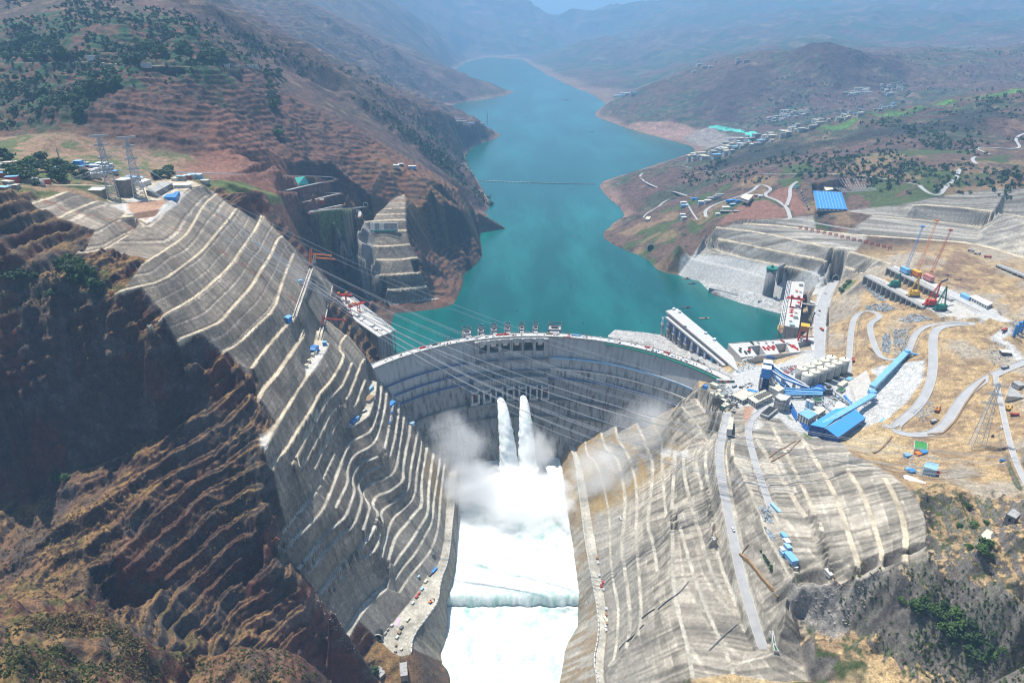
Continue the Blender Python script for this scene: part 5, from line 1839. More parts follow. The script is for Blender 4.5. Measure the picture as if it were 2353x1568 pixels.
def build_right_intake():
    top = [P('J', x, y, 0) for x, y in nums("175,240 430,195 1270,890 1420,1030 1640,1240 1780,1590 1480,1335")]
    loc = top[0].copy(); loc.z = -60
    e = empty('intake_tower', loc, 'long grey intake tower carrying blue banners with white characters beside the dam', 'intake')
    MB().prism([(p.x, p.y) for p in top], -4, 0).build('roof_slab', M['concrete_pale'], e, off=loc)
    a = P('J', 150, 338, -1); b = P('J', 1410, 1392, -1)
    ax = (b - a).normalized(); nrm = Vector((-ax.y, ax.x, 0))
    if nrm.x > 0:
        nrm = -nrm
    L = (b - a).length
    back = -nrm
    # ledge in front of the roof slab
    q = [a, b, b + back * 7, a + back * 7]
    MB().prism([(p.x, p.y) for p in q], -6.2, -4.4).build('ledge', M['concrete_pale'], e, off=loc)
    MB().bar(a + Vector((0, 0, -2.6)), b + Vector((0, 0, -2.6)), .35, 1.4).build('railing', M['steel'], e, off=loc)
    q = [a + back * 6, b + back * 6, b + back * 27, a + back * 27]
    MB().prism([(p.x, p.y) for p in q], -78, -6.3).build('wall', M['concrete_dark'], e, off=loc)
    MB().prism([(p.x, p.y) for p in [a + back * 7.2, b + back * 7.2, b + back * 12, a + back * 12]], -4.3, -1.0).build('wall', M['steel_dark'], e, off=loc)
    xs = [120, 240, 365, 490, 620, 755, 890, 1035, 1185, 1320]
    for i, x in enumerate(xs):
        p = P('J', x, 340 + .8365 * (x - 150), -1)
        t = (p - a).dot(ax)
        c0 = a + ax * t
        # ladder like pier: two posts and rungs
        if i < 7:
            g = MB()
            w = 3.0
            for s in (-1, 1):
                g.bar(c0 + ax * s * w - nrm * 1.0 + Vector((0, 0, -76)), c0 + ax * s * w - nrm * 1.0 + Vector((0, 0, -24)), 1.5, 2.4, up=(ax.x, ax.y, 0))
            for k in range(7):
                zz = -30 - k * 7
                g.bar(c0 - ax * w - nrm * 1.0 + Vector((0, 0, zz)), c0 + ax * w - nrm * 1.0 + Vector((0, 0, zz)), 2.0, 1.8)
            g.bar(c0 - ax * 4.6 - nrm * .5 + Vector((0, 0, -23.5)), c0 + ax * 4.6 - nrm * .5 + Vector((0, 0, -23.5)), 4.5, 2.6)
            g.build('pier', M['concrete'], e, off=loc)
        # banner
        ch = ['', '千', '年', '大', '计', '质', '量', '第', '一', ''][i]
        bw, bh = 7.6, 15.0
        cc = c0 + nrm * .35 + Vector((0, 0, -6.4 - bh / 2))
        col_ = 'bannerwhite' if i in (0, 9) else 'bannerblue'
        ba = MB()
        ba.add([cc - ax * bw / 2 + Vector((0, 0, -bh / 2)), cc + ax * bw / 2 + Vector((0, 0, -bh / 2)), cc + ax * bw / 2 + Vector((0, 0, bh / 2)), cc - ax * bw / 2 + Vector((0, 0, bh / 2)),
                cc - ax * bw / 2 + Vector((0, 0, -bh / 2)) - nrm * .3, cc + ax * bw / 2 + Vector((0, 0, -bh / 2)) - nrm * .3, cc + ax * bw / 2 + Vector((0, 0, bh / 2)) - nrm * .3, cc - ax * bw / 2 + Vector((0, 0, bh / 2)) - nrm * .3],
               [(0, 1, 2, 3), (7, 6, 5, 4), (0, 4, 5, 1), (1, 5, 6, 2), (2, 6, 7, 3), (3, 7, 4, 0)])
        bo = empty('banner', cc, ('blue banner reading %s hung on the long intake tower' % ch) if ch else ['white banner with a round blue emblem at the far end of the intake tower', '', '', '', '', '', '', '', '', 'white banner with a red and blue emblem nearest the dam crest'][i], 'banner', 'banners along the intake tower')
        ba.build('cloth', M[col_] if i != 8 else M['bannerpale'], bo, off=cc)
        if ch:
            tm = text_mesh(ch, 9.8 if ch != '一' else 8.6, M['white'])
            right = Vector((nrm.y, -nrm.x, 0)) * -1
            # text faces along nrm: local x = horizontal along the wall, local y = up
            xv = Vector((0, 0, 1)).cross(nrm).normalized()
            mt = Matrix((( xv.x, 0, nrm.x, 0), (xv.y, 0, nrm.y, 0), (xv.z, 1, nrm.z, 0), (0, 0, 0, 1)))
            mt = mt @ Matrix.Diagonal((.80, 1.28, 1, 1))
            tm.parent = bo
            tm.matrix_local = Matrix.Translation(nrm * .12) @ mt
        else:
            g = MB(); n = 20
            xv = Vector((0, 0, 1)).cross(nrm).normalized()
            r1 = 2.5
            if i == 0:
                for k in range(n):
                    a0 = 2 * math.pi * k / n; a1 = 2 * math.pi * (k + 1) / n
                    g.bar(cc + nrm * .2 + xv * r1 * math.cos(a0) + Vector((0, 0, r1 * math.sin(a0))), cc + nrm * .2 + xv * r1 * math.cos(a1) + Vector((0, 0, r1 * math.sin(a1))), .25, 1.1, up=tuple(nrm))
                g.build('emblem', M['bannerblue'], bo, off=cc)
            else:
                g.bar(cc + nrm * .2 + Vector((0, 0, -1.6)), cc + nrm * .2 + Vector((0, 0, 2.4)), 3.0, .3, up=tuple(nrm))
                g.build('emblem', M['red'], bo, off=cc)
                MB().bar(cc + nrm * .2 + xv * -1 + Vector((0, 0, -6.2)), cc + nrm * .2 + xv * 3 + Vector((0, 0, -3.4)), 2.2, .3, up=tuple(nrm)).build('emblem', M['bannerblue'], bo, off=cc)
    for k, (x, y) in enumerate(nums("250,360 335,420 455,525 495,570 590,645 720,760 1365,1305")):
        p = P('J', x, y, -4.4)
        o = MB().box((0, 0, 0), (2.6, 2.6, 3.6)).build('winch', M['redb']); o.location = p
        tag(o, 'rust red winch on the front ledge of the long intake tower', 'winch', 'winches on the intake tower ledge')
    for k, (x, y, w_) in enumerate([(345, 215, 7), (470, 280, 6), (1230, 880, 7), (1040, 740, 5), (600, 590, 3)]):
        p = P('J', x, y, .02)
        o = empty('site_box', p, 'small site box on the roof of the banner intake tower', 'site box', 'boxes on the intake roof', .9)
        MB().box((0, 0, 0), (w_, 4, 2.6)).build('wall', M['lightblue'], o)
        MB().box((0, 0, 2.61), (w_ + .5, 4.5, .3)).build('roof', M['white'], o)
    # concrete blocks at the foot, behind the crest
    for px_, lab in (("720,1240 740,1180 880,1215 900,1290 830,1330", 'left one of two angular concrete blocks behind the dam crest'), ("900,1310 930,1270 990,1310 1040,1380 960,1390", 'right one of two angular concrete blocks behind the dam crest')):
        poly = [P('J', x, y, -8) for x, y in nums(px_)]
        o = MB().prism([(p.x, p.y) for p in poly], -62, -8).build('concrete_block', M['concrete'])
        tag(o, lab, 'concrete block')


def build_left_intake():
    poly = [P('M', x, y, 0) for x, y in nums("1190,1162 1425,1072 700,500 520,480 600,750")]
    loc = poly[0].copy(); loc.z = -60
    e = empty('intake_block', loc, 'grey concrete intake block on the left shore with two red cranes on its deck', 'intake')
    MB().prism([(p.x, p.y) for p in poly], -2.2, 0).build('deck', M['concrete_pale'], e, off=loc)
    cx = sum(p.x for p in poly) / 5; cy = sum(p.y for p in poly) / 5
    MB().prism([(cx + (p.x - cx) * .985, cy + (p.y - cy) * .985) for p in poly], -80, -2.21).build('wall', M['concrete'], e, off=loc)
    a, b = poly[4], poly[0]
    nv, _ = cam_facing(a, b, (cx, cy))
    for t in (.06, .25, .46, .68):
        c0 = a.lerp(b, t) + nv * .0; c1 = a.lerp(b, t + .085)
        MB().bar(c0 + Vector((0, 0, -24)), c1 + Vector((0, 0, -24)), 1.2, 43).build('recess', M['steel_dark'], e, off=loc)  # dark strips paint the shade of recesses onto the flat wall
    # trash rack rails along the water side
    g = MB()
    a, b = P('M', 1425, 1070, 0), P('M', 720, 510, 0)
    out = Vector((b.y - a.y, -(b.x - a.x), 0)).normalized()
    if out.x < 0:
        out = -out
    n = 30
    for k in range(n):
        c0 = a.lerp(b, (k + .5) / n)
        g.bar(c0 - out * 1 + Vector((0, 0, .6)), c0 + out * 7 + Vector((0, 0, .6)), 1.6, 1.2)
    for o_ in (2, 6.5):
        g.bar(a + out * o_ + Vector((0, 0, .2)), b + out * o_ + Vector((0, 0, .2)), .9, 1.4)
    g.build('rack_beam', M['white'], e, off=loc)
    for k in range(0, n, 2):
        c0 = a.lerp(b, (k + .5) / n) + out * 5
        MB().bar(c0 + Vector((0, 0, -50)), c0 + Vector((0, 0, 0)), 1.6).build('rack_pier', M['concrete'], e, off=loc)
    led = [P('M', x, y, -40) for x, y in nums("700,985 1185,1375 1020,1425 930,1270 790,1290 720,1060")]
    MB().prism([(p.x, p.y) for p in led], -60, -40).build('ledge', M['concrete_pale'], e, off=loc)
    f = lambda x, y, z=0: P('M', x, y, z)
    gantry('red gantry crane with long cantilever, nearer the dam on the left intake deck', f(718, 788), f(865, 742), 17, 9, 4, 14, trolley=(.1, .55))
    gantry('red gantry crane at the rock end of the left intake deck', f(512, 590), f(652, 588), 17, 9, 6, 13, trolley=(.2, 1.1))
    for k, (x, y, w_, d_, h_, m_) in enumerate([(840, 825, 9, 7, 5, 'white'), (905, 890, 6, 3, 2, 'steel_dark'), (1090, 985, 9, 6, 3.5, 'white'), (1150, 1050, 6, 5, 2.5, 'steel_dark'), (1230, 1050, 5, 5, 2, 'steel'), (960, 860, 6, 3, 2, 'offwhite'), (620, 700, 9, 5, 4, 'white'), (590, 640, 8, 5, 3, 'offwhite'), (700, 720, 6, 5, 3, 'lightblue')]):
        o = empty('equipment_box', P('M', x, y, .02), 'small equipment hut on the deck of the left intake block', 'hut', 'huts on the left intake deck', .95)
        MB().box((0, 0, 0), (w_, d_, h_)).build('wall', M[m_ if m_ != 'white' else 'offwhite'], o)
        MB().box((0, 0, h_ + .01), (w_ + .5, d_ + .5, .3)).build('roof', M['white'], o)


def build_tower_row():
    poly = [P('K', x, y, 0) for x, y in nums("1225,15 1480,20 1505,60 1385,1012 1070,972")]
    loc = poly[0].copy(); loc.z = -60
    e = empty('gate_tower', loc, 'long gate tower row with white racks standing in the water on the right', 'intake')
    MB().prism([(p.x, p.y) for p in poly], -2, 0).build('deck', M['concrete_pale'], e, off=loc)
    MB().prism([(p.x, p.y) for p in poly], -80, -2.01).build('wall', M['concrete_dark'], e, off=loc)
    a, b = P('K', 1070, 972, 0), P('K', 1230, 15, 0)
    out = Vector((-1, .2, 0)).normalized()
    g = MB(); n = 34
    for k in range(n + 1):
        c0 = a.lerp(b, k / n)
        g.bar(c0 + Vector((0, 0, .4)), c0 + out * 9.5 + Vector((0, 0, .4)), .8, 1.0)
    for o_ in (3.2, 6.2, 9.4):
        g.bar(a + out * o_ + Vector((0, 0, .5)), b + out * o_ + Vector((0, 0, .5)), .8, 1.0)
    g.build('rack_beam', M['white'], e, off=loc)
    g = MB()
    for k in range(0, n + 1, 2):
        c0 = a.lerp(b, k / n)
        g.bar(c0 + out * 9 + Vector((0, 0, -72)), c0 + out * 9, .9)
    for zz in range(-48, 0, 6):
        g.bar(a + out * 9 + Vector((0, 0, zz)), b + out * 9 + Vector((0, 0, zz)), .5)
    g.build('rack_frame', M['redb'], e, off=loc)
    f = lambda x, y: P('K', x, y, 0)
    gantry('red gantry crane with twin girders on the right bank gate tower deck', f(1195, 560), f(1400, 585), 19, 9, 9, 5, trolley=(.0, .7), m_cab='redb')
    # access bridges
    for (x0, y0, x1, y1), lab in (((1440, 490, 1780, 545), 'grey access bridge from the gate tower deck to the plant road'), ((1620, 1000, 1715, 1025), 'short access bridge beside the orange topped crane')):
        p0, p1 = P('K', x0, y0, 0), P('K', x1, y1, 0)
        o = empty('access_bridge', p0, lab, 'bridge')
        MB().bar(p0, p1 + Vector((0, 0, -.1)), 6, 1.6).build('deck', M['concrete'], o, off=p0)
        MB().bar(p0.lerp(p1, .2) + Vector((0, 0, -22)), p0.lerp(p1, .8) + Vector((0, 0, -2)), 1.8).build('strut', M['concrete_dark'], o, off=p0)
    reds = [(1250, 585, 'red'), (1225, 640, 'red'), (1215, 690, 'red'), (1225, 765, 'red'), (1330, 400, 'pink'), (1260, 380, 'red'), (1380, 480, 'red')]
    for k, (x, y, m_) in enumerate(reds):
        o = MB().box((0, 0, 0), (7, 5, 1.6)).box((0, 0, 1.6), (5, 1.2, 1.2)).build('steel_formwork', M[m_]); o.location = P('K', x, y, .02); o.rotation_euler = (0, 0, .3 * k)
        tag(o, 'red steel formwork piece lying on the gate tower deck', 'formwork', 'red formwork on the gate tower')
    for k, (x, y, w_, h_, m_) in enumerate([(1420, 110, 8, 6, 'white'), (1340, 560, 7, 5, 'offwhite'), (1300, 810, 8, 6, 'white'), (1195, 880, 5, 3, 'offwhite'), (1230, 975, 9, 3, 'lightblue'), (1310, 700, 5, 3, 'offwhite'), (1330, 240, 5, 3, 'orange'), (1410, 250, 4, 3, 'offwhite')]):
        o = empty('equipment_hut', P('K', x, y, .02), 'small pale hut on the deck of the right gate tower', 'hut', 'huts on the gate tower deck', -.2)
        MB().box((0, 0, 0), (w_, 6, h_)).build('wall', M['offwhite'], o)
        MB().box((0, 0, h_ + .01), (w_ + .4, 6.4, .3)).build('roof', M[m_], o)
    # orange topped portal crane
    b = P('H', 1572, 850, 0)
    e = empty('portal_crane', b, 'tall red portal crane with an orange box house on top at the pit deck', 'crane')
    ax = (P('H', 1650, 862, 0) - P('H', 1500, 838, 0)).normalized(); sd = Vector((-ax.y, ax.x, 0))
    w, d_, h_ = 13, 13, 20
    for s1 in (-1, 1):
        for s2 in (-1, 1):
            MB().bar(ax * s1 * w / 2 * 1.15 + sd * s2 * d_ / 2, ax * s1 * w / 2 * .9 + sd * s2 * d_ / 2 * .9 + Vector((0, 0, h_)), 2.4).build('leg', M['redb'], e)
    for s1 in (-1, 1):
        MB().bar(ax * s1 * w / 2 * 1.15 - sd * d_ * .62 + Vector((0, 0, 1.2)), ax * s1 * w / 2 * 1.15 + sd * d_ * .62 + Vector((0, 0, 1.2)), 2.6).build('bogie_beam', M['red'], e)
        MB().bar(ax * s1 * w / 2 - sd * d_ * .5 + Vector((0, 0, h_ * .55)), ax * s1 * w / 2 + sd * d_ * .5 + Vector((0, 0, h_ * .55)), 1.8).build('cross_beam', M['redb'], e)
    MB().bar(ax * -w / 2 * 1.0 - sd * d_ * .5 + Vector((0, 0, h_ * .5)), ax * w / 2 - sd * d_ * .5 + Vector((0, 0, h_ * .5)), 2.6, 2).build('cross_beam', M['red'], e)
    MB().box((0, 0, h_), (w * 1.12, d_ * 1.15, 10), math.atan2(ax.y, ax.x)).build('machine_house', mat('ochre cladding', (.36, .13, .045), .6), e)
    MB().box((0, 0, h_ + 10.01), (w * 1.18, d_ * 1.22, .8), math.atan2(ax.y, ax.x)).build('roof', M['yellow'], e)
    # round tower
    c0 = P('D', 1762, 684, -38)
    ht = zat('D', 1768, 619, c0.y)
    e = empty('round_tower', c0, 'dark grey round concrete tower with a green ring on top in the water', 'tower')
    MB().cyl((0, 0, -30), 12.5, 30 + ht + 38, 40, 11).build('shaft', M['concrete_dark'], e, True)
    MB().cyl((0, 0, ht + 38 - 1), 12.2, 5.5, 40, 12.2).build('top_ring', M['green'], e)
    MB().cyl((0, 0, ht + 38 + 4.6), 3, 6, 12, 2).build('hoist', M['green'], e)
    d0 = P('D', 1783, 625, 28)
    MB().bar(Vector((8, 6, ht + 36)), Vector((38, 30, ht + 40)), 7, 7).build('bridge', M['concrete_dark'], e)
    MB().bar(Vector((30, 24, 0)), Vector((30, 24, ht + 34)), 10, 12).build('abutment', M['steel_dark'], e)
    for t_, z_, lab in (("185,412 262,388 400,402 548,465 462,480", -39, 'long flat concrete jetty block at the foot of the right slope'), ("520,500 545,478 620,470 706,488 704,505", -38, 'short pale concrete jetty block below the round tower')):
        poly = [P('6', x, y, z_) for x, y in nums(t_)]
        l0 = poly[0].copy(); l0.z = -60
        o = MB().prism([(p.x, p.y) for p in poly], -64, z_).build('jetty', M['concrete'], None, off=None)
        tag(o, lab, 'jetty')


def build_pit_deck():
    c00, c10, c11, c01 = [P('H', x, y, 0) for x, y in nums("700,895 1702,818 1722,975 852,1055")]

    def uv(u, v):
        return c00.lerp(c10, u).lerp(c01.lerp(c11, u), v)
    loc = c00.copy(); loc.z = -60
    e = empty('pit_deck', loc, 'pale concrete deck with three deep square pits between the water and the plant yard', 'deck')
    us = [0, .215, .335, .515, .655, .80, .955, 1]
    holes = {1: 1, 3: 1, 5: 1}
    for i in range(7):
        vs_ = [0, .30, .97, 1] if i in holes else [0, 1]
        for k in range(len(vs_) - 1):
            if i in holes and k == 1:
                continue
            q = [uv(us[i], vs_[k]), uv(us[i + 1], vs_[k]), uv(us[i + 1], vs_[k + 1]), uv(us[i], vs_[k + 1])]
            MB().prism([(p.x, p.y) for p in q], -70, .25).build('deck_slab', M['concrete_pale'], e, off=loc)
        if i in holes:
            q = [uv(us[i], .3), uv(us[i + 1], .3), uv(us[i + 1], .97), uv(us[i], .97)]
            MB().prism([(p.x, p.y) for p in q], -70, -34).build('pit_floor', M['concrete_dark'], e, off=loc)
    g = MB(); a, b = uv(0, 1), uv(0, 0)
    MB().bar(uv(0, 0) + Vector((0, 0, .9)), uv(1, 0) + Vector((0, 0, .9)), .5, 1.3).build('parapet', M['concrete'], e, off=loc)
    items = [(.36, .55, 'red', 12), (.40, .62, 'red', 10), (.43, .50, 'pink', 11), (.46, .62, 'red', 12), (.485, .5, 'red', 9), (.70, .55, 'red', 12), (.735, .62, 'red', 12), (.76, .8, 'red', 7), (.17, .60, 'red', 9), (.145, .72, 'steel_dark', 9), (.10, .75, 'steel_dark', 12), (.05, .62, 'steel_dark', 10), (.08, .45, 'steel_dark', 6), (.19, .45, 'steel_dark', 7), (.42, .2, 'steel', 7), (.5, .2, 'steel', 6), (.67, .4, 'steel', 8), (.62, .15, 'redb', 12), (.26, .12, 'steel_dark', 14), (.33, .14, 'offwhite', 9)]
    for u, v, m_, s_ in items:
        p = uv(u, v); p.z = .27
        rz = math.atan2((c01 - c00).y, (c01 - c00).x) + random.uniform(-.15, .15)
        g = MB().box((0, 0, 0), (s_, 3.2, 1.3), 0)
        for k in range(int(s_ / 2)):
            g.box((-s_ / 2 + 1 + 2 * k, 0, 1.3), (.7, 3.4, .8 + .5 * (k % 2)))
        o = g.build('machinery', M[m_]); o.location = p; o.rotation_euler = (0, 0, rz)
        cn = {'red': 'bright red', 'pink': 'faded red', 'steel_dark': 'dark grey', 'steel': 'light grey', 'redb': 'dark red', 'offwhite': 'off white'}[m_]
        tag(o, cn + ' steel machinery laid out on the deck between the pits', 'machinery', cn + ' machinery on the pit deck')


def build_galleries():
    def gal(c, x0, y0, x1, y1, z, h, n, lab, width=8.5, skip=None):
        a, b = P(c, x0, y0, z), P(c, x1, y1, z)
        ax = (b - a).normalized(); L = (b - a).length
        inn = Vector((-ax.y, ax.x, 0))
        if inn.x < 0:
            inn = -inn
        e = empty('gallery', a, lab, 'gallery')
        q = [a, b, b + inn * (width + 3), a + inn * (width + 3)]
        MB().prism([(p.x, p.y) for p in q], z - 2.4, z + .35).build('deck', M['concrete_new'], e, off=a)
        for k in range(n + 1):
            c0 = a + ax * (L * k / n)
            MB().prism([(p.x, p.y) for p in [c0 - ax * .9, c0 + ax * .9, c0 + ax * .9 + inn * width, c0 - ax * .9 + inn * width]], z - h - 6, z - 2.41).build('column', M['concrete'], e, off=a)
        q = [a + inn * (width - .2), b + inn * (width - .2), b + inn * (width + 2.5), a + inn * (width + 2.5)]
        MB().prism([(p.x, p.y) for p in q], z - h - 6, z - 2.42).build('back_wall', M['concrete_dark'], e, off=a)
        for o_ in (3, 9):
            MB().bar(a + inn * o_ + Vector((0, 0, .6)), b + ax * 60 + inn * o_ + Vector((0, 0, .6)), .5, .5).build('rail', M['concrete_dark'], e, off=a)
    gal('Q', 205, 520, 1640, 1295, 71.2, 21, 12, 'lower concrete gallery with dark open bays carrying the four mobile cranes')
    gal('Q', 765, 325, 2330, 1115, 84.2, 19, 13, 'upper concrete gallery with dark open bays carrying the coloured box cars')
    a, b = P('I', 1785, 398, 104), P('I', 2130, 535, 104)
    gal('I', 1785, 398, 2140, 540, 104, 26, 6, 'concrete viaduct with deep bays at the right edge of the site')
    # coloured machine houses with tall lattice masts
    for lab, m_, mroof, x, y, tx, ty in (('blue box car with a blue lattice mast on the upper gallery', 'blue_pale', 'blue_pale', 1195, 470, 2119, 522), ('yellow box car with an orange lattice mast on the upper gallery', 'orange', 'yellow', 1465, 540, 2152, 508), ('faded pink box car with a dark red lattice mast on the upper gallery', 'pink', 'pink', 1770, 650, 2183, 530)):
        p = P('Q', x, y, 84.6)
        e = empty('crane_tower', p, lab, 'crane')
        rz = -.82
        rz = math.atan2((P('Q', 2330, 1115, 84) - P('Q', 765, 325, 84)).y, (P('Q', 2330, 1115, 84) - P('Q', 765, 325, 84)).x)
        MB().box((0, 0, 2.2), (20, 9, 8.5), rz).build('machine_house', M[m_], e)
        MB().box((0, 0, 10.71), (20.6, 9.6, .5), rz).build('roof', M[mroof], e)
        MB().box((0, 0, .3), (21, 7, 1.8), rz).build('bogie', M['steel_dark'], e)
        tp = Vector(WY(tx, ty, p.y + 30)) - p
        MB().truss(Vector((3, 3, 9)), tp, 4.4, 2.2, 18, .25).build('mast', M[{'blue_pale': 'blue', 'orange': 'orange', 'pink': 'redb'}[m_]], e)
        MB().box(tp, (5, 5, 3)).build('mast_head', M[{'blue_pale': 'blue', 'orange': 'orange', 'pink': 'redb'}[m_]], e)
    for lab, m_, x, y, tx, ty, arm in (('teal mobile crane at the far end of the lower gallery', 'green', 940, 790, 1105, 470, None), ('yellow mobile crane, second on the lower gallery', 'yellow', 1400, 1030, 1555, 560, None), ('red mobile crane with a black jib on the lower gallery', 'red', 1800, 1260, 2085, 690, (2260, 610)), ('green mobile crane at the near end of the lower gallery', 'green', 2050, 1370, 2235, 790, None)):
        p = P('Q', x, y, 71.6)
        e = empty('mobile_crane', p, lab, 'crane')
        rz = math.atan2((P('Q', 1640, 1295, 71) - P('Q', 205, 520, 71)).y, (P('Q', 1640, 1295, 71) - P('Q', 205, 520, 71)).x)
        rz2 = 0.08
        MB().box((2, 0, 3.0), (17, 9, 8), rz2, .9).build('body', M[m_], e)
        MB().box((-8, -2, 2.4), (5, 6, 4.5), rz2, .8).build('cab', M[m_], e)
        MB().box((-8, -5.1, 4.4), (3.4, .4, 1.8), rz2).build('cab_window', M['glass'], e)
        for s in (-1, 1):
            MB().box((0, s * 4.2, 0), (22, 2.2, 2.4), rz2).build('crawler', M['steel_dark'], e)
        tp = P('Q', tx, ty, 0)
        tp = Vector(WY(*px('Q', tx, ty), p.y)) - p
        for dx_ in (-9, 8):
            MB().truss(Vector((dx_, 0, 5)), tp, 1.8, 1.2, 8, .4).build('boom', M[m_], e)
        MB().bar(Vector((-3, -3, 9)), tp, .5).build('stay', M['steel_dark'], e)
        if arm:
            t2 = Vector(WY(*px('Q', *arm), p.y)) - p
            MB().truss(tp, t2, 2.2, 1.6, 6, .6).build('jib', M['steel_dark'], e)
    block('long_shed', 'long low white shed on the upper crane platform', 'shed', 'I', "1500,735 1570,722 1750,805 1690,835", 91, 84, 'offwhite', 'white', 1, 6, 0)
    block('blue_shed', 'low blue roofed shed joined to the long white shed', 'shed', 'I', "1405,705 1440,692 1520,735 1500,750", 90, 84, 'blue_pale', 'blue_pale', 0, 6, 0)
def conveyor(label, pts, w, h, m, legs=0, mleg='steel', roofm=None, leg_from=None):
    """enclosed belt gallery through world points, on trestles"""
    loc = Vector(pts[0])
    e = empty('conveyor', loc, label, 'conveyor')
    g = MB(); r = MB()
    for a, b in zip(pts[:-1], pts[1:]):
        a, b = Vector(a), Vector(b)
        g.bar(a, b, w, h)
        if roofm:
            r.bar(a + Vector((0, 0, h / 2 + .25)), b + Vector((0, 0, h / 2 + .25)), w * 1.06, .4)
    g.build('gallery', M[m], e, off=loc)
    if roofm:
        r.build('roof', M[roofm], e, off=loc)
    tot = sum((Vector(b) - Vector(a)).length for a, b in zip(pts[:-1], pts[1:]))
    if legs:
        for k in range(legs):
            s = tot * (k + .6) / legs
            for a, b in zip(pts[:-1], pts[1:]):
                a, b = Vector(a), Vector(b)
                L = (b - a).length
                if s <= L:
                    p = a.lerp(b, s / L)
                    break
                s -= L
            gz = ground(p.x, p.y)
            if p.z - gz > 4:
                MB().truss(Vector((p.x, p.y, gz - 1)), p - Vector((0, 0, h / 2)), w * .7, w * .6, max(2, int((p.z - gz) / 5)), .45).build('trestle', M[mleg], e, off=loc)
    return e


def build_plant():
    # silos
    front = [(995, 400), (1110, 355), (1225, 308), (1340, 262), (1450, 217), (1565, 175)]
    back = [(910, 310), (1030, 265), (1140, 222), (1258, 178), (1365, 138)]
    proto = None
    for row, lst, nm in (('front', front, 'front'), ('back', back, 'back')):
        for k, (x, y) in enumerate(lst):
            p = P('L', x, y, 29); base = Vector((p.x, p.y, -.2))
            ordn = ['nearest the blue conveyors', 'second from the blue conveyors', 'third from the blue conveyors', 'fourth from the blue conveyors', 'fifth from the blue conveyors', 'farthest from the blue conveyors'][k]
            if row == 'back' and k == 4:
                ordn = 'at the far right end'
            lab = 'tall grey cement silo with cream roof in the %s row, %s' % (nm, ordn)
            if proto is None:
                e = empty('silo', base, lab, 'silo', 'cement silos beside the plant yard')
                MB().cyl((0, 0, 6), 8.3, 22.4, 36, cap=True).build('shell', M['silo'], e, True)
                s_ = bpy.data.objects['shell']; s_.data.polygons.foreach_set('use_smooth', [len(p_.vertices) == 4 for p_ in s_.data.polygons])
                MB().cyl((0, 0, 28.41), 8.6, .9, 36, 7.9).cyl((0, 0, 29.3), 7.9, .7, 36, 1.4).build('roof', M['silo_top'], e)
                MB().cyl((1.2, .5, 29.6), .9, 2.2, 10).build('vent', M['steel_dark'], e)
                for a in range(6):
                    MB().box((6.6 * math.cos(a * 1.047), 6.6 * math.sin(a * 1.047), -1), (1.2, 1.2, 7.2)).build('leg', M['steel_dark'], e)
                MB().cyl((0, 0, .6), 2.5, 5.4, 16, 7.6).build('hopper', M['steel_dark'], e)
                proto = e
            else:
                copy_tree(proto, base, 0, lab)
    for k, (x, y) in enumerate([(1070, 600), (1190, 545), (1310, 500), (1425, 450), (1535, 405)]):
        p = P('L', x, y + 20, 0)
        e = empty('dosing_frame', p, 'dark steel frame with pumps standing at the foot of the front silo row', 'frame', 'dark frames at the silo feet')
        MB().truss((0, 0, 0), (0, 0, 9), 5, 5, 3, .5).build('frame', M['steel_dark'], e)
        MB().box((0, 0, 9), (6, 6, .5)).build('platform', M['offwhite'], e)
        MB().cyl((0, 0, 2), 1.6, 5, 12).build('vessel', M['steel_dark'], e)
    # batching towers
    for (rx, ry), lab in (((325, 298), 'nearer one of two tall blue batching towers at the edge of the yard'), ((345, 212), 'farther one of two tall blue batching towers at the edge of the yard')):
        b = P('L', rx - 25, ry + 355, 0)
        zt = zat('L', rx, ry, b.y)
        e = empty('batching_tower', b, lab, 'tower')
        rz = -.35
        MB().box((0, 0, zt * .58), (13, 13, zt * .42 - .6), rz).build('upper_house', M['blue'], e)
        MB().box((0, 0, zt - .59), (14, 14, .6), rz).build('roof', M['white'], e)
        MB().box((0, 0, 0), (11.5, 11.5, zt * .58 - .1), rz).build('core', M['blue_deep'], e)
        for s1 in (-1, 1):
            for s2 in (-1, 1):
                MB().bar((s1 * 7.2 * math.cos(rz) - s2 * 7.2 * math.sin(rz), s1 * 7.2 * math.sin(rz) + s2 * 7.2 * math.cos(rz), 0), (s1 * 7.2 * math.cos(rz) - s2 * 7.2 * math.sin(rz), s1 * 7.2 * math.sin(rz) + s2 * 7.2 * math.cos(rz), zt * .58), .8).build('post', M['steel'], e)
        for k in range(4):
            MB().box((0, 0, 5 + k * zt * .13), (15, 15, .35), rz).build('platform', M['steel_dark'], e)
        for k in range(3):
            MB().cyl((-7.5 + k * 1.0, -8.5 + 2.4 * k, 8), 1.3, zt * .42, 12).build('pipe', M['steel'], e)
        e['zt'] = zt
    del_keys = [o for o in bpy.data.objects if 'zt' in o]
    for o in del_keys:
        del o['zt']
    Z = lambda x, y, z: P('L', x, y, z)
    # belt galleries between the towers and the hub by the silos
    conveyor('upper white roofed belt gallery from the farther tower down to the silo hub', [Z(400, 240, 36), Z(610, 395, 26), Z(1020, 610, 11)], 3.4, 2.6, 'blue', 4, roofm='white')
    conveyor('second belt gallery from the farther tower down to the silo hub', [Z(375, 262, 34), Z(590, 432, 25), Z(860, 560, 16)], 3.0, 2.4, 'blue', 3, roofm='blue_pale')
    conveyor('white roofed belt gallery from the nearer tower down to the silo hub', [Z(400, 335, 36), Z(620, 480, 25), Z(1020, 625, 10)], 3.4, 2.6, 'blue', 4, roofm='white')
    conveyor('steep blue belt gallery from the nearer tower to the block house', [Z(370, 345, 35), Z(650, 620, 12)], 3.2, 2.6, 'blue', 3, roofm='blue_pale')
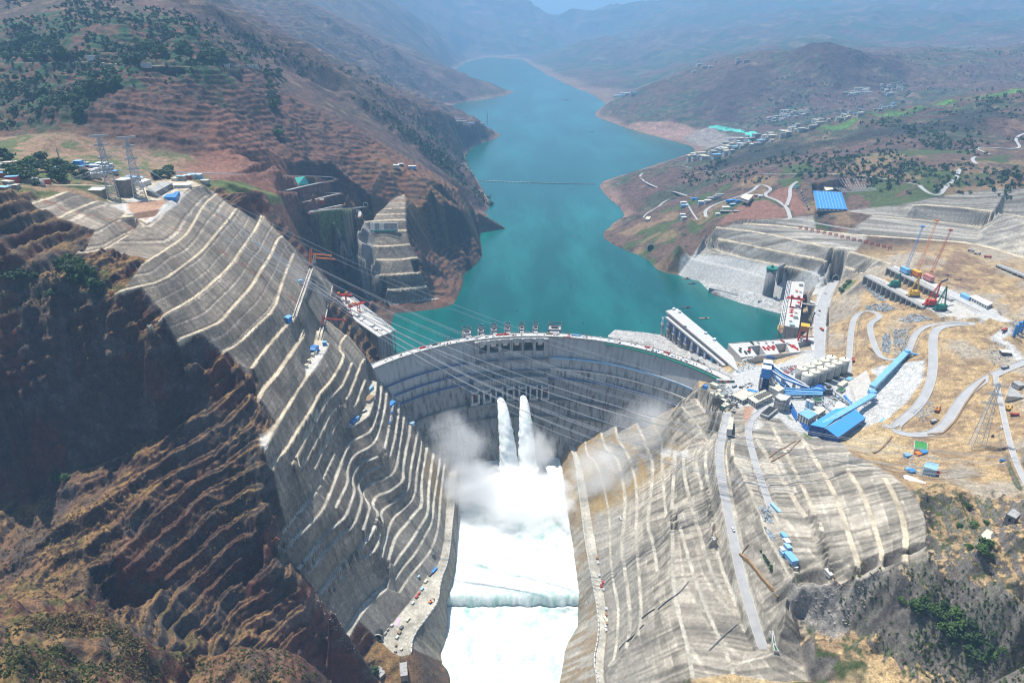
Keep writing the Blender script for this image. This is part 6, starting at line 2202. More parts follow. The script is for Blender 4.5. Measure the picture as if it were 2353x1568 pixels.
    conveyor('short blue belt gallery beside the block house', [Z(620, 520, 20), Z(720, 620, 10)], 3.2, 2.6, 'blue', 1, roofm='blue_pale')
    for k, (y0, y1, z0) in enumerate([(625, 655, 12), (660, 690, 11), (685, 700, 9), (715, 722, 8)]):
        conveyor(['topmost', 'second', 'third', 'lowest'][k] + ' of four parallel blue belts running to the hub tower', [Z(600 + 15 * k, y0, z0), Z(1225, y1, 8)], 2.6, 2.2, 'blue_pale', 3)
    conveyor('blue belt gallery end piece under the netting', [Z(1040, 610, 11), Z(1260, 655, 8)], 5, 2.6, 'blue_pale', 2)
    conveyor('long grey belt line running down to the canopy', [Z(1370, 650, 8), Z(1680, 890, 5)], 2.4, 1.8, 'steel', 3)
    conveyor('blue belt line running to the canopy beside the grey one', [Z(1560, 740, 7), Z(1680, 885, 5)], 3.2, 2.2, 'blue', 2)
    conveyor('thin grey belt line crossing the washing area', [Z(1210, 850, 4), Z(1400, 1000, 3)], 1.8, 1.5, 'steel', 2)
    # high conveyors
    conveyor('long high light blue conveyor climbing away to the upper road', [P('6', 1298, 1088, 22), P('6', 1530, 856, 44)], 8.5, 4.2, 'blue_pale', 5, 'steel', 'blue_pale')
    conveyor('light blue conveyor running down from the transfer house to the canopy', [Z(2020, 725, 24), Z(1240, 1185, 17)], 8.0, 4.0, 'blue_pale', 4, 'steel', 'blue_pale')
    conveyor('thin blue conveyor across the top of the gravel hill', [P('6', 1530, 852, 46), P('6', 1708, 888, 40)], 3.2, 2.6, 'blue_pale', 3)
    conveyor('long thin blue conveyor running down the outer edge of the gravel yard', [P('6', 1705, 890, 40), P('6', 1640, 1030, 30), P('6', 1540, 1145, 22), P('6', 1352, 1330, 12)], 3.2, 2.6, 'blue_pale', 8)
    for lab, c, x, y, z, s_, mw in (('light blue transfer house where the high conveyors meet', 'L', 1985, 690, 24, 9, 'blue_pale'), ('light blue head house at the top of the high conveyor', '6', 1537, 850, 45, 7, 'blue_pale')):
        p = P(c, x, y, z)
        gz = ground(p.x, p.y)
        e = empty('transfer_house', (p.x, p.y, gz), lab, 'transfer house')
        MB().box((0, 0, p.z - gz - 3), (s_, s_, 6)).build('wall', M[mw], e)
        MB().box((0, 0, p.z - gz + 3.01), (s_ + 1, s_ + 1, .5)).build('roof', M[mw], e)
        MB().truss((0, 0, -1), (0, 0, p.z - gz - 3), 6, 6, 5, .6).build('trestle', M['concrete'], e)
    # canopy
    rl, rm, rr_ = 17, 21, 15
    loc = Z(1250, 1245, 0)
    e = empty('canopy', loc, 'large bright blue metal canopy with dark blue netting front at the plant corner', 'canopy')
    A = [Z(1030, 1190, rl), Z(1430, 938, rl), Z(1640, 925, rm - 1), Z(1255, 1238, rm)]
    B = [Z(1270, 1245, rm - .6), Z(1722, 958, rm - .6), Z(1888, 1085, rr_), Z(1462, 1388, rr_)]
    for nm_, q in (('roof', A), ('roof', B)):
        g = MB(); up = Vector((0, 0, .5))
        g.add([v for v in q] + [v + up for v in q], [(0, 1, 2, 3), (7, 6, 5, 4), (0, 4, 5, 1), (1, 5, 6, 2), (2, 6, 7, 3), (3, 7, 4, 0)])
        g.build(nm_, M['blue_pale'] if nm_ == 'x' else mat('canopy blue', (.07, .33, .78), .5, var=.06), e, off=loc)
    for q0, q1 in ((A[0], A[3]), (B[0], B[3]), (B[3], B[2])):
        g = MB()
        g0, g1 = Vector((q0.x, q0.y, ground(q0.x, q0.y) - 1)), Vector((q1.x, q1.y, ground(q1.x, q1.y) - 1))
        off_ = Vector((0, .4, 0))
        g.add([g0, g1, q1, q0, g0 + off_, g1 + off_, q1 + off_, q0 + off_], [(0, 1, 2, 3), (7, 6, 5, 4), (0, 4, 5, 1), (1, 5, 6, 2), (2, 6, 7, 3), (3, 7, 4, 0)])
        g.build('netting_wall', M['blue_deep'], e, off=loc)
    net = mat('blue netting', (.02, .10, .34), .9, var=.25)
    for lab, q in (('tall dark blue netting screen sloping down beside the silos', [Z(1190, 545, 12), Z(1290, 650, 10), Z(980, 700, 6), Z(830, 740, 4), Z(1000, 620, 9)]),
                   ('blue netting curtain on posts at the left edge of the washing area', [Z(735, 830, 9), Z(835, 1010, 5), Z(820, 1140, 1), Z(720, 980, 1)]),
                   ('dark blue netting sheet below the blue roofed building', [Z(850, 1130, 5), Z(1010, 1210, 7), Z(1250, 1250, 12), Z(1455, 1390, 6), Z(1200, 1410, 1), Z(960, 1270, 1)])):
        c0 = sum((v for v in q), Vector()) / len(q)
        o = MB().add([v - c0 for v in q] + [v - c0 + Vector((0, 0, .25)) for v in q], [tuple(range(len(q))), tuple(range(2 * len(q) - 1, len(q) - 1, -1))] + [(i, (i + 1) % len(q), len(q) + (i + 1) % len(q), len(q) + i) for i in range(len(q))]).build('netting', net)
        o.location = c0
        tag(o, lab, 'netting')
    # buildings
    block('office_building', 'white three storey building with a bright blue roof beside the canopy', 'building', 'L', "845,1000 985,945 1145,1018 1010,1100", 13, 0, 'offwhite', 'blue_pale', 3, 4.5, 0)
    block('building', 'tall grey block house between the batching towers and the offices', 'building', 'L', "400,592 505,548 640,625 540,672", 16, 0, 'offwhite', 'roof_tan', 0, 5, 0)
    block('building', 'grey concrete bin tower with rusty machines on its roof', 'building', 'L', "490,762 545,700 735,745 660,815 575,815", 20, 0, 'concrete', 'concrete_pale', 0, 5, .8)
    block('office_building', 'two storey office with grey slatted roof below the batching towers', 'building', 'L', "62,765 330,650 450,735 195,858", 9, 0, 'offwhite', 'roof_tan', 2, 4.5, .8)
    g = MB()
    for k in range(9):
        a = P('L', 170 + 27 * k, 745 - 11 * k, 9.8); b = P('L', 245 + 24 * k, 800 - 12 * k, 9.8)
        g.bar(a, b, 1.6, 1.4)
    l0 = P('L', 170, 745, 9.8)
    o = g.build('roof_louvre', M['steel_dark'], None, off=l0); o.location = l0; tag(o, 'dark slatted louvre frame on the roof of the two storey office', 'roof louvre')
    block('office_building', 'low office with blue roof patch beside the parked cars', 'building', 'C', "985,280 1120,215 1230,265 1200,300 1110,345", 7, 0, 'offwhite', 'roof_tan', 1, 5, .7)
    p = P('C', 1218, 238, 7.6)
    o = MB().box((0, 0, 0), (15, 6, .6), -.5).build('roof_sheet', M['blue']); o.location = p; tag(o, 'blue roofing sheet on the low office', 'roof sheet')
    block('shed', 'long shed with grey slatted roof at the edge above the bench slope', 'shed', 'L', "265,1015 405,900 535,945 385,1065", 5, 0, 'concrete', 'roof_grey', 0, 5, 0)
    g = MB()
    for k in range(8):
        g.bar(P('L', 280 + 17 * k, 1000 - 14 * k, 5.7), P('L', 390 + 17 * k, 1035 - 14 * k, 5.7), 1.5, 1.0)
    l0 = P('L', 280, 1000, 5.7)
    o = g.build('roof_louvre', M['steel_dark'], None, off=l0); o.location = l0; tag(o, 'dark slats on the roof of the shed above the bench slope', 'roof louvre')
    block('shed', 'pale grey flat roofed shed beside the blue roofed building', 'shed', 'L', "1085,980 1205,905 1275,950 1155,1030", 8, 0, 'concrete', 'roof_tan', 1, 5, 0)
    block('shed', 'white flat shed in the washing area next to the canopy', 'shed', 'L', "1395,955 1450,830 1570,870 1555,915", 5, 0, 'offwhite', 'white', 0, 5, 0)
    block('shed', 'small white shed with dark front under the grey bin tower', 'shed', 'L', "620,895 700,850 760,870 680,925", 6, 0, 'brick', 'white', 0, 5, 0)
    block('shed', 'cream long hut beside the upper green tank', 'shed', 'L', "1450,560 1550,495 1620,520 1520,590", 5, 0, 'offwhite', 'roof_tan', 0, 5, 0)
    block('shed', 'blue roofed hut beside the upper green tank', 'shed', 'L', "1570,480 1640,440 1710,470 1650,500", 5, 0, 'offwhite', 'blue_pale', 0, 5, 0)
    for lab, q in (('long rectangular concrete tank of green water near the silos', "1690,425 1820,345 1882,378 1755,462"), ('small square concrete tank of green water beside the hub', "1440,645 1505,598 1578,635 1515,680")):
        poly = [Z(x, y, 3.2) for x, y in nums(q)]
        e = empty('water_tank', poly[0] - Vector((0, 0, 3.2)), lab, 'tank')
        g = MB()
        for i in range(4):
            a, b = poly[i], poly[(i + 1) % 4]
            g.bar(a - Vector((0, 0, 2)), b - Vector((0, 0, 2)), .8, 4.2)
        g.build('wall', M['concrete'], e, off=e.location)
        MB().prism([(p.x, p.y) for p in poly], -.5, 2.6).build('water', M['pond'], e, off=e.location)
    for k, (x, y) in enumerate([(985, 910), (1040, 935)]):
        e = empty('tank', Z(x, y, 0), ('left' if k == 0 else 'right') + ' one of two light blue upright tanks in the washing area', 'tank')
        MB().cyl((0, 0, 0), 3.4, 12, 20).build('shell', M['lightblue'], e)
        MB().cyl((0, 0, 12.01), 3.5, .8, 20, 1).build('roof', M['offwhite'], e)
    e = empty('round_tank', Z(1135, 820, 0), 'round open concrete settling tank in the washing area', 'tank')
    g = MB(); n = 28
    for k in range(n):
        a0 = 2 * math.pi * k / n; a1 = 2 * math.pi * (k + 1) / n
        g.bar((8 * math.cos(a0), 8 * math.sin(a0), 2), (8 * math.cos(a1), 8 * math.sin(a1), 2), .8, 4)
    g.build('wall', M['concrete_pale'], e); MB().cyl((0, 0, 0), 7.6, 2.4, 28).build('water', M['pond'], e); MB().bar((-8, 0, 4.3), (8, 0, 4.3), .8, .5).build('walkway', M['steel'], e)
    # hub tower of the belts
    e = empty('hub_tower', Z(1290, 700, 0), 'dark steel hub tower where the blue belts end', 'tower')
    MB().truss((0, 0, 0), (0, 0, 10), 11, 11, 3, .7).build('frame', M['steel_dark'], e)
    for k in range(2):
        MB().box((0, 0, 4.5 + 5 * k), (12, 12, .4)).build('platform', M['steel'], e)
    MB().box((0, 0, 10.3), (6, 5, 3)).build('machine_house', M['steel_dark'], e)
    # pipe racks, clutter in the plant
    r = random.Random(5)
    for k in range(30):
        x, y = r.uniform(560, 1000), r.uniform(620, 900)
        x, y = [(r.uniform(560, 800), r.uniform(300, 420)), (r.uniform(1320, 1700), r.uniform(740, 960)), (r.uniform(950, 1300), r.uniform(740, 960)), (r.uniform(1650, 2000), r.uniform(880, 1000))][k % 4]
        p = Z(x, y, 0)
        mm = r.choice(['redb', 'steel_dark', 'steel', 'offwhite', 'lightblue', 'concrete', 'concrete_dark'])
        s = r.uniform(3, 8)
        o = MB().box((0, 0, 0), (s, 1.6, 1.1)).box((s * .1, 0, 1.1), (s * .6, 1.2, .8)).build('material_pile', M[mm])
        o.location = (p.x, p.y, max(ground(p.x, p.y), 0) + .02); o.rotation_euler = (0, 0, r.uniform(-.7, -.2))
        cn = {'redb': 'rust red', 'steel_dark': 'dark grey', 'steel': 'silver grey', 'offwhite': 'off white', 'lightblue': 'light blue', 'concrete': 'grey', 'concrete_dark': 'brownish grey'}[mm]
        tag(o, cn + ' bundle of building material stacked on the plant yard', 'material pile', cn + ' bundles on the plant yard')
    for k in range(8):
        a, b = Z(590 + 27 * k, 390 - 15 * k, .3), Z(655 + 24 * k, 425 - 15 * k, .3)
        o = MB().bar(a + Vector((0, 0, 1)), b + Vector((0, 0, 1)), 1.6, 1.6).build('pipe_bundle', M['redb' if k % 3 else 'offwhite'], None, off=a)
        o.location = a
        tag(o, ('rust red' if k % 3 else 'off white') + ' pipe bundle in the row between the towers and the silos', 'pipe bundle', 'pipe bundles beside the silos')
    o = MB().box((0, 0, 0), (16, 6, 2.2), 0, .7).build('tarpaulin', M['blue_deep']); o.location = Z(420, 150, .1); o.rotation_euler = (0, 0, -.2)
    tag(o, 'dark blue tarpaulin heap beside the pits', 'tarpaulin')
    for k, (x, y) in enumerate([(835, 128), (862, 130), (885, 132), (905, 134), (925, 134), (945, 134), (965, 134), (985, 133), (1005, 132)]):
        mm = ['blue_pale', 'yellow', 'redb', 'lightblue', 'yellow', 'redb', 'redb', 'green', 'green'][k]
        cn = {'blue_pale': 'blue', 'yellow': 'yellow', 'redb': 'red', 'lightblue': 'light blue', 'green': 'green'}[mm]
        o = empty('container', P('C', x, y + 8, 0), cn + ' site container in the coloured row at the dam end', 'container', cn + ' containers at the dam end')
        MB().box((0, 0, 0), (3.3, 4, 4)).build('wall', M[mm], o); MB().box((0, 0, 4.01), (3.5, 4.2, .2)).build('roof', M['offwhite'], o)
    # sheds and silos cluster at the slope head by the dam
    for k, (x, y, w_, d_, h_, mm, lab) in enumerate([(800, 190, 12, 7, 4, 'yellow', 'pale yellow hut'), (700, 205, 6, 5, 4, 'blue', 'blue hut'), (780, 290, 7, 5, 4, 'yellow', 'first yellow tank'), (810, 300, 6, 5, 4, 'yellow', 'second yellow tank'), (845, 290, 6, 5, 4, 'yellow', 'third yellow tank'), (850, 250, 6, 6, 3, 'offwhite', 'off white hut'), (880, 310, 7, 5, 3, 'steel', 'grey hut'), (905, 355, 8, 5, 3, 'steel_dark', 'dark grey hut'), (930, 400, 8, 6, 3, 'offwhite', 'pale hut'), (900, 420, 6, 5, 3, 'green', 'green hut')]):
        bld(lab + ' in the cluster at the head of the right slope', 'C', x, y, w_, d_, h_, -.9, mm if mm != 'yellow' else 'silo_top', 'roof_tan' if mm != 'blue' else 'blue', 'hut', 'hut', None, z=0)
    block('long_building', 'long cream roofed building with dark base on the thick descending road', 'building', 'C', "968,525 1012,530 1000,660 940,655", 1, -9, 'offwhite', 'roof_tan', 0, 5, 0)


def hang(p0, p1, sag, n=26):
    p0, p1 = Vector(p0), Vector(p1)
    return [p0.lerp(p1, t / n) - Vector((0, 0, 4 * sag * (t / n) * (1 - t / n))) for t in range(n + 1)]


def proj(p):
    depth = p.y * CP - (p.z - CAM_H) * SP
    yc = (p.z - CAM_H) * CP + p.y * SP
    return 1176 + 1568 * p.x / depth, 784 - 1568 * yc / depth


def sag_for(p0, p1, mx, my):
    """sag with which a line between two anchors hangs through a surveyed point"""
    lo, hi = 0, 260
    for _ in range(24):
        s = (lo + hi) / 2
        L = hang(p0, p1, s, 60)
        best = min(L, key=lambda q: abs(proj(q)[0] - mx))
        if proj(best)[1] < my:
            lo = s
        else:
            hi = s
    return s


def lattice_pylon(e, h, wb, wt, m, arms, seg=12, t=.55):
    MB().truss((0, 0, -1), (0, 0, h), wb, wt, seg, t).build('lattice_body', m, e)
    for z, w in arms:
        MB().truss((-w, 0, z), (w, 0, z), 2.2, 2.2, 8, t * .6).build('cross_arm', m, e)


def build_lines():
    pyl = []
    for k, (bx, by, tx, ty, lab) in enumerate([(262, 456, 231, 312, 'nearer one of the two tall lattice pylons on the left platform'), (321, 452, 296, 316, 'farther one of the two tall lattice pylons on the left platform')]):
        b = P('D', bx, by, 288)
        h = zat('D', tx, ty, b.y) - 288
        e = empty('pylon', b, lab, 'pylon', None, .5)
        lattice_pylon(e, h, 17, 3.0, M['steel'], [(h, 13), (h * .86, 9), (h * .66, 9), (h * .48, 9)], 14, 1.35)
        pyl.append((b, h))
    b = hit('D', 2243, 1028)
    h = zat('D', 2272, 880, b.y) - b.z
    e = empty('pylon', b, 'tall grey lattice pylon on the brown hill at the right', 'pylon', None, -.3)
    lattice_pylon(e, h, 15, 2.5, M['steel'], [(h * .97, 8), (h * .84, 10), (h * .70, 12)], 14, .5)
    for (x, y, hh, lab) in ((181, 1, 0, ''),):
        pass
    p = hit('1', 415, 1120)
    e = empty('mast', p, 'slender grey mast standing in the village on the left terrace', 'mast'); MB().truss((0, 0, 0), (0, 0, 26), 2, 1.2, 6, .4).build('lattice_body', M['steel'], e)
    p = hit('2', 990, 835)
    e = empty('mast', p, 'slender mast at the tip of the far left headland', 'mast'); MB().truss((0, 0, 0), (0, 0, 60), 5, 3, 6, 1.2).build('lattice_body', M['steel_dark'], e)
    # inclined light ladder ramp left of the pylons
    a = P('1', 345, 1280, 300); bq = P('1', 700, 1150, 322)
    e = empty('cable_ramp', a, 'long pale inclined lattice ramp leading up to the left pylon', 'ramp')
    MB().truss(Vector((0, 0, 0)), bq - a, 5, 5, 16, .9).build('lattice_body', M['steel'], e)
    ends = []
    top1, top2 = pyl[0][0] + Vector((0, 0, pyl[0][1])), pyl[1][0] + Vector((0, 0, pyl[1][1]))
    L = [(Vector(WY(254, 334, top1.y - 6)), (2460, 1062, 70), (1056, 762), .38), (Vector(WY(237, 339, top1.y)), (2460, 1077, 66), (1056, 790), .38),
         (Vector(WY(256, 334, top1.y - 6)), (2460, 1064, 71), (1056, 766), .25), (Vector(WY(240, 345, top1.y)), (2460, 1080, 66), (1056, 794), .25),
         (Vector(WY(241, 366, top1.y)), (2460, 1095, 64), (1056, 829), .38), (Vector(WY(266, 382, top1.y)), (2460, 1110, 62), (1056, 814), .5), (Vector(WY(270, 384, top1.y)), (2460, 1112, 62), (1056, 818), .5),
         (Vector(WY(305, 340, top2.y)), (2460, 1040, 80), (1150, 736), .22), (Vector(WY(312, 352, top2.y)), (2460, 1046, 80), (1180, 760), .22)]
    ys = [838, 846, 853, 860, 865, 871, 875, 879]
    for k, y in enumerate(ys):
        st_ = hit('D', 480 + 16 * k, 480 + 13 * k) + Vector((0, 0, 10))
        L.append((st_, (2460, 1120 + 11 * k, 60 - k), (1056, y), .30 if k % 3 else .42))
    labs = ['uppermost thick silver cable strung from the left pylon across the dam', 'second thick silver cable strung from the left pylon across the dam', 'silver twin of the uppermost thick cable across the dam', 'silver twin of the second thick cable across the dam', 'single thin silver cable just below the thick pair across the dam', 'first of the close silver cable pair from the lower pylon arm', 'second of the close silver cable pair from the lower pylon arm', 'faint thin cable crossing the reservoir from the farther pylon, upper one', 'faint thin cable crossing the reservoir from the farther pylon, lower one']
    for k, (s, (ex, ey, ez), (mx, my), r) in enumerate(L):
        eW = P('D', ex, ey, ez)
        sg = sag_for(s, eW, mx, my)
        pl = hang(s, eW, sg, 30)
        l0 = pl[0].copy()
        o = MB().tube([q - l0 for q in pl], r * .8, 5).build('power_cable', M['wire'])
        o.location = l0
        if k < len(labs):
            tag(o, labs[k], 'cable')
        else:
            tag(o, 'thin silver cable in the low fan of lines from the left benches across the dam', 'cable', 'low fan of cables across the dam')
    # small anchor frames on the benches where the low fan starts
    for k in range(8):
        st_ = hit('D', 480 + 16 * k, 480 + 13 * k)
        e = empty('anchor_frame', st_, 'small steel anchor frame on the left benches holding a low cable', 'anchor', 'anchor frames on the left benches')
        MB().bar((-1.5, 0, -2), (0, 0, 10), .5).bar((1.5, 0, -2), (0, 0, 10), .5).build('legs', M['steel'], e)
    # far end anchor beyond the frame
    p = P('D', 2460, 1090, 60)
    # red small cranes / tower cranes on the left crane track
    for k, (x0, y0, x1, y1, zz, mm, lab) in enumerate([(2115, 270, 2120, 150, 141, 'orange', 'dark orange lattice tower at the far end of the upper crane track'), (2230, 560, 2240, 470, 85, 'steel_dark', 'dark tower on the middle of the lower crane track'), (2200, 680, 2205, 600, 85, 'redb', 'rusty tower at the near end of the lower crane track'), (2140, 255, 2145, 190, 141, 'steel', 'grey lattice tower at the far end of the upper crane track')]):
        b = P('4', x0, y0, zz)
        tp = Vector(WY(*px('4', x1, y1), b.y)) - b
        e = empty('track_tower', b, lab, 'tower')
        MB().truss((0, 0, 0), tp, 5, 3, 6, .6).build('lattice_body', M[mm], e)
        MB().box((0, 0, 0), (9, 12, 3)).build('carriage', M['steel_dark'], e)
        MB().truss(tp * .75, tp * .75 + Vector((38, -4, -2)), 2, 1.4, 8, .5).build('jib', M[mm if mm != 'steel' else 'orange'], e)
    # crane rails on the two tracks
    for (x0, y0, x1, y1, zz, lab) in ((2133, 290, 2022, 615, 141.6, 'long pale crane rail beam along the upper left track'), (2268, 405, 2190, 765, 85.6, 'long pale crane rail beam along the lower left track')):
        a, b = P('4', x0, y0, zz), P('4', x1, y1, zz)
        e = empty('crane_rail', a, lab, 'rail')
        for o_ in (0, 5):
            MB().bar(a + Vector((-o_, 0, 1.2)), b + Vector((-o_, 0, 1.2)), 1.3, 2.2).build('rail', M['concrete_pale'], e, off=a)


def blob_bush(r_, seed, n=140, squash=.75, leaf=.34):
    """crown of many leaf clumps spread through the volume"""
    q = random.Random(seed)
    g = MB()
    for _ in range(n):
        a = q.uniform(0, 2 * math.pi); u = q.uniform(-1, 1); rr = r_ * (q.random() ** .45)
        k = 1 + .28 * math.sin(3 * a + seed) + .15 * math.sin(5 * u + seed)
        c = Vector((rr * k * math.cos(a) * math.sqrt(1 - u * u), rr * k * math.sin(a) * math.sqrt(1 - u * u), r_ * squash * (1 + .9 * u * (q.random() ** .3))))
        s = r_ * leaf * q.uniform(.5, 1.15)
        n1 = Vector((q.gauss(0, 1), q.gauss(0, 1), q.gauss(0, 1) + .6)).normalized()
        t1 = n1.orthogonal().normalized(); t2 = n1.cross(t1)
        g.add([c + t1 * s, c + t2 * s * .8, c - t1 * s * .9, c - t2 * s * .7, c + n1 * s * .5], [(0, 1, 4), (1, 2, 4), (2, 3, 4), (3, 0, 4), (3, 2, 1, 0)])
    return g


TREE_P = []


def tree_protos():
    for k in range(5):
        r_ = 1.0
        m = M['leaf'] if k % 2 == 0 else M['leaf2']
        g = blob_bush(1.0, 11 + k, 150)
        me = g.build('crown', m)
        t = MB().cyl((0, 0, -1.2), .12, 1.5, 6, .06)
        for a in range(3):
            t.bar((0, 0, .1), (.5 * math.cos(a * 2.1 + k), .5 * math.sin(a * 2.1 + k), .8), .06)
        tr = t.build('trunk', M['bark'])
        TREE_P.append((me.data, tr.data))
        bpy.data.objects.remove(me); bpy.data.objects.remove(tr)


def plant(name, p, s, k, label, cat, group):
    e = empty(name, p, label, cat, group, random.uniform(0, 6.28))
    e.scale = (s * random.uniform(.85, 1.15), s * random.uniform(.85, 1.15), s * random.uniform(.8, 1.2))
    for nm, me in (('crown', TREE_P[k][0]), ('trunk', TREE_P[k][1])):
        o = bpy.data.objects.new(nm, me); C.objects.link(o); o.parent = e
        if nm == 'crown':
            o.location = (0, 0, .25)
    return e


def scatter_zone(c, poly, n, smin, smax, name, label, cat, group, seed, smax_slope=3):
    q = random.Random(seed)
    pts = nums(poly)
    xs = [p[0] for p in pts]; ys = [p[1] for p in pts]
    k = 0; tries = 0
    while k < n and tries < n * 20:
        tries += 1
        x, y = q.uniform(min(xs), max(xs)), q.uniform(min(ys), max(ys))
        if not in_poly(np.array([x]), np.array([y]), pts)[0]:
            continue
        p = hit(c, x, y)
        if p.z < -45:
            continue
        plant(name, p, q.uniform(smin, smax), q.randrange(5), label, cat, group)
        k += 1


def clump_field(name, label, cat, polys, n, smin, smax, m, seed, tall=.8):
    """uncountable ground cover: one mesh of leafy clumps standing on the ground"""
    q = np.random.default_rng(seed)
    V = []; F = []
    nv = 0
    for c, tx, share in polys:
        pts = nums(tx)
        xs = [p[0] for p in pts]; ys = [p[1] for p in pts]
        cnt = 0; want = int(n * share); tries = 0
        while cnt < want and tries < want * 6:
            tries += 1
            x, y = q.uniform(min(xs), max(xs)), q.uniform(min(ys), max(ys))
            if not in_poly(np.array([x]), np.array([y]), pts)[0]:
                continue
            p = hit(c, x, y)
            dens = fbm(np.array([p.x]), np.array([p.y]), 45 if p.y < 1800 else 130, 3, seed)[0]
            if dens < .47 or p.z < -46:
                continue
            for _ in range(2):
                s = q.uniform(smin, smax)
                sp = smax * 2.2
                a = p.x + q.normal() * sp; b = p.y + q.normal() * sp
                z = float(H(a, b))
                for _2 in range(9):
                    th = q.uniform(0, 6.283); rr = s * q.uniform(0, .8)
                    cc = np.array([a + rr * math.cos(th), b + rr * math.sin(th), z + s * tall * q.uniform(.1, 1)])
                    d = q.normal(size=(3, 3)) * s * .42
                    V += [cc + d[0], cc + d[1], cc + d[2], cc - d[0] * .6 + np.array([0, 0, s * .2])]
                    F += [(nv, nv + 1, nv + 2), (nv, nv + 2, nv + 3), (nv + 1, nv + 3, nv + 2)]
                    nv += 4
            cnt += 1
    me = bpy.data.meshes.new(name)
    me.from_pydata([tuple(v) for v in V], [], F)
    me.materials.append(m)
    o = bpy.data.objects.new(name, me); C.objects.link(o)
    tag(o, label, cat, None, 'stuff')
    return o
# ------------------------------------------------------------------ vehicles, houses, boats, small things
VP = {}


def vehicle_protos():
    def truck(col):
        e = empty('truck', (0, 0, 0), 'x', 'truck')
        MB().box((0, 0, .9), (8.6, 2.5, .5)).build('chassis', M['steel_dark'], e)
        MB().box((3.3, 0, 1.4), (1.9, 2.5, 1.9), 0, .92).build('cab', M[col], e)
        MB().box((4.15, 0, 2.2), (.3, 2.1, .8)).build('windscreen', M['glass'], e)
        g = MB().box((-1.1, 0, 1.41), (6.0, 2.6, 1.5), 0, 1.06)
        g.build('dump_body', M['steel'] if col != 'redb' else M['redb'], e)
        for x in (3.0, -1.6, -3.0):
            for s in (-1, 1):
                w = MB(); w.cyl((0, 0, 0), .55, .4, 12)
                o = w.build('wheel', M['rubber'], e); o.location = (x, s * 1.25 + .2, .55); o.rotation_euler = (math.pi / 2, 0, 0)
        return e

    def car(col):
        e = empty('car', (0, 0, 0), 'x', 'car')
        MB().box((0, 0, .4), (4.6, 1.9, .8), 0, .97).build('body', M[col], e)
        MB().box((-.2, 0, 1.2), (2.7, 1.75, .65), 0, .8).build('cabin', M['glass'], e)
        MB().box((-.2, 0, 1.85), (2.1, 1.4, .08)).build('roof', M[col], e)
        for x in (1.5, -1.5):
            for s in (-1, 1):
                o = MB().cyl((0, 0, 0), .36, .25, 10).build('wheel', M['rubber'], e); o.location = (x, s * .9 + .12, .36); o.rotation_euler = (math.pi / 2, 0, 0)
        return e

    def digger(col):
        e = empty('excavator', (0, 0, 0), 'x', 'excavator')
        for s in (-1, 1):
            MB().box((0, s * 1.3, 0), (4.2, .8, 1.0)).build('track', M['rubber'], e)
        MB().box((-.4, 0, 1.1), (4.0, 2.8, 1.6), 0, .95).build('body', M[col], e)
        MB().box((.8, .8, 1.4), (1.6, 1.2, 2.0), 0, .9).build('cab', M['glass'], e)
        MB().bar((1.2, -.3, 2.2), (4.4, -.3, 4.6), .6).bar((4.4, -.3, 4.6), (6.6, -.3, 1.6), .5).build('boom', M[col], e)
        MB().box((6.6, -.3, .4), (1.2, 1.4, 1.2)).build('bucket', M['steel_dark'], e)
        return e
    for kind, fn, cols in (('truck', truck, ('redb', 'white', 'timber', 'steel')), ('car', car, ('white', 'steel_dark', 'blue', 'redb')), ('excavator', digger, ('yellow', 'orange'))):
        for c_ in cols:
            VP[kind + c_] = fn(c_)
    for k in VP:
        VP[k].location = (0, -4000, -900)


def put(kind, c, x, y, rz, label, group=None, z=None, s=1.0):
    p = hit(c, x, y) if z is None else P(c, x, y, z)
    e = copy_tree(VP[kind], p + Vector((0, 0, .35 if z is None else .05)), rz, label)
    e.scale = (s, s, s)
    if group:
        e['group'] = group
    return e


def drop_protos():
    for k in VP:
        for ch in list(VP[k].children):
            bpy.data.objects.remove(ch)
        bpy.data.objects.remove(VP[k])


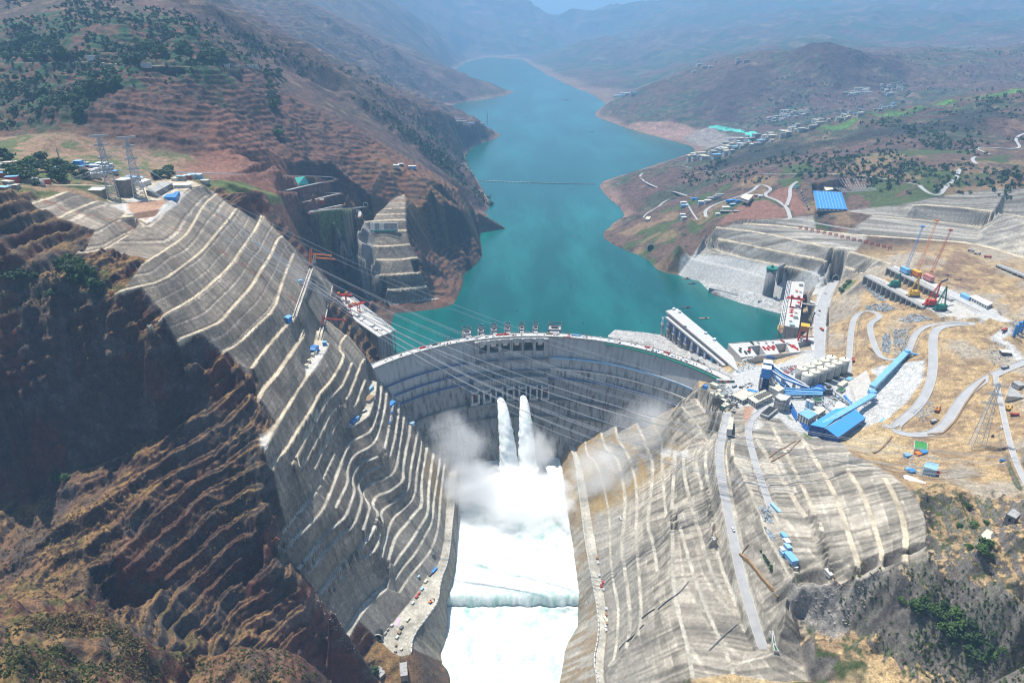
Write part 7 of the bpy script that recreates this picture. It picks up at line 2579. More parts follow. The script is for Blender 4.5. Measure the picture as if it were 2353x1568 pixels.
def build_vehicles():
    vehicle_protos()
    bpy.context.view_layer.update()
    put('trucktimber', '6', 1720, 1330, .3, 'brown dump truck at the sharp road bend on the brown hill', s=1.5)
    put('trucktimber', '6', 2200, 962, .2, 'brown truck on the upper road near the right edge', s=1.4)
    put('truckredb', '6', 1168, 912, 1.3, 'dark red truck on the hairpin road behind the silos', s=1.3)
    put('truckredb', '6', 2198, 708, .5, 'red truck near the blue silos at the right edge', s=1.4)
    put('excavatororange', '6', 1740, 1255, .8, 'orange excavator working beside the sharp road bend', s=1.6)
    put('excavatoryellow', '6', 2225, 1245, .6, 'yellow excavator standing on the brown hill right of the pylon', s=1.4)
    put('truckredb', '6', 2265, 1285, -.2, 'red truck beside the yellow excavator on the brown hill', s=1.3)
    put('carwhite', '6', 2175, 1370, .9, 'white car on the track under the pylon', s=1.5)
    put('carsteel_dark', '6', 2118, 1428, .9, 'dark car on the track under the pylon', s=1.5)
    put('carblue', '9', 2175, 65, .1, 'blue car on the brown hill road', s=1.5)
    put('carwhite', 'E', 1738, 240, -1.4, 'white car on the thick grey road of the right slope', s=1.4)
    put('truckwhite', 'E', 502, 120, -1.4, 'small yellowish truck on the second bench of the right slope', s=1.0)
    put('carwhite', 'E', 1520, 350, -1.3, 'white car where two bench roads meet on the right slope', s=1.3)
    put('carwhite', 'H', 1760, 560, -1.5, 'white car on the plant road beside the gate tower', z=0.1, s=1.6)
    put('carsteel_dark', 'H', 1772, 515, -1.5, 'dark car on the plant road beside the gate tower', z=0.1, s=1.4)
    put('carwhite', 'H', 1843, 312, -1.2, 'white car far up the plant road near the tunnel', z=.6, s=1.6)
    put('truckredb', 'H', 1797, 735, -1.5, 'red truck on the plant road by the orange topped crane', z=.1, s=1.3)
    put('truckwhite', 'H', 772, 1400, .6, 'white truck crossing the yard at the dam end', z=.05, s=1.2)
    put('excavatororange', 'B', 205, 985, .4, 'orange excavator at the lower end of the bright bench road', s=1.2)
    put('excavatororange', 'G', 768, 255, .9, 'orange excavator alone on the left pool platform', s=1.1)
    put('carsteel_dark', 'B', 1975, 1110, 1.2, 'dark car on the inner edge of the left pool platform', s=1.6)
    put('truckwhite', 'A', 1365, 850, .9, 'white truck on the road below the dam end on the left bank', s=1.0)
    put('carwhite', 'A', 1195, 1005, .8, 'white car at the end of the parked row on the left bank road', s=1.6)
    r = random.Random(3)
    # parked cars at the yard
    k = 0
    for x, y in nums("990,270 975,300 1000,325 1030,345 1010,375 995,405 985,430 960,340 1050,365 1180,160 1150,175 1120,190 1210,165 1090,205 1160,200 1200,185 1010,440 1020,305 1040,400 960,720 970,745 970,770"):
        c_ = 'carwhite' if r.random() < .8 else 'carsteel_dark'
        col_ = 'white' if c_ == 'carwhite' else 'dark'
        put(c_, 'C', x, y, r.uniform(-1, 1), col_ + ' car parked on the yard at the head of the right slope', col_ + ' cars parked on the yard', z=(.05 if y < 500 else None), s=1.35)
    for x, y in nums("1845,1335 1895,1320 1950,1305 2010,1300 1870,1345 2080,1270"):
        put('carwhite', 'J', x, y, r.uniform(-1, 1), 'white car parked between the pit deck and the intake tower', 'white cars by the pit deck', z=.05, s=1.4)
    for i in range(22):
        x = 1790 + (i % 11) * 8.5; y = 0
    for i in range(14):
        t = i / 13
        put('carsteel_dark' if i % 2 else 'carwhite', '3', 815 + 50 * t, 1310 + 120 * t, .9, ('dark' if i % 2 else 'white') + ' car in the parked row beside the blue roofed factory', 'cars parked by the factory', s=1.6)
    # machines on the third viaduct road
    for (x, y, kk, lab) in ((1515, 258, 'truckwhite', 'white truck on the high road near the right viaduct'), (1580, 292, 'trucktimber', 'brown truck on the high road near the right viaduct'), (1690, 328, 'truckredb', 'red truck on the high road near the right viaduct')):
        put(kk, 'I', x, y, -.5, lab, s=1.5)
    drop_protos()


def build_crest_things():
    r = random.Random(9)
    cols = ['white', 'lightblue', 'blue', 'redb', 'offwhite', 'steel_dark', 'concrete', 'white', 'concrete_pale', 'offwhite']
    cn = {'white': 'white', 'lightblue': 'light blue', 'blue': 'blue', 'redb': 'rust red', 'offwhite': 'off white', 'steel_dark': 'dark grey', 'concrete': 'grey', 'concrete_pale': 'pale grey'}
    for i in range(110):
        a = A1 + (A0 - A1) * r.uniform(.03, .97)
        off = r.uniform(1.0, 12)
        m_ = r.choice(cols)
        s = r.uniform(1.4, 5)
        o = MB().box((0, 0, 0), (s, r.uniform(1, 2.2), r.uniform(.5, 1.6))).box((0, 0, .4), (s * .4, 1.0, r.uniform(1, 2.2))).build('crate', M[m_])
        o.location = dpt(a, DR + off, 1.23); o.rotation_euler = (0, 0, a - math.pi / 2 + r.uniform(-.3, .3))
        tag(o, cn[m_] + ' bundle of gear lying on the dam crest road', 'crate', cn[m_] + ' gear on the dam crest')
    for (x, y, w_, m_, lab) in ((970, 799, 12, 'red', 'red mobile machine on the left part of the dam crest'), (1000, 794, 10, 'steel_dark', 'dark machine beside the red one on the left part of the dam crest'), (1096, 772, 10, 'white', 'white and blue container left of the spillway on the crest'), (1153, 766, 26, 'red', 'long red banner wall on the upstream side of the crest'), (1318, 770, 9, 'blue_pale', 'left one of two light blue huts on the crest right of the spillway'), (1330, 770, 9, 'blue_pale', 'right one of two light blue huts on the crest right of the spillway'), (1260, 772, 10, 'timber', 'brown machine on the crest by the right end of the spillway'), (1474, 811, 9, 'red', 'small red machine on the right part of the dam crest'), (1512, 826, 12, 'redb', 'rust red lattice frame on the right part of the dam crest'), (1300, 786, 16, 'pink', 'pink sheeting hung on the crest parapet')):
        p, a = on_crest(x, y, 8 if m_ != 'pink' else -3)
        p, a = (Vector(dpt(math.atan2(W(x, y, 1)[1] - DC[1], W(x, y, 1)[0] - DC[0]), DR + (9 if m_ != 'pink' else -2.6), 1.25)), math.atan2(W(x, y, 1)[1] - DC[1], W(x, y, 1)[0] - DC[0]))
        o = MB().box((0, 0, 0), (w_, 2.2 if m_ != 'pink' else .3, 2.4)).box((w_ * .2, 0, 2.4), (w_ * .4, 1.6, .9)).build('site_machine', M[m_])
        o.location = p; o.rotation_euler = (0, 0, a - math.pi / 2)
        tag(o, lab, 'machine')
    # red aircraft warning poles along the upstream parapet
    for i in range(22):
        a = A1 + (A0 - A1) * (i + .5) / 22
        o = MB().box((0, 0, 0), (.4, .4, 4)).box((0, 0, 4), (1.1, 1.1, 1.1)).build('lamp_post', M['red'])
        o.location = dpt(a, DR + 14.6, .2)
        tag(o, 'short lamp post with a red head on the upstream edge of the dam crest', 'lamp post', 'red lamp posts on the dam crest')


def build_left_things():
    # platform buildings
    for lab, roof, zt, zb in (('grey flat roofed block building left of the pylons', "110,1178 205,1115 425,1118 445,1135 345,1180", 303, 286), ('larger grey flat roofed block building behind the nearer pylon', "555,1008 690,950 885,962 880,980 730,1012", 314, 287)):
        block('building', lab, 'building', 'O', roof, zt, zb, 'brick', 'concrete_pale', 0, 6, .6)
    block('hall', 'long low grey hall with pale roof on the left platform', 'hall', 'O', "1100,1165 1345,1040 1545,1048 1260,1200", 297, 287, 'concrete_dark', 'roof_grey', 0, 6, 0)
    block('shed', 'thin white shed roof right of the long grey hall', 'shed', 'O', "1550,1055 1850,1050 1845,1080 1560,1090", 293, 288, 'offwhite', 'white', 0, 6, 0)
    block('shed', 'white long shed behind the larger grey building', 'shed', 'O', "630,940 780,905 1050,940 1040,965 880,950", 300, 288, 'offwhite', 'lightblue', 0, 6, 0)
    block('shed', 'pale greenish long shed behind the farther pylon', 'shed', 'O', "930,1020 1080,975 1180,990 1010,1045", 297, 288, 'offwhite', 'white', 0, 6, 0)
    for lab, q in (('bright blue roofed shed at the edge of the left platform', "1395,1285 1455,1235 1640,1225 1590,1290"), ('paler blue roofed shed just behind the bright one on the left platform', "1550,1235 1590,1195 1665,1190 1640,1222")):
        block('shed', lab, 'shed', 'O', q, 293, 288, 'blue', 'blue' if 'bright' in lab else 'blue_pale', 0, 6, 0)
    # village on the terrace
    r = random.Random(12)
    spots = "20,1138 60,1135 130,1128 165,1130 80,1175 110,1180 40,1190 400,1165 380,1168 540,1130 575,1128 620,1140 650,1150 680,1165 720,1160 745,1175 690,1195 560,1160 640,1175 20,1212 45,1210 180,1245 215,1248 270,1258 310,1250 90,1240 150,1200 210,1180 700,1140 735,1140 770,1185 60,1265 30,1300 100,1290 600,1210 640,1212 1240,1230 1280,1222 1310,1218 1340,1215 1400,1250 1200,1232"
    for k, (x, y) in enumerate(nums(spots)):
        mm = r.choice(['offwhite', 'offwhite', 'brick', 'lightblue', 'redb', 'concrete'])
        rm = r.choice(['white', 'lightblue', 'roof_grey', 'roof_tan', 'blue_pale'])
        cn_ = {'white': 'white', 'lightblue': 'light blue', 'roof_grey': 'grey', 'roof_tan': 'cream', 'blue_pale': 'blue'}[rm]
        bld('small house with a %s roof in the village on the left terrace' % cn_, '1', x, y, r.uniform(9, 20), r.uniform(7, 10), r.uniform(4, 8), r.uniform(-.4, .5), mm, rm, 'house', 'house', cn_ + ' roofed houses of the left village')
    bld('blue walled tall house in the left village', '1', 545, 1150, 12, 10, 13, 0, 'blue', 'lightblue', 'house', 'house')
    for k, (x, y, w_, lab) in enumerate([(1000, 460, 26, 'white box house beside the mountain road'), (1625, 468, 24, 'brown house in the hamlet on the left mountain'), (1700, 462, 26, 'white house in the hamlet on the left mountain'), (1740, 468, 22, 'pale house at the right end of the mountain hamlet'), (1550, 460, 16, 'small grey house at the left end of the mountain hamlet'), (630, 410, 22, 'small white house above the mountain road'), (2190, 1385, 16, 'small red house on the switchback road terrace')]):
        bld(lab, '1', x, y, w_ * .8, 10, 8, .1, 'offwhite' if k != 1 and k != 6 else ('brick' if k == 1 else 'redb'), 'roof_grey', 'house', 'house')
    for k, (x, y, mm) in enumerate([(370, 1145, 'offwhite'), (400, 1135, 'steel_dark'), (470, 1150, 'lightblue'), (485, 1150, 'blue_pale')]):
        bld(['white', 'dark', 'light blue', 'blue'][k] + ' hut on the ridge above the grid slope of the peninsula', '2', x, y, 14, 8, 7, .1, mm, 'white', 'hut', 'hut')
    # turquoise netting sheets
    for c, q, lab, zz in (('1', "2010,1215 2080,1212 2110,1260 2030,1265", 'turquoise net sheet lying on the red earth terrace', None), ('F', "680,402 720,395 725,410 695,420", 'small green net sheet by the peninsula road', None), ('F', "770,470 840,425 842,435 775,478", 'long turquoise net fence above the peninsula slope', None)):
        pts = [hit(c, x, y) + Vector((0, 0, 1.0)) for x, y in nums(q)]
        c0 = sum((v for v in pts), Vector()) / 4
        o = MB().add([v - c0 for v in pts] + [v - c0 + Vector((0, 0, .3)) for v in pts], [(0, 1, 2, 3), (7, 6, 5, 4), (0, 4, 5, 1), (1, 5, 6, 2), (2, 6, 7, 3), (3, 7, 4, 0)]).build('net_sheet', M['tealnet']); o.location = c0
        tag(o, lab, 'net')
    # white panels in the peninsula face
    p0, p1 = P('F', 835, 628, 103), P('F', 1145, 628, 103)
    e = empty('retaining_frame', p0, 'white retaining frame with dark openings in the peninsula slope', 'retaining wall')
    d = (p1 - p0)
    up = Vector((0, 8, 17))
    MB().add([Vector((0, 0, 0)), d, d + up, up, Vector((0, 3, 0)), d + Vector((0, 3, 0)), d + up + Vector((0, 3, 0)), up + Vector((0, 3, 0))], [(0, 1, 2, 3), (7, 6, 5, 4), (0, 4, 5, 1), (1, 5, 6, 2), (2, 6, 7, 3), (3, 7, 4, 0)]).build('panel', M['offwhite'], e)
    for t0, t1 in ((.17, .33), (.50, .95)):
        MB().add([d * t0 + up * .22 + Vector((0, -.3, 0)), d * t1 + up * .22 + Vector((0, -.3, 0)), d * t1 + up * .95 + Vector((0, -.3, 0)), d * t0 + up * .95 + Vector((0, -.3, 0))], [(0, 1, 2, 3)]).build('opening', M['concrete_dark'], e)
    MB().bar(Vector((0, -2, .5)), d + Vector((0, -2, .5)), .5, 2.6).build('green_fence', M['netting'], e)
    # sheds on the crane tracks
    bld('blue pitched shed at the near end of the upper crane track', '4', 1965, 640, 10, 8, 7, 1.3, 'blue', 'blue_pale', 'shed', 'shed', None, True)
    bld('light blue hut beside the upper crane track', '4', 2050, 380, 6, 5, 5, .3, 'lightblue', 'blue_pale', 'hut', 'hut')
    bld('large bright blue shed on the wide lower bench platform', 'A', 812, 190, 9, 16, 7, -.1, 'blue', 'blue', 'shed', 'shed', None, True)
    bld('small blue hut at the corner of the lower bench platform', 'A', 925, 115, 6, 6, 5, .2, 'blue', 'blue_pale', 'hut', 'hut')
    for k, (x, y) in enumerate([(825, 215), (795, 240), (757, 308), (725, 362)]):
        p = hit('A', x, y)
        o = MB().cyl((0, 0, 0), 2.6, 4.5, 16).cyl((0, 0, 4.5), 2.7, .8, 16, .5).build('tank', M['silo_top']); o.location = p
        tag(o, ['first', 'second', 'third', 'last'][k] + ' of four cream tanks in line below the bright blue shed', 'tank')
    for k, (x, y, w_, d_, mm, rm, lab) in enumerate([(1415, 715, 10, 17, 'concrete', 'timber', 'brown flat roofed building on the road below the left dam end'), (1435, 600, 3, 14, 'lightblue', 'lightblue', 'long narrow light blue hut below the left dam end'), (1660, 770, 7, 16, 'blue', 'blue', 'blue container hut on the narrow bench beside the dam'), (1885, 985, 7, 7, 'lightblue', 'lightblue', 'light blue hut on the bench edge near the mist'), (1240, 955, 5, 10, 'blue', 'blue', 'blue container on the left bank road'), (1278, 925, 5, 7, 'blue_pale', 'blue_pale', 'pale blue container on the left bank road'), (2025, 190, 5, 9, 'blue', 'blue', 'x')][:6]):
        bld(lab, 'A', x, y + 10, w_, d_, 4.5, -.35, mm, rm, 'hut', 'hut')
    for k in range(11):
        p = hit('A', 1675 - 4 * k, 800 + 22 * k)
        mm = ['offwhite', 'steel', 'offwhite', 'blue', 'steel_dark'][k % 5]
        o = MB().box((0, 0, 0), (3, 4.2, 2.2)).box((0, 0, 2.2), (2.4, 3, .5)).build('crate', M[mm]); o.location = p; o.rotation_euler = (0, 0, -.25)
        tag(o, {'offwhite': 'off white', 'steel': 'silver', 'blue': 'blue', 'steel_dark': 'dark'}[mm] + ' crate in the row on the narrow bench next to the dam', 'crate', 'crates on the bench next to the dam')
    # equipment along the left platform
    items = [("B", 1985, 1275, 6, 20, 'blue_deep'), ("B", 1940, 1320, 5, 12, 'steel_dark'), ("B", 1890, 1395, 6, 12, 'silo_top'), ("B", 1850, 1480, 5, 10, 'lightblue'), ("B", 1815, 1530, 4, 9, 'redb'), ("B", 1812, 1345, 4, 8, 'lightblue'),
             ("G", 640, 205, 5, 9, 'redb'), ("G", 605, 262, 5, 8, 'steel'), ("G", 560, 415, 5, 13, 'silo_top'), ("G", 500, 490, 6, 10, 'steel_dark'), ("G", 480, 535, 7, 8, 'timber'), ("G", 460, 580, 5, 9, 'offwhite'), ("G", 410, 470, 5, 7, 'offwhite'), ("G", 375, 510, 3, 6, 'concrete'), ("G", 350, 545, 4, 9, 'concrete'), ("G", 450, 655, 4, 6, 'timber'), ("G", 500, 690, 4, 6, 'silo_top'), ("G", 445, 710, 5, 5, 'concrete')]
    cnm = {'blue_deep': 'dark blue', 'steel_dark': 'dark grey', 'silo_top': 'cream', 'lightblue': 'light blue', 'redb': 'rust red', 'steel': 'silver grey', 'timber': 'brown', 'offwhite': 'off white', 'concrete': 'grey'}
    for c, x, y, w_, d_, mm in items:
        p = hit(c, x, y)
        e = empty('container', p, cnm[mm] + ' container standing on the left pool platform', 'container', cnm[mm] + ' containers on the left platform', -.5)
        MB().box((0, 0, 0), (w_ * .55, d_ * .55, 2.4)).build('wall', M[mm], e)
        MB().box((0, 0, 2.41), (w_ * .6, d_ * .6, .25)).build('roof', M[mm if mm != 'blue_deep' else 'blue'], e)
    p = [hit('G', x, y) + Vector((0, 0, .35)) for x, y in nums("470,395 495,400 460,470 430,462")]
    c0 = sum((v for v in p), Vector()) / 4
    o = MB().add([v - c0 for v in p] + [v - c0 - Vector((0, 0, .3)) for v in p], [(3, 2, 1, 0), (4, 5, 6, 7), (0, 1, 5, 4), (1, 2, 6, 5), (2, 3, 7, 6), (3, 0, 4, 7)]).build('sheet', mat('lilac sheet', (.62, .42, .68), .7)); o.location = c0
    tag(o, 'lilac sheet spread on the left pool platform', 'sheet')
    # ruined buildings below the platform
    block('building', 'long roofless pinkish building at the foot of the left platform', 'building', 'G', "478,760 545,755 555,925 490,935", -209, -218, 'brick', 'roof_grey', 0, 5, .8)
    block('building', 'long greyish green roofed building beside the round tree', 'building', 'G', "268,790 320,785 345,905 300,945", -212, -218, 'concrete_dark', 'roof_grey', 0, 5, 0)
    # boats, barges, buoys, log boom
    z = -50
    for k, (c, x, y, L, lab) in enumerate([('2', 1522, 680, 60, 'long dark barge far out on the reservoir'), ('2', 1262, 794, 22, 'small dark boat in the middle of the far reservoir'), ('2', 1703, 896, 26, 'small dark boat near the right shore of the far reservoir'), ('J', 620, 175, 22, 'dark float frame on the water behind the intake tower'), ('J', 1010, 410, 22, 'rusty float frame on the water right of the intake tower'), ('H', 240, 88, 20, 'topmost dark float frame near the right concrete slope'), ('H', 205, 132, 20, 'reddish float frame near the right concrete slope'), ('H', 278, 190, 20, 'lowest float frame near the right concrete slope'), ('D', 1438, 425, 30, 'boat moored by the right end of the log boom'), ('H', 1290, 490, 8, 'small white boat by the gate tower')]):
        p = P(c, x, y, z)
        e = empty('boat', p, lab, 'boat')
        m_ = 'steel_dark' if k not in (4, 6, 9) else ('timber' if k != 9 else 'white')
        MB().box((0, 0, -.5), (L, L * .22, 1.6), .15, 1.06).build('hull', M[m_], e)
        MB().box((L * .15, L * .02, 1.11), (L * .2, L * .14, 1.8), .15).build('cabin', M['steel_dark'] if k not in (9,) else M['offwhite'], e)
    a, b = P('D', 1102, 415, z), P('D', 1370, 423, z)
    n = 90
    e = empty('log_boom', a, 'long floating log boom strung across the reservoir', 'boom')
    MB().tube([a.lerp(b, t / 20) + Vector((0, 40 * math.sin(math.pi * t / 20) * -.3, .3)) - a for t in range(21)], .8, 5).build('cable', M['redb'], e)
    for k in range(n):
        t = (k + .5) / n
        p = a.lerp(b, t) + Vector((0, 40 * math.sin(math.pi * t) * -.3, -.4))
        MB().box(p - a, (5.0, 2.6, 2.0)).build('float', M['white' if k < 40 and k % 3 else ('pink' if (k > 55 and k % 5 == 0) else 'concrete_dark')], e)
    for x, y in nums("1138,335 1145,360 1174,394 1556,344 1546,367 1561,402 1944,340 1935,364 1967,397 815,557 820,640 1222,652 1568,574 1641,654 1946,568 2040,645 2125,716 1190,570 740,757 650,742"):
        o = MB().cyl((0, 0, -.4), 1.3, 2.0, 10).build('buoy', M['steel_dark']); o.location = P('5', x, y, z)
        tag(o, 'small black buoy floating on the reservoir behind the dam', 'buoy', 'black buoys on the reservoir')


def build_right_things():
    # factory with blue roof and neighbours
    block('factory', 'big factory hall with a ribbed bright blue roof above the grey slope', 'factory', '3', "900,1302 1088,1312 1125,1425 925,1420", 119.6, 114, 'offwhite', 'blue', 1, 9, 0)
    g = MB()
    for k in range(1, 9):
        t = k / 9
        a = P('3', 900 + 188 * t, 1302 + 10 * t, 120.0); b = P('3', 925 + 200 * t, 1420 + 5 * t, 120.0)
        g.bar(a, b, 1.0, .7)
    l0 = P('3', 900, 1302, 120.0)
    o = g.build('roof_rib', M['lightblue'], None, off=l0); o.location = l0; tag(o, 'light rib lines running down the bright blue factory roof', 'roof rib')
    block('building', 'left cream roofed building above the blue factory', 'building', '3', "895,1232 945,1222 975,1245 925,1258", 122, 112, 'offwhite', 'roof_tan', 1, 8, 0)
    block('building', 'right cream roofed building above the blue factory', 'building', '3', "960,1262 1010,1255 1035,1290 985,1298", 122, 112, 'offwhite', 'roof_tan', 1, 8, 0)
    bld('low green roofed shed at the corner of the factory yard', '3', 785, 1280, 14, 10, 4, .4, 'offwhite', 'green', 'shed', 'shed')
    block('building', 'white building with cream roof on the red earth hill', 'building', '3', "398,1345 430,1322 490,1328 455,1365", 98, 90, 'offwhite', 'roof_tan', 0, 8, 0)
    # lattice slope grids (white concrete ribs)
    for c, rows, lab in (('3', [("1000,1215 1120,1310", "1080,1195 1180,1330"), ], 'x'),):
        pass
    g = MB(); l0 = hit('3', 1000, 1225)
    for k in range(16):
        t = k / 15
        pl = [hit('3', 990 + 300 * t, 1230 - 30 * t + 25 * t * t) + Vector((0, 0, .5)), hit('3', 1035 + 270 * t, 1275 - 30 * t + 30 * t) + Vector((0, 0, .5)), hit('3', 1110 + 215 * t, 1315 - 15 * t) + Vector((0, 0, .5))]
        for a, b in zip(pl[:-1], pl[1:]):
            g.bar(a, b, .9, .8)
    for u in (0, .25, .5, .75, 1):
        prev = None
        for k in range(16):
            t = k / 15
            x0, y0 = 990 + 300 * t, 1230 - 30 * t + 25 * t * t
            x1, y1 = 1110 + 215 * t, 1315 - 15 * t
            p = hit('3', x0 + (x1 - x0) * u, y0 + (y1 - y0) * u) + Vector((0, 0, .5))
            if prev is not None:
                g.bar(prev, p, .7, .7)
            prev = p
    o = g.build('slope_grid', M['concrete_new'], None, off=l0); o.location = l0
    tag(o, 'white concrete rib grid on the slope beside the blue factory', 'slope grid')
    # work camp on the right shore hill
    r = random.Random(21)
    for k, (x, y, w_, d_, h_, mm, rm) in enumerate([(130, 1395, 16, 10, 10, 'lightblue', 'white'), (175, 1385, 18, 10, 9, 'offwhite', 'white'), (205, 1362, 30, 10, 7, 'offwhite', 'roof_grey'), (240, 1350, 24, 9, 7, 'offwhite', 'roof_grey'), (255, 1338, 22, 9, 7, 'offwhite', 'roof_grey'), (340, 1375, 34, 8, 5, 'blue', 'blue'), (395, 1378, 24, 8, 5, 'blue', 'blue'), (300, 1420, 20, 12, 4, 'offwhite', 'white'), (345, 1405, 14, 10, 6, 'green', 'lightblue'), (370, 1450, 14, 8, 5, 'steel_dark', 'roof_grey'), (300, 1450, 30, 8, 5, 'steel_dark', 'roof_grey'), (245, 1465, 12, 8, 4, 'offwhite', 'white'), (10, 1390, 18, 10, 6, 'offwhite', 'white'), (20, 1410, 22, 10, 6, 'blue_pale', 'lightblue'), (90, 1362, 18, 8, 5, 'blue', 'blue'), (510, 1340, 14, 9, 5, 'redb', 'roof_grey'), (535, 1345, 12, 9, 5, 'offwhite', 'white'), (5, 1480, 14, 10, 9, 'lightblue', 'white'), (12, 1500, 14, 10, 9, 'offwhite', 'white')]):
        cn_ = {'white': 'white', 'roof_grey': 'grey', 'blue': 'blue', 'lightblue': 'light blue'}[rm]
        bld('%s roofed barrack number of the work camp on the red hill'.replace(' number', '') % cn_, '3', x, y, w_, d_, h_, r.uniform(-.1, .3), mm, rm, 'barrack', 'barrack', cn_ + ' roofed barracks of the hill camp', rows=1 if k < 5 else 0)
    bld('long cream hall in the shore camp', '2', 2085, 1500, 30, 12, 6, 1.2, 'offwhite', 'roof_tan', 'hall', 'hall')
    # town beyond the reservoir
    def town(c, poly, n, w0, w1, h0, h1, rz, group, label, seed, blue=.06):
        q = random.Random(seed)
        base = {}
        pts = nums(poly); xs = [p_[0] for p_ in pts]; ys = [p_[1] for p_ in pts]
        k = t_ = 0
        while k < n and t_ < n * 30:
            t_ += 1
            x, y = q.uniform(min(xs), max(xs)), q.uniform(min(ys), max(ys))
            if not in_poly(np.array([x]), np.array([y]), pts)[0]:
                continue
            p = hit(c, x, y)
            if p.z < -47:
                continue
            kind = 'blue' if q.random() < blue else q.choice(['white', 'grey', 'pale'])
            if kind not in base:
                e = empty('house', p, 'x', 'house', group)
                MB().box((0, 0, -.6), (1, 1, 1.6)).build('wall', M['offwhite' if kind != 'grey' else 'concrete'], e)
                MB().box((0, 0, 1.001), (1.05, 1.05, .07)).build('roof', M[{'blue': 'blue_pale', 'white': 'roof_tan', 'grey': 'roof_grey', 'pale': 'concrete_pale'}[kind]], e)
                base[kind] = e
            else:
                e = copy_tree(base[kind], p)
            e.rotation_euler = (0, 0, rz + q.uniform(-.15, .15))
            e.scale = (q.uniform(w0, w1), q.uniform(w0, w1) * .45, q.uniform(h0, h1))
            e['label'] = label % {'blue': 'blue roofed', 'white': 'white', 'grey': 'grey', 'pale': 'pale'}[kind]
            e['group'] = '%s houses %s' % ({'blue': 'blue', 'white': 'white', 'grey': 'grey', 'pale': 'pale'}[kind], group)
            k += 1
    town('3', "0,1090 130,1050 230,1025 320,1000 320,1060 200,1085 60,1110", 22, 22, 46, 10, 20, .35, 'by the water', '%s tall block in the dense town strip by the water', 31)
    town('3', "240,1005 320,960 500,935 650,900 830,850 960,820 960,840 850,905 700,940 560,985 420,1020 320,1060", 70, 13, 36, 7, 17, .3, 'in the dense strip', '%s house in the dense town strip below the dark ridge', 32)
    town('3', "450,845 640,790 700,745 930,750 930,775 780,800 600,840 470,855", 40, 16, 34, 5, 7, .1, 'in the rows above the grey field', '%s long house in the rows above the grey field', 33, .02)
    town('3', "1080,640 1200,605 1300,600 1290,640 1180,660 1090,655", 28, 20, 44, 5, 7, .1, 'in the upper rows', '%s long house in the upper rows under the hill', 34, .02)
    town('3', "1290,590 1500,570 1560,600 1440,640 1370,680 1380,620", 18, 14, 36, 6, 14, .2, 'in the far village', '%s house of the far village right of the upper rows', 35)
    town('3', "950,820 1100,770 1400,720 1560,680 1600,690 1400,750 1200,800 1000,840", 28, 12, 26, 5, 11, .2, 'along the green ridge', '%s house scattered along the green ridge road', 36)
    town('2', "1840,655 1900,640 2010,640 2000,655 1880,665", 8, 40, 90, 8, 10, .1, 'at the far quay', '%s long roof at the far quay', 37, .6)
    town('2', "730,800 840,830 970,840 960,852 830,850", 8, 16, 36, 5, 8, .1, 'on the left headland', '%s hut on the left headland', 38)
    town('3', "0,440 400,380 520,400 300,470 60,500", 12, 22, 44, 8, 12, .1, 'on the far right shore hills', '%s farmhouse scattered on the far shore hills', 39, 0)
    # near farm houses and camp at the right edge
    block('house', 'unfinished grey concrete house with dark open floors on the brown hill', 'house', '9', "2205,420 2250,378 2305,418 2270,452", 94, None, 'concrete_dark', 'roof_grey', 2, 5, .6)
    block('house', 'small flat grey roofed house beside the concrete track', 'house', '9', "2035,560 2075,522 2155,560 2150,600 2060,590", 80, None, 'brick', 'roof_tan', 1, 5, 0)
    block('shed', 'long white roofed shed of the small camp on the brown hill', 'shed', '9', "1505,160 1530,152 1658,205 1645,228 1520,185", 44, None, 'lightblue', 'white', 0, 5, 0)
    block('shed', 'light blue roofed square shed of the small camp on the brown hill', 'shed', '9', "1645,85 1670,65 1748,80 1735,125 1650,100", 45, None, 'lightblue', 'lightblue', 0, 5, 0)
    block('shed', 'narrow white shed below the long one in the small camp', 'shed', '9', "1575,225 1590,218 1655,235 1650,245", 42, None, 'offwhite', 'white', 0, 5, 0)
    block('court', 'green sports court with a pale rim on the brown hill', 'court', '6', "1590,1455 1672,1470 1672,1525 1588,1508", 26, None, 'offwhite', 'court', 0, 5, .8)
    block('compound', 'walled concrete compound near the right edge', 'compound', '6', "2250,1050 2330,1060 2325,1160 2215,1150", 60, None, 'offwhite', 'roof_grey', 0, 5, .9)
    bld('grey roofed house in the walled compound', '6', 2295, 1085, 12, 12, 5, .2, 'concrete', 'roof_grey', 'house', 'house')
    for k, (x, y, mm, lab) in enumerate([(1530, 30, 'blue_pale', 'small blue hut at the top of the small camp'), (1605, 20, 'orange', 'orange timber stack in the small camp'), (1640, 10, 'blue', 'blue hut beside the orange stack in the small camp'), (1540, 130, 'lightblue', 'pale hut left of the small camp lane'), (1700, 150, 'green', 'green material stack in the small camp'), (1720, 148, 'red', 'red material stack in the small camp'), (1560, 140, 'blue', 'dark blue hut at the lower end of the camp lane'), (2205, 860, 'offwhite', '')][:7]):
        bld(lab, '9', x, y, 8, 6, 3.5, .3, mm, mm, 'hut', 'hut')
    bld('white roofed shed on the dusty yard by the right edge', '6', 2205, 865, 14, 10, 5, -.2, 'steel_dark', 'white', 'shed', 'shed')
    for k, (x, y) in enumerate([(2262, 720), (2285, 700), (2310, 690)]):
        p = hit('6', x, y + 30)
        e = empty('cement_silo', p, ['left', 'middle', 'right'][k] + ' one of three blue cement silos at the right edge', 'silo')
        MB().cyl((0, 0, 3), 2.4, 19, 16).build('shell', M['blue'], e); MB().cyl((0, 0, .2), .8, 2.8, 12, 2.4).build('cone', M['blue'], e)
        for a in range(4):
            MB().box((2 * math.cos(a * 1.57), 2 * math.sin(a * 1.57), -1), (.4, .4, 5)).build('leg', M['steel_dark'], e)
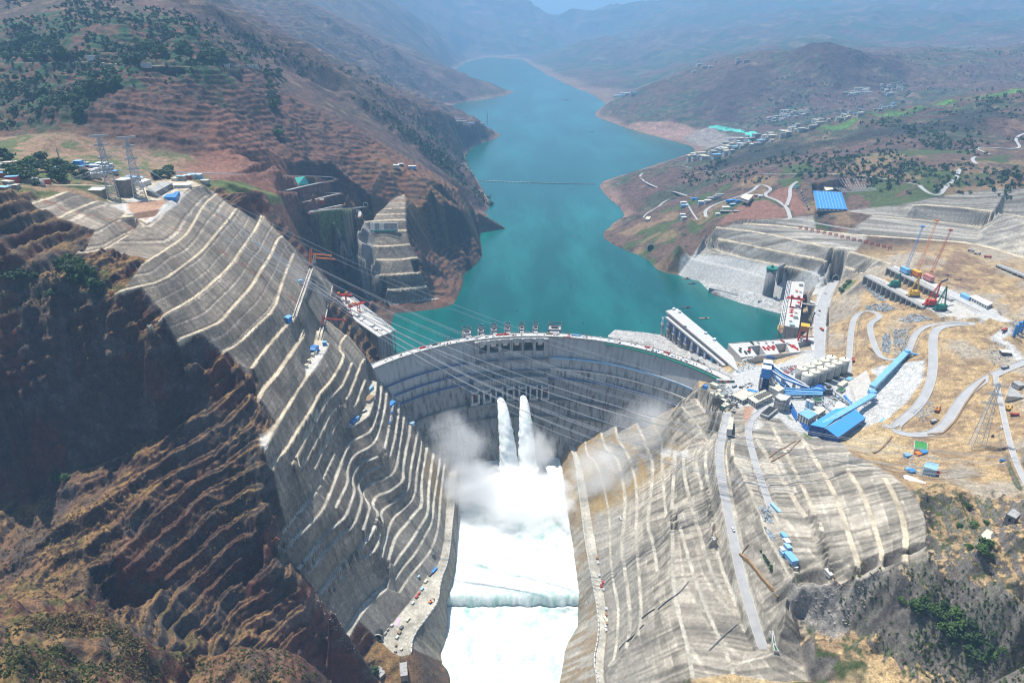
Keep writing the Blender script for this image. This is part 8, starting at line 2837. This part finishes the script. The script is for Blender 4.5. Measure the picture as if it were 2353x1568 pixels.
    # sheds along the bench on the right slope
    for k, (x, y, w_, d_, mm, lab) in enumerate([(635, 390, 6, 22, 'lightblue', 'light blue narrow shed standing alone on a right slope bench'), (692, 575, 8, 10, 'blue_pale', 'topmost blue shed of the row on the bench'), (712, 615, 9, 9, 'white', 'white roofed shed in the row on the bench'), (718, 650, 9, 10, 'lightblue', 'light blue shed in the row on the bench'), (740, 722, 13, 20, 'blue_pale', 'largest blue shed of the row on the bench'), (763, 785, 7, 9, 'white', 'white shed at the lower end of the row on the bench'), (680, 670, 7, 8, 'offwhite', 'pale hut left of the shed row'), (683, 690, 7, 8, 'lightblue', 'pale blue hut left of the shed row'), (995, 830, 6, 12, 'offwhite', 'white shed at the end of the next bench')]):
        bld(lab, '9', x, y, w_ * .62, d_ * .8, 3.6, .25, mm if mm != 'white' else 'offwhite', mm, 'shed', 'shed')
    # green ponds
    for k, (q, lab) in enumerate([("590,1232 618,1228 628,1272 598,1276", 'topmost of three green ponds beside the slope road'), ("600,1282 630,1278 640,1320 610,1324", 'middle one of three green ponds beside the slope road'), ("613,1328 642,1322 655,1366 625,1372", 'lowest of three green ponds beside the slope road')]):
        pts = [hit('9', x, y) for x, y in nums(q)]
        z = max(p.z for p in pts) + .6
        e = empty('pond', pts[0], lab, 'pond')
        MB().prism([(p.x, p.y) for p in pts], z - 9, z - .5).build('water', M['pond'], e, off=pts[0])
        g = MB()
        for i in range(4):
            g.bar((pts[i].x, pts[i].y, z - 3), (pts[(i + 1) % 4].x, pts[(i + 1) % 4].y, z - 3), .7, 6.4)
        g.build('wall', M['concrete_pale'], e, off=pts[0])
    # containers along the right pool platform
    for k, (x, y, mm) in enumerate([(245, 550, 'timber'), (255, 605, 'steel'), (265, 745, 'steel'), (290, 860, 'redb'), (310, 820, 'redb'), (315, 900, 'offwhite'), (345, 1110, 'steel'), (348, 1175, 'timber'), (330, 1210, 'silo_top'), (350, 1240, 'silo_top'), (335, 1305, 'steel'), (340, 1345, 'offwhite'), (355, 1270, 'timber')]):
        p = hit('E', x, y)
        o = MB().box((0, 0, 0), (3.4, 4.4, 2.3)).box((0, 0, 2.3), (3.6, 4.6, .2)).build('container', M[mm]); o.location = p; o.rotation_euler = (0, 0, .15 * (k % 3))
        cn_ = {'timber': 'brown', 'steel': 'silver', 'redb': 'rust red', 'offwhite': 'off white', 'silo_top': 'cream'}[mm]
        tag(o, cn_ + ' container at the inner edge of the right pool platform', 'container', cn_ + ' containers on the right platform')
    # red sign plates on the far slope
    for k in range(16):
        x, y = 183 + 131.5 * k, 143 + 27 * k + .35 * k * k * .55
        p = hit('S', x, y)
        e = empty('sign_plate', p + Vector((0, -1.5, 0)), 'square red outlined character plate in the long row on the far grey slope', 'sign', 'red character plates on the far slope')
        g = MB()
        for a, b in (((-3, -3), (3, -3)), ((3, -3), (3, 3)), ((3, 3), (-3, 3)), ((-3, 3), (-3, -3))):
            g.bar((a[0], -.3 + .3 * a[1], 2.5 + a[1]), (b[0], -.3 + .3 * b[1], 2.5 + b[1]), 1.3, .8)
        g.build('frame', M['red'], e)
        MB().bar((0, -.6, .6), (0, .9, 4.6), 2.4, .6).build('panel', M['pink'], e)
    # tunnel portals
    for c, x, y, z, w_, lab in (('6', 1042, 358, 2.0, 13, 'dark arched tunnel mouth at the end of the plant road'), ('F', 790, 352, None, 10, 'small tunnel portal with a pale frame on the peninsula road'), ('G', 288, 578, None, 9, 'dark round tunnel mouth at the foot of the left wall'), ('5', 2102, 150, None, 16, 'small dark tunnel mouth above the right shore')):
        p = P(c, x, y, z) if z is not None else hit(c, x, y)
        e = empty('tunnel_portal', p, lab, 'tunnel')
        n = 12
        ring = [(w_ / 2 * math.cos(math.pi * i / n), w_ * .35 + w_ / 2 * math.sin(math.pi * i / n)) for i in range(n + 1)]
        prof = [(w_ / 2, -1)] + ring + [(-w_ / 2, -1)]
        vs = [(a, -2.0, b) for a, b in prof] + [(a, 8, b) for a, b in prof]
        m_ = len(prof)
        MB().add(vs, [tuple(range(m_))] + [(i, i + m_, i + 1 + m_, i + 1) for i in range(m_ - 1)]).build('opening', M['rubber'], e)
        g = MB()
        for i in range(m_ - 1):
            g.bar((prof[i][0] * 1.1, -2.3, prof[i][1] * 1.08), (prof[i + 1][0] * 1.1, -2.3, prof[i + 1][1] * 1.08), 1.4, 1.1, up=(0, 1, 0))
        g.build('frame', M['concrete_pale'], e)


def heaps(name, label, cat, zones, n, seed, mats, smin=1.0, smax=4.0):
    q = random.Random(seed)
    for mi, mm in enumerate(mats):
        g = MB()
        for c, tx in zones:
            pts = nums(tx); xs = [p_[0] for p_ in pts]; ys = [p_[1] for p_ in pts]
            k = t_ = 0
            while k < n // len(mats) and t_ < 4000:
                t_ += 1
                x, y = q.uniform(min(xs), max(xs)), q.uniform(min(ys), max(ys))
                if not in_poly(np.array([x]), np.array([y]), pts)[0]:
                    continue
                p = hit(c, x, y)
                s = q.uniform(smin, smax)
                g.box((p.x, p.y, p.z - .2), (s, s * q.uniform(.3, .8), s * q.uniform(.15, .5) + .3), q.uniform(0, 3.1), q.uniform(.6, 1))
                k += 1
        o = g.build(name, M[mm])
        cn_ = {'lightblue': 'light blue', 'steel': 'silver grey', 'steel_dark': 'dark grey', 'brick': 'brownish', 'redb': 'rusty', 'offwhite': 'off white', 'timber': 'brown', 'blue': 'blue', 'concrete': 'grey'}[mm]
        tag(o, cn_ + ' ' + label, cat, None, 'stuff')


def build_clutter():
    heaps('scrap_yard', 'scrap and formwork strewn over the storage yards between the hairpin roads', 'scrap', [('6', "1370,740 1400,715 1425,760 1420,860 1370,850"), ('6', "1440,700 1560,690 1545,780 1520,870 1450,875"), ('6', "1480,640 1560,590 1640,600 1720,630 1560,650"), ('6', "1250,530 1400,520 1480,560 1380,575 1260,560"), ('6', "1240,400 1330,430 1400,500 1340,500")], 560, 1, ['lightblue', 'steel', 'steel_dark', 'concrete', 'offwhite', 'brick'], .8, 3)
    heaps('scrap_yard', 'rubbish and boards on the terraces beside the sharp road bend and the small camp', 'scrap', [('6', "1560,1260 1700,1180 1740,1250 1640,1330"), ('6', "2080,780 2230,800 2240,920 2120,940"), ('9', "510,360 600,370 625,490 560,470"), ('9', "560,500 640,580 610,600 565,530"), ('9', "1530,0 1720,0 1740,180 1600,170 1530,120"), ('6', "2250,640 2330,640 2330,760 2260,750")], 320, 2, ['lightblue', 'steel', 'steel_dark', 'offwhite', 'brick'], .6, 2.0)
    heaps('scrap_yard', 'small gear scattered over the dusty plant yard', 'scrap', [('6', "330,900 500,880 500,960 380,1000"), ('6', "230,1060 330,1090 360,1140 330,1200 240,1100"), ('L', "950,740 1300,720 1620,850 1500,930 1150,900"), ('L', "560,310 820,270 830,380 640,400"), ('L', "560,640 760,720 700,880 620,880")], 300, 3, ['lightblue', 'steel', 'steel_dark', 'offwhite', 'brick'], .8, 2.6)
    heaps('boulders', 'boulders and rubble lying on the lower left slopes', 'rock', [('8', "-250,820 -150,820 60,1300 120,1400 -60,1250"), ('9', "700,1000 1200,860 1300,1000 1080,1240")], 110, 4, ['concrete', 'brick'], .8, 2.6)


def build_parapets():
    """toothed parapets along the pool platforms"""
    for lab, c, tx in (('toothed concrete parapet along the left pool platform', '8', "775,200 748,500 722,740 668,870 655,1010 600,1090 478,1250 470,1360"), ('toothed concrete parapet along the right pool platform', '8', "1590,130 1625,400 1650,600 1690,830 1740,1090 1742,1250 1705,1420 1740,1560")):
        pl = densify(smooth_line([W(*px(c, a, b), -204.7) for a, b in nums(tx)]), 3.6)
        l0 = Vector(pl[0])
        e = empty('parapet_wall', l0, lab, 'parapet')
        g = MB(); h_ = MB()
        for k, (a, b) in enumerate(zip(pl[:-1], pl[1:])):
            a, b = Vector(a), Vector(b)
            h_.bar(a + Vector((0, 0, .3)), b + Vector((0, 0, .3)), 1.6, 1.6)
            if k % 2 == 0:
                g.bar(a + Vector((0, 0, 1.7)), b + Vector((0, 0, 1.7)), 1.5, 1.4)
        h_.build('plinth', M['concrete_pale'], e, off=l0); g.build('teeth', M['concrete_pale'], e, off=l0)
    # retaining walls seen as dark lines and stair ribs on the right slope
    for k, (c, tx, m_, w_, h_, lab) in enumerate([('E', "1815,510 1860,545 1960,640 2060,770 2140,860 2235,985", 'timber', 3.0, 5, 'brown retaining wall step across the right slope'), ('E', "1845,495 1880,440 1910,400", 'timber', 1.0, 3, 'short brown drain channel beside the thick road'),
                                     ('E', "920,1110 1000,1035 1080,980 1170,905 1250,810", 'steel_dark', 1.2, 2, 'dark stepped joint crossing the lower right slope'), ('E', "740,1210 800,1160 880,1110", 'steel_dark', 1.2, 2, 'dark joint left of the pale triangular wall'), ('E', "490,1550 530,1500 650,1400 760,1280", 'steel_dark', 1.2, 2, 'dark joint at the foot of the right slope'), ('E', "1480,1560 1560,1480 1660,1380 1780,1275", 'steel_dark', 1.2, 2, 'dark joint rising to the white bench road'),
                                     ('C', "1400,975 1520,880 1570,870 1690,790", 'timber', 1.4, 2, 'upper brown pipe line crossing the slope benches'), ('C', "1420,1020 1550,950 1640,890 1750,770", 'timber', 1.4, 2, 'lower brown pipe line crossing the slope benches'), ('D', "2005,1040 2030,1025 2048,1003", 'timber', 2.0, 3, 'rust brown channel climbing from the slope to the road'), ('D', "2130,998 2165,995 2195,965 2215,930 2240,895 2262,872", 'timber', 2.0, 2.5, 'rust brown trench wall beside the curving road')]):
        pl = [hit(c, x, y) + Vector((0, 0, .4)) for x, y in nums(tx)]
        pl = [Vector(p) for p in densify([tuple(p) for p in pl], 8)]
        pl = [Vector((p.x, p.y, ground(p.x, p.y) + .3)) for p in pl]
        g = MB()
        for a, b in zip(pl[:-1], pl[1:]):
            g.bar(a, b, w_, h_)
        o = g.build('channel_wall', M[m_], None, off=pl[0]); o.location = pl[0]
        tag(o, lab, 'channel')


def build_plants():
    tree_protos()
    G = 'trees in the dark belt on the left mountain'
    scatter_zone('1', "0,300 250,280 420,330 440,420 200,420 0,425", 40, 7, 14, 'tree', 'dark green tree in the wooded belt above the mountain road', 'tree', 'trees above the mountain road', 51)
    scatter_zone('1', "850,380 950,300 1250,340 1400,300 1560,420 1650,460 1480,450 1200,360 980,400 900,490", 40, 7, 14, 'tree', 'dark green tree in the wooded streak on the middle of the left mountain', 'tree', 'trees on the middle of the left mountain', 52)
    scatter_zone('1', "500,600 800,560 840,600 700,640 560,760 540,900 500,800", 26, 7, 13, 'tree', 'green tree in the gully running down the left mountain', 'tree', 'trees in the left mountain gully', 53)
    scatter_zone('1', "1780,480 1950,500 1900,620 1920,1000 1860,900 1830,620", 22, 6, 11, 'tree', 'green tree in the right hand gully of the left mountain', 'tree', 'trees in the right hand gully', 54)
    scatter_zone('1', "0,1020 90,1100 400,1080 700,1180 640,1230 480,1290 120,1250 0,1200", 40, 5, 10, 'tree', 'green tree between the houses of the left village', 'tree', 'trees of the left village', 55)
    scatter_zone('1', "1060,1190 1160,1160 1160,1240 1070,1250", 5, 7, 10, 'tree', 'green tree clump behind the long grey hall', 'tree', 'trees behind the grey hall', 56)
    scatter_zone('4', "430,200 520,230 680,370 720,440 600,460 420,330 400,260", 34, 3.5, 7, 'bush', 'bright green bush on the rock shoulder left of the benches', 'bush', 'bushes on the rock shoulder', 57)
    for x, y, s, lab in ((95, 360, 8, 'green tree at the left edge above the dark cliff'), (150, 360, 7, 'second green tree above the dark cliff'), (237, 350, 6, 'third green tree above the dark cliff'), (360, 490, 6, 'single green bush on the brown ledge')):
        plant('tree', hit('4', x, y), s, 2, lab, 'tree', None)
    for x, y, s, lab in ((385, 200, 6, 'left green bush in the deep shade of the cliff'), (450, 200, 6, 'right green bush in the deep shade of the cliff')):
        plant('bush', hit('7', x, y), s, 1, lab, 'bush', None)
    plant('tree', hit('G', 250, 905), 6.5, 0, 'round dark green tree beside the ruined buildings below the platform', 'tree', None)
    for x, y, s, lab in ((1940, 375, 4, 'round green bush on the brown hill left of the unfinished house'), (1985, 508, 4.5, 'green bush above the flat roofed house'), (2060, 650, 6, 'large dark green bush below the flat roofed house'), (2030, 690, 6, 'lower half of the large bush pair below the flat roofed house'), (1950, 665, 4, 'small green bush left of the large bush pair'), (2100, 718, 3, 'small green bush right of the large bush pair'), (2065, 495, 3, 'small bush beside the track to the farm house'), (1880, 505, 3, 'small bush left of the green bush on the brown hill')):
        plant('bush', hit('9', x, y), s, 3, lab, 'bush', None)
    scatter_zone('9', "1400,960 1600,950 2000,1150 2250,1300 2300,1500 1900,1400 1650,1200", 34, 3, 6.5, 'bush', 'dark green bush on the rocky gully side at the lower right', 'bush', 'bushes of the lower right gully', 58)
    scatter_zone('6', "1110,370 1190,370 1130,440 1060,450", 8, 3, 5, 'bush', 'green bush on the bank beside the plant road tunnel', 'bush', 'bushes by the tunnel', 59)
    scatter_zone('2', "1740,1560 1850,1490 1900,1460 1850,1520 1780,1567", 10, 5, 8, 'bush', 'green bush along the right shore point', 'bush', 'bushes on the right shore point', 60)
    scatter_zone('E', "2020,450 2080,510 2200,720 2180,740 2120,620", 9, 1.5, 2.6, 'bush', 'small green bush growing in the brown wall panel of the right slope', 'bush', 'bushes on the wall panel', 61)
    clump_field('undergrowth', 'dense low scrub covering the near left foreground hills', 'scrub', [('7', "0,1150 250,1100 600,1080 820,1160 900,1250 1080,1550 0,1567", .55), ('7', "1000,1400 1250,1300 1700,1280 2000,1340 2300,1560 1080,1566", .25), ('4', "0,180 400,130 700,400 760,480 600,540 300,640 0,640", .2)], 1100, .6, 1.7, mat('scrub leaves', (.085, .10, .035), .9, var=.5, scale=1), 5, .5)
    clump_field('dry_scrub', 'dry brown scrub on the near left foreground hills', 'scrub', [('7', "0,1150 250,1100 600,1080 820,1160 900,1250 1080,1550 0,1567", .4), ('7', "0,300 500,280 1000,300 1700,300 1700,1000 1000,1300 700,1100 0,1000", .6)], 1500, .6, 1.7, mat('dry leaves', (.19, .13, .06), .9, var=.5, scale=1), 15, .5)
    clump_field('woodland', 'uncounted woods spread over the left mountain', 'woods', [('1', "0,0 950,0 1500,180 2000,330 2300,560 1900,520 1400,440 800,560 500,740 100,820 0,900", 1)], 800, 3.5, 7, M['leaf'], 6)
    clump_field('woodland', 'uncounted woods spread over the right hills and ridges', 'woods', [('3', "0,1180 400,1060 900,960 1500,760 2334,620 2334,1280 1500,1280 900,1200 500,1240 0,1300", .7), ('3', "500,600 1200,300 2334,300 2334,600 1500,700 900,850 400,900", .3)], 900, 3, 7, M['leaf'], 7)
    clump_field('woodland', 'uncounted scrub of the far left ridges', 'woods', [('2', "0,470 300,500 560,780 900,1100 1000,1400 800,1300 400,900 0,620", 1)], 400, 4, 8, M['leaf'], 8)
    clump_field('gully_scrub', 'scrub covering the rocky gully at the lower right', 'scrub', [('9', "1050,1000 1500,800 2000,950 2334,1200 2334,1560 1800,1560 1300,1300", 1)], 420, .8, 2.0, mat('gully leaves', (.07, .10, .03), .9, var=.5, scale=1), 9, .6)


def build_spray():
    spray((-95, 1000, -130), (96, 84, 108), (0, 0, .2), .050, 2.0, .42, 1.1, 1.0, 'soft white spray cloud drifting left of the water jets')
    spray((-72, 970, -192), (84, 104, 60), (0, 0, 0), .10, 2.2, .37, .95, 7.0, 'low spray bank over the left edge of the pool')
    spray((20, 955, -206), (132, 112, 58), (0, 0, 0), .18, 2.4, .31, .82, 3.0, 'dense white spray boiling over the pool where the jets land')
    spray((45, 1028, -168), (62, 44, 84), (0, 0, 0), .075, 2.2, .40, .95, 12.0, 'spray between and around the two jets')
    spray((160, 970, -165), (112, 92, 84), (0, -.25, .2), .060, 2.1, .39, 1.05, 5.0, 'spray cloud over the foot of the right slope')
    spray((228, 990, -88), (98, 72, 102), (0, -.3, .2), .036, 1.9, .42, 1.1, 9.0, 'thin veil of spray rising along the right dam abutment')
build_ground()
road_meshes()
build_water()
build_pool()
JETS, S0, S1 = build_dam()
build_jets(JETS)
build_right_intake()
build_left_intake()
build_tower_row()
build_pit_deck()
build_galleries()
build_plant()
build_lines()
build_left_things()
build_right_things()
build_crest_things()
build_vehicles()
build_parapets()
build_clutter()
build_plants()
build_spray()
build_haze()
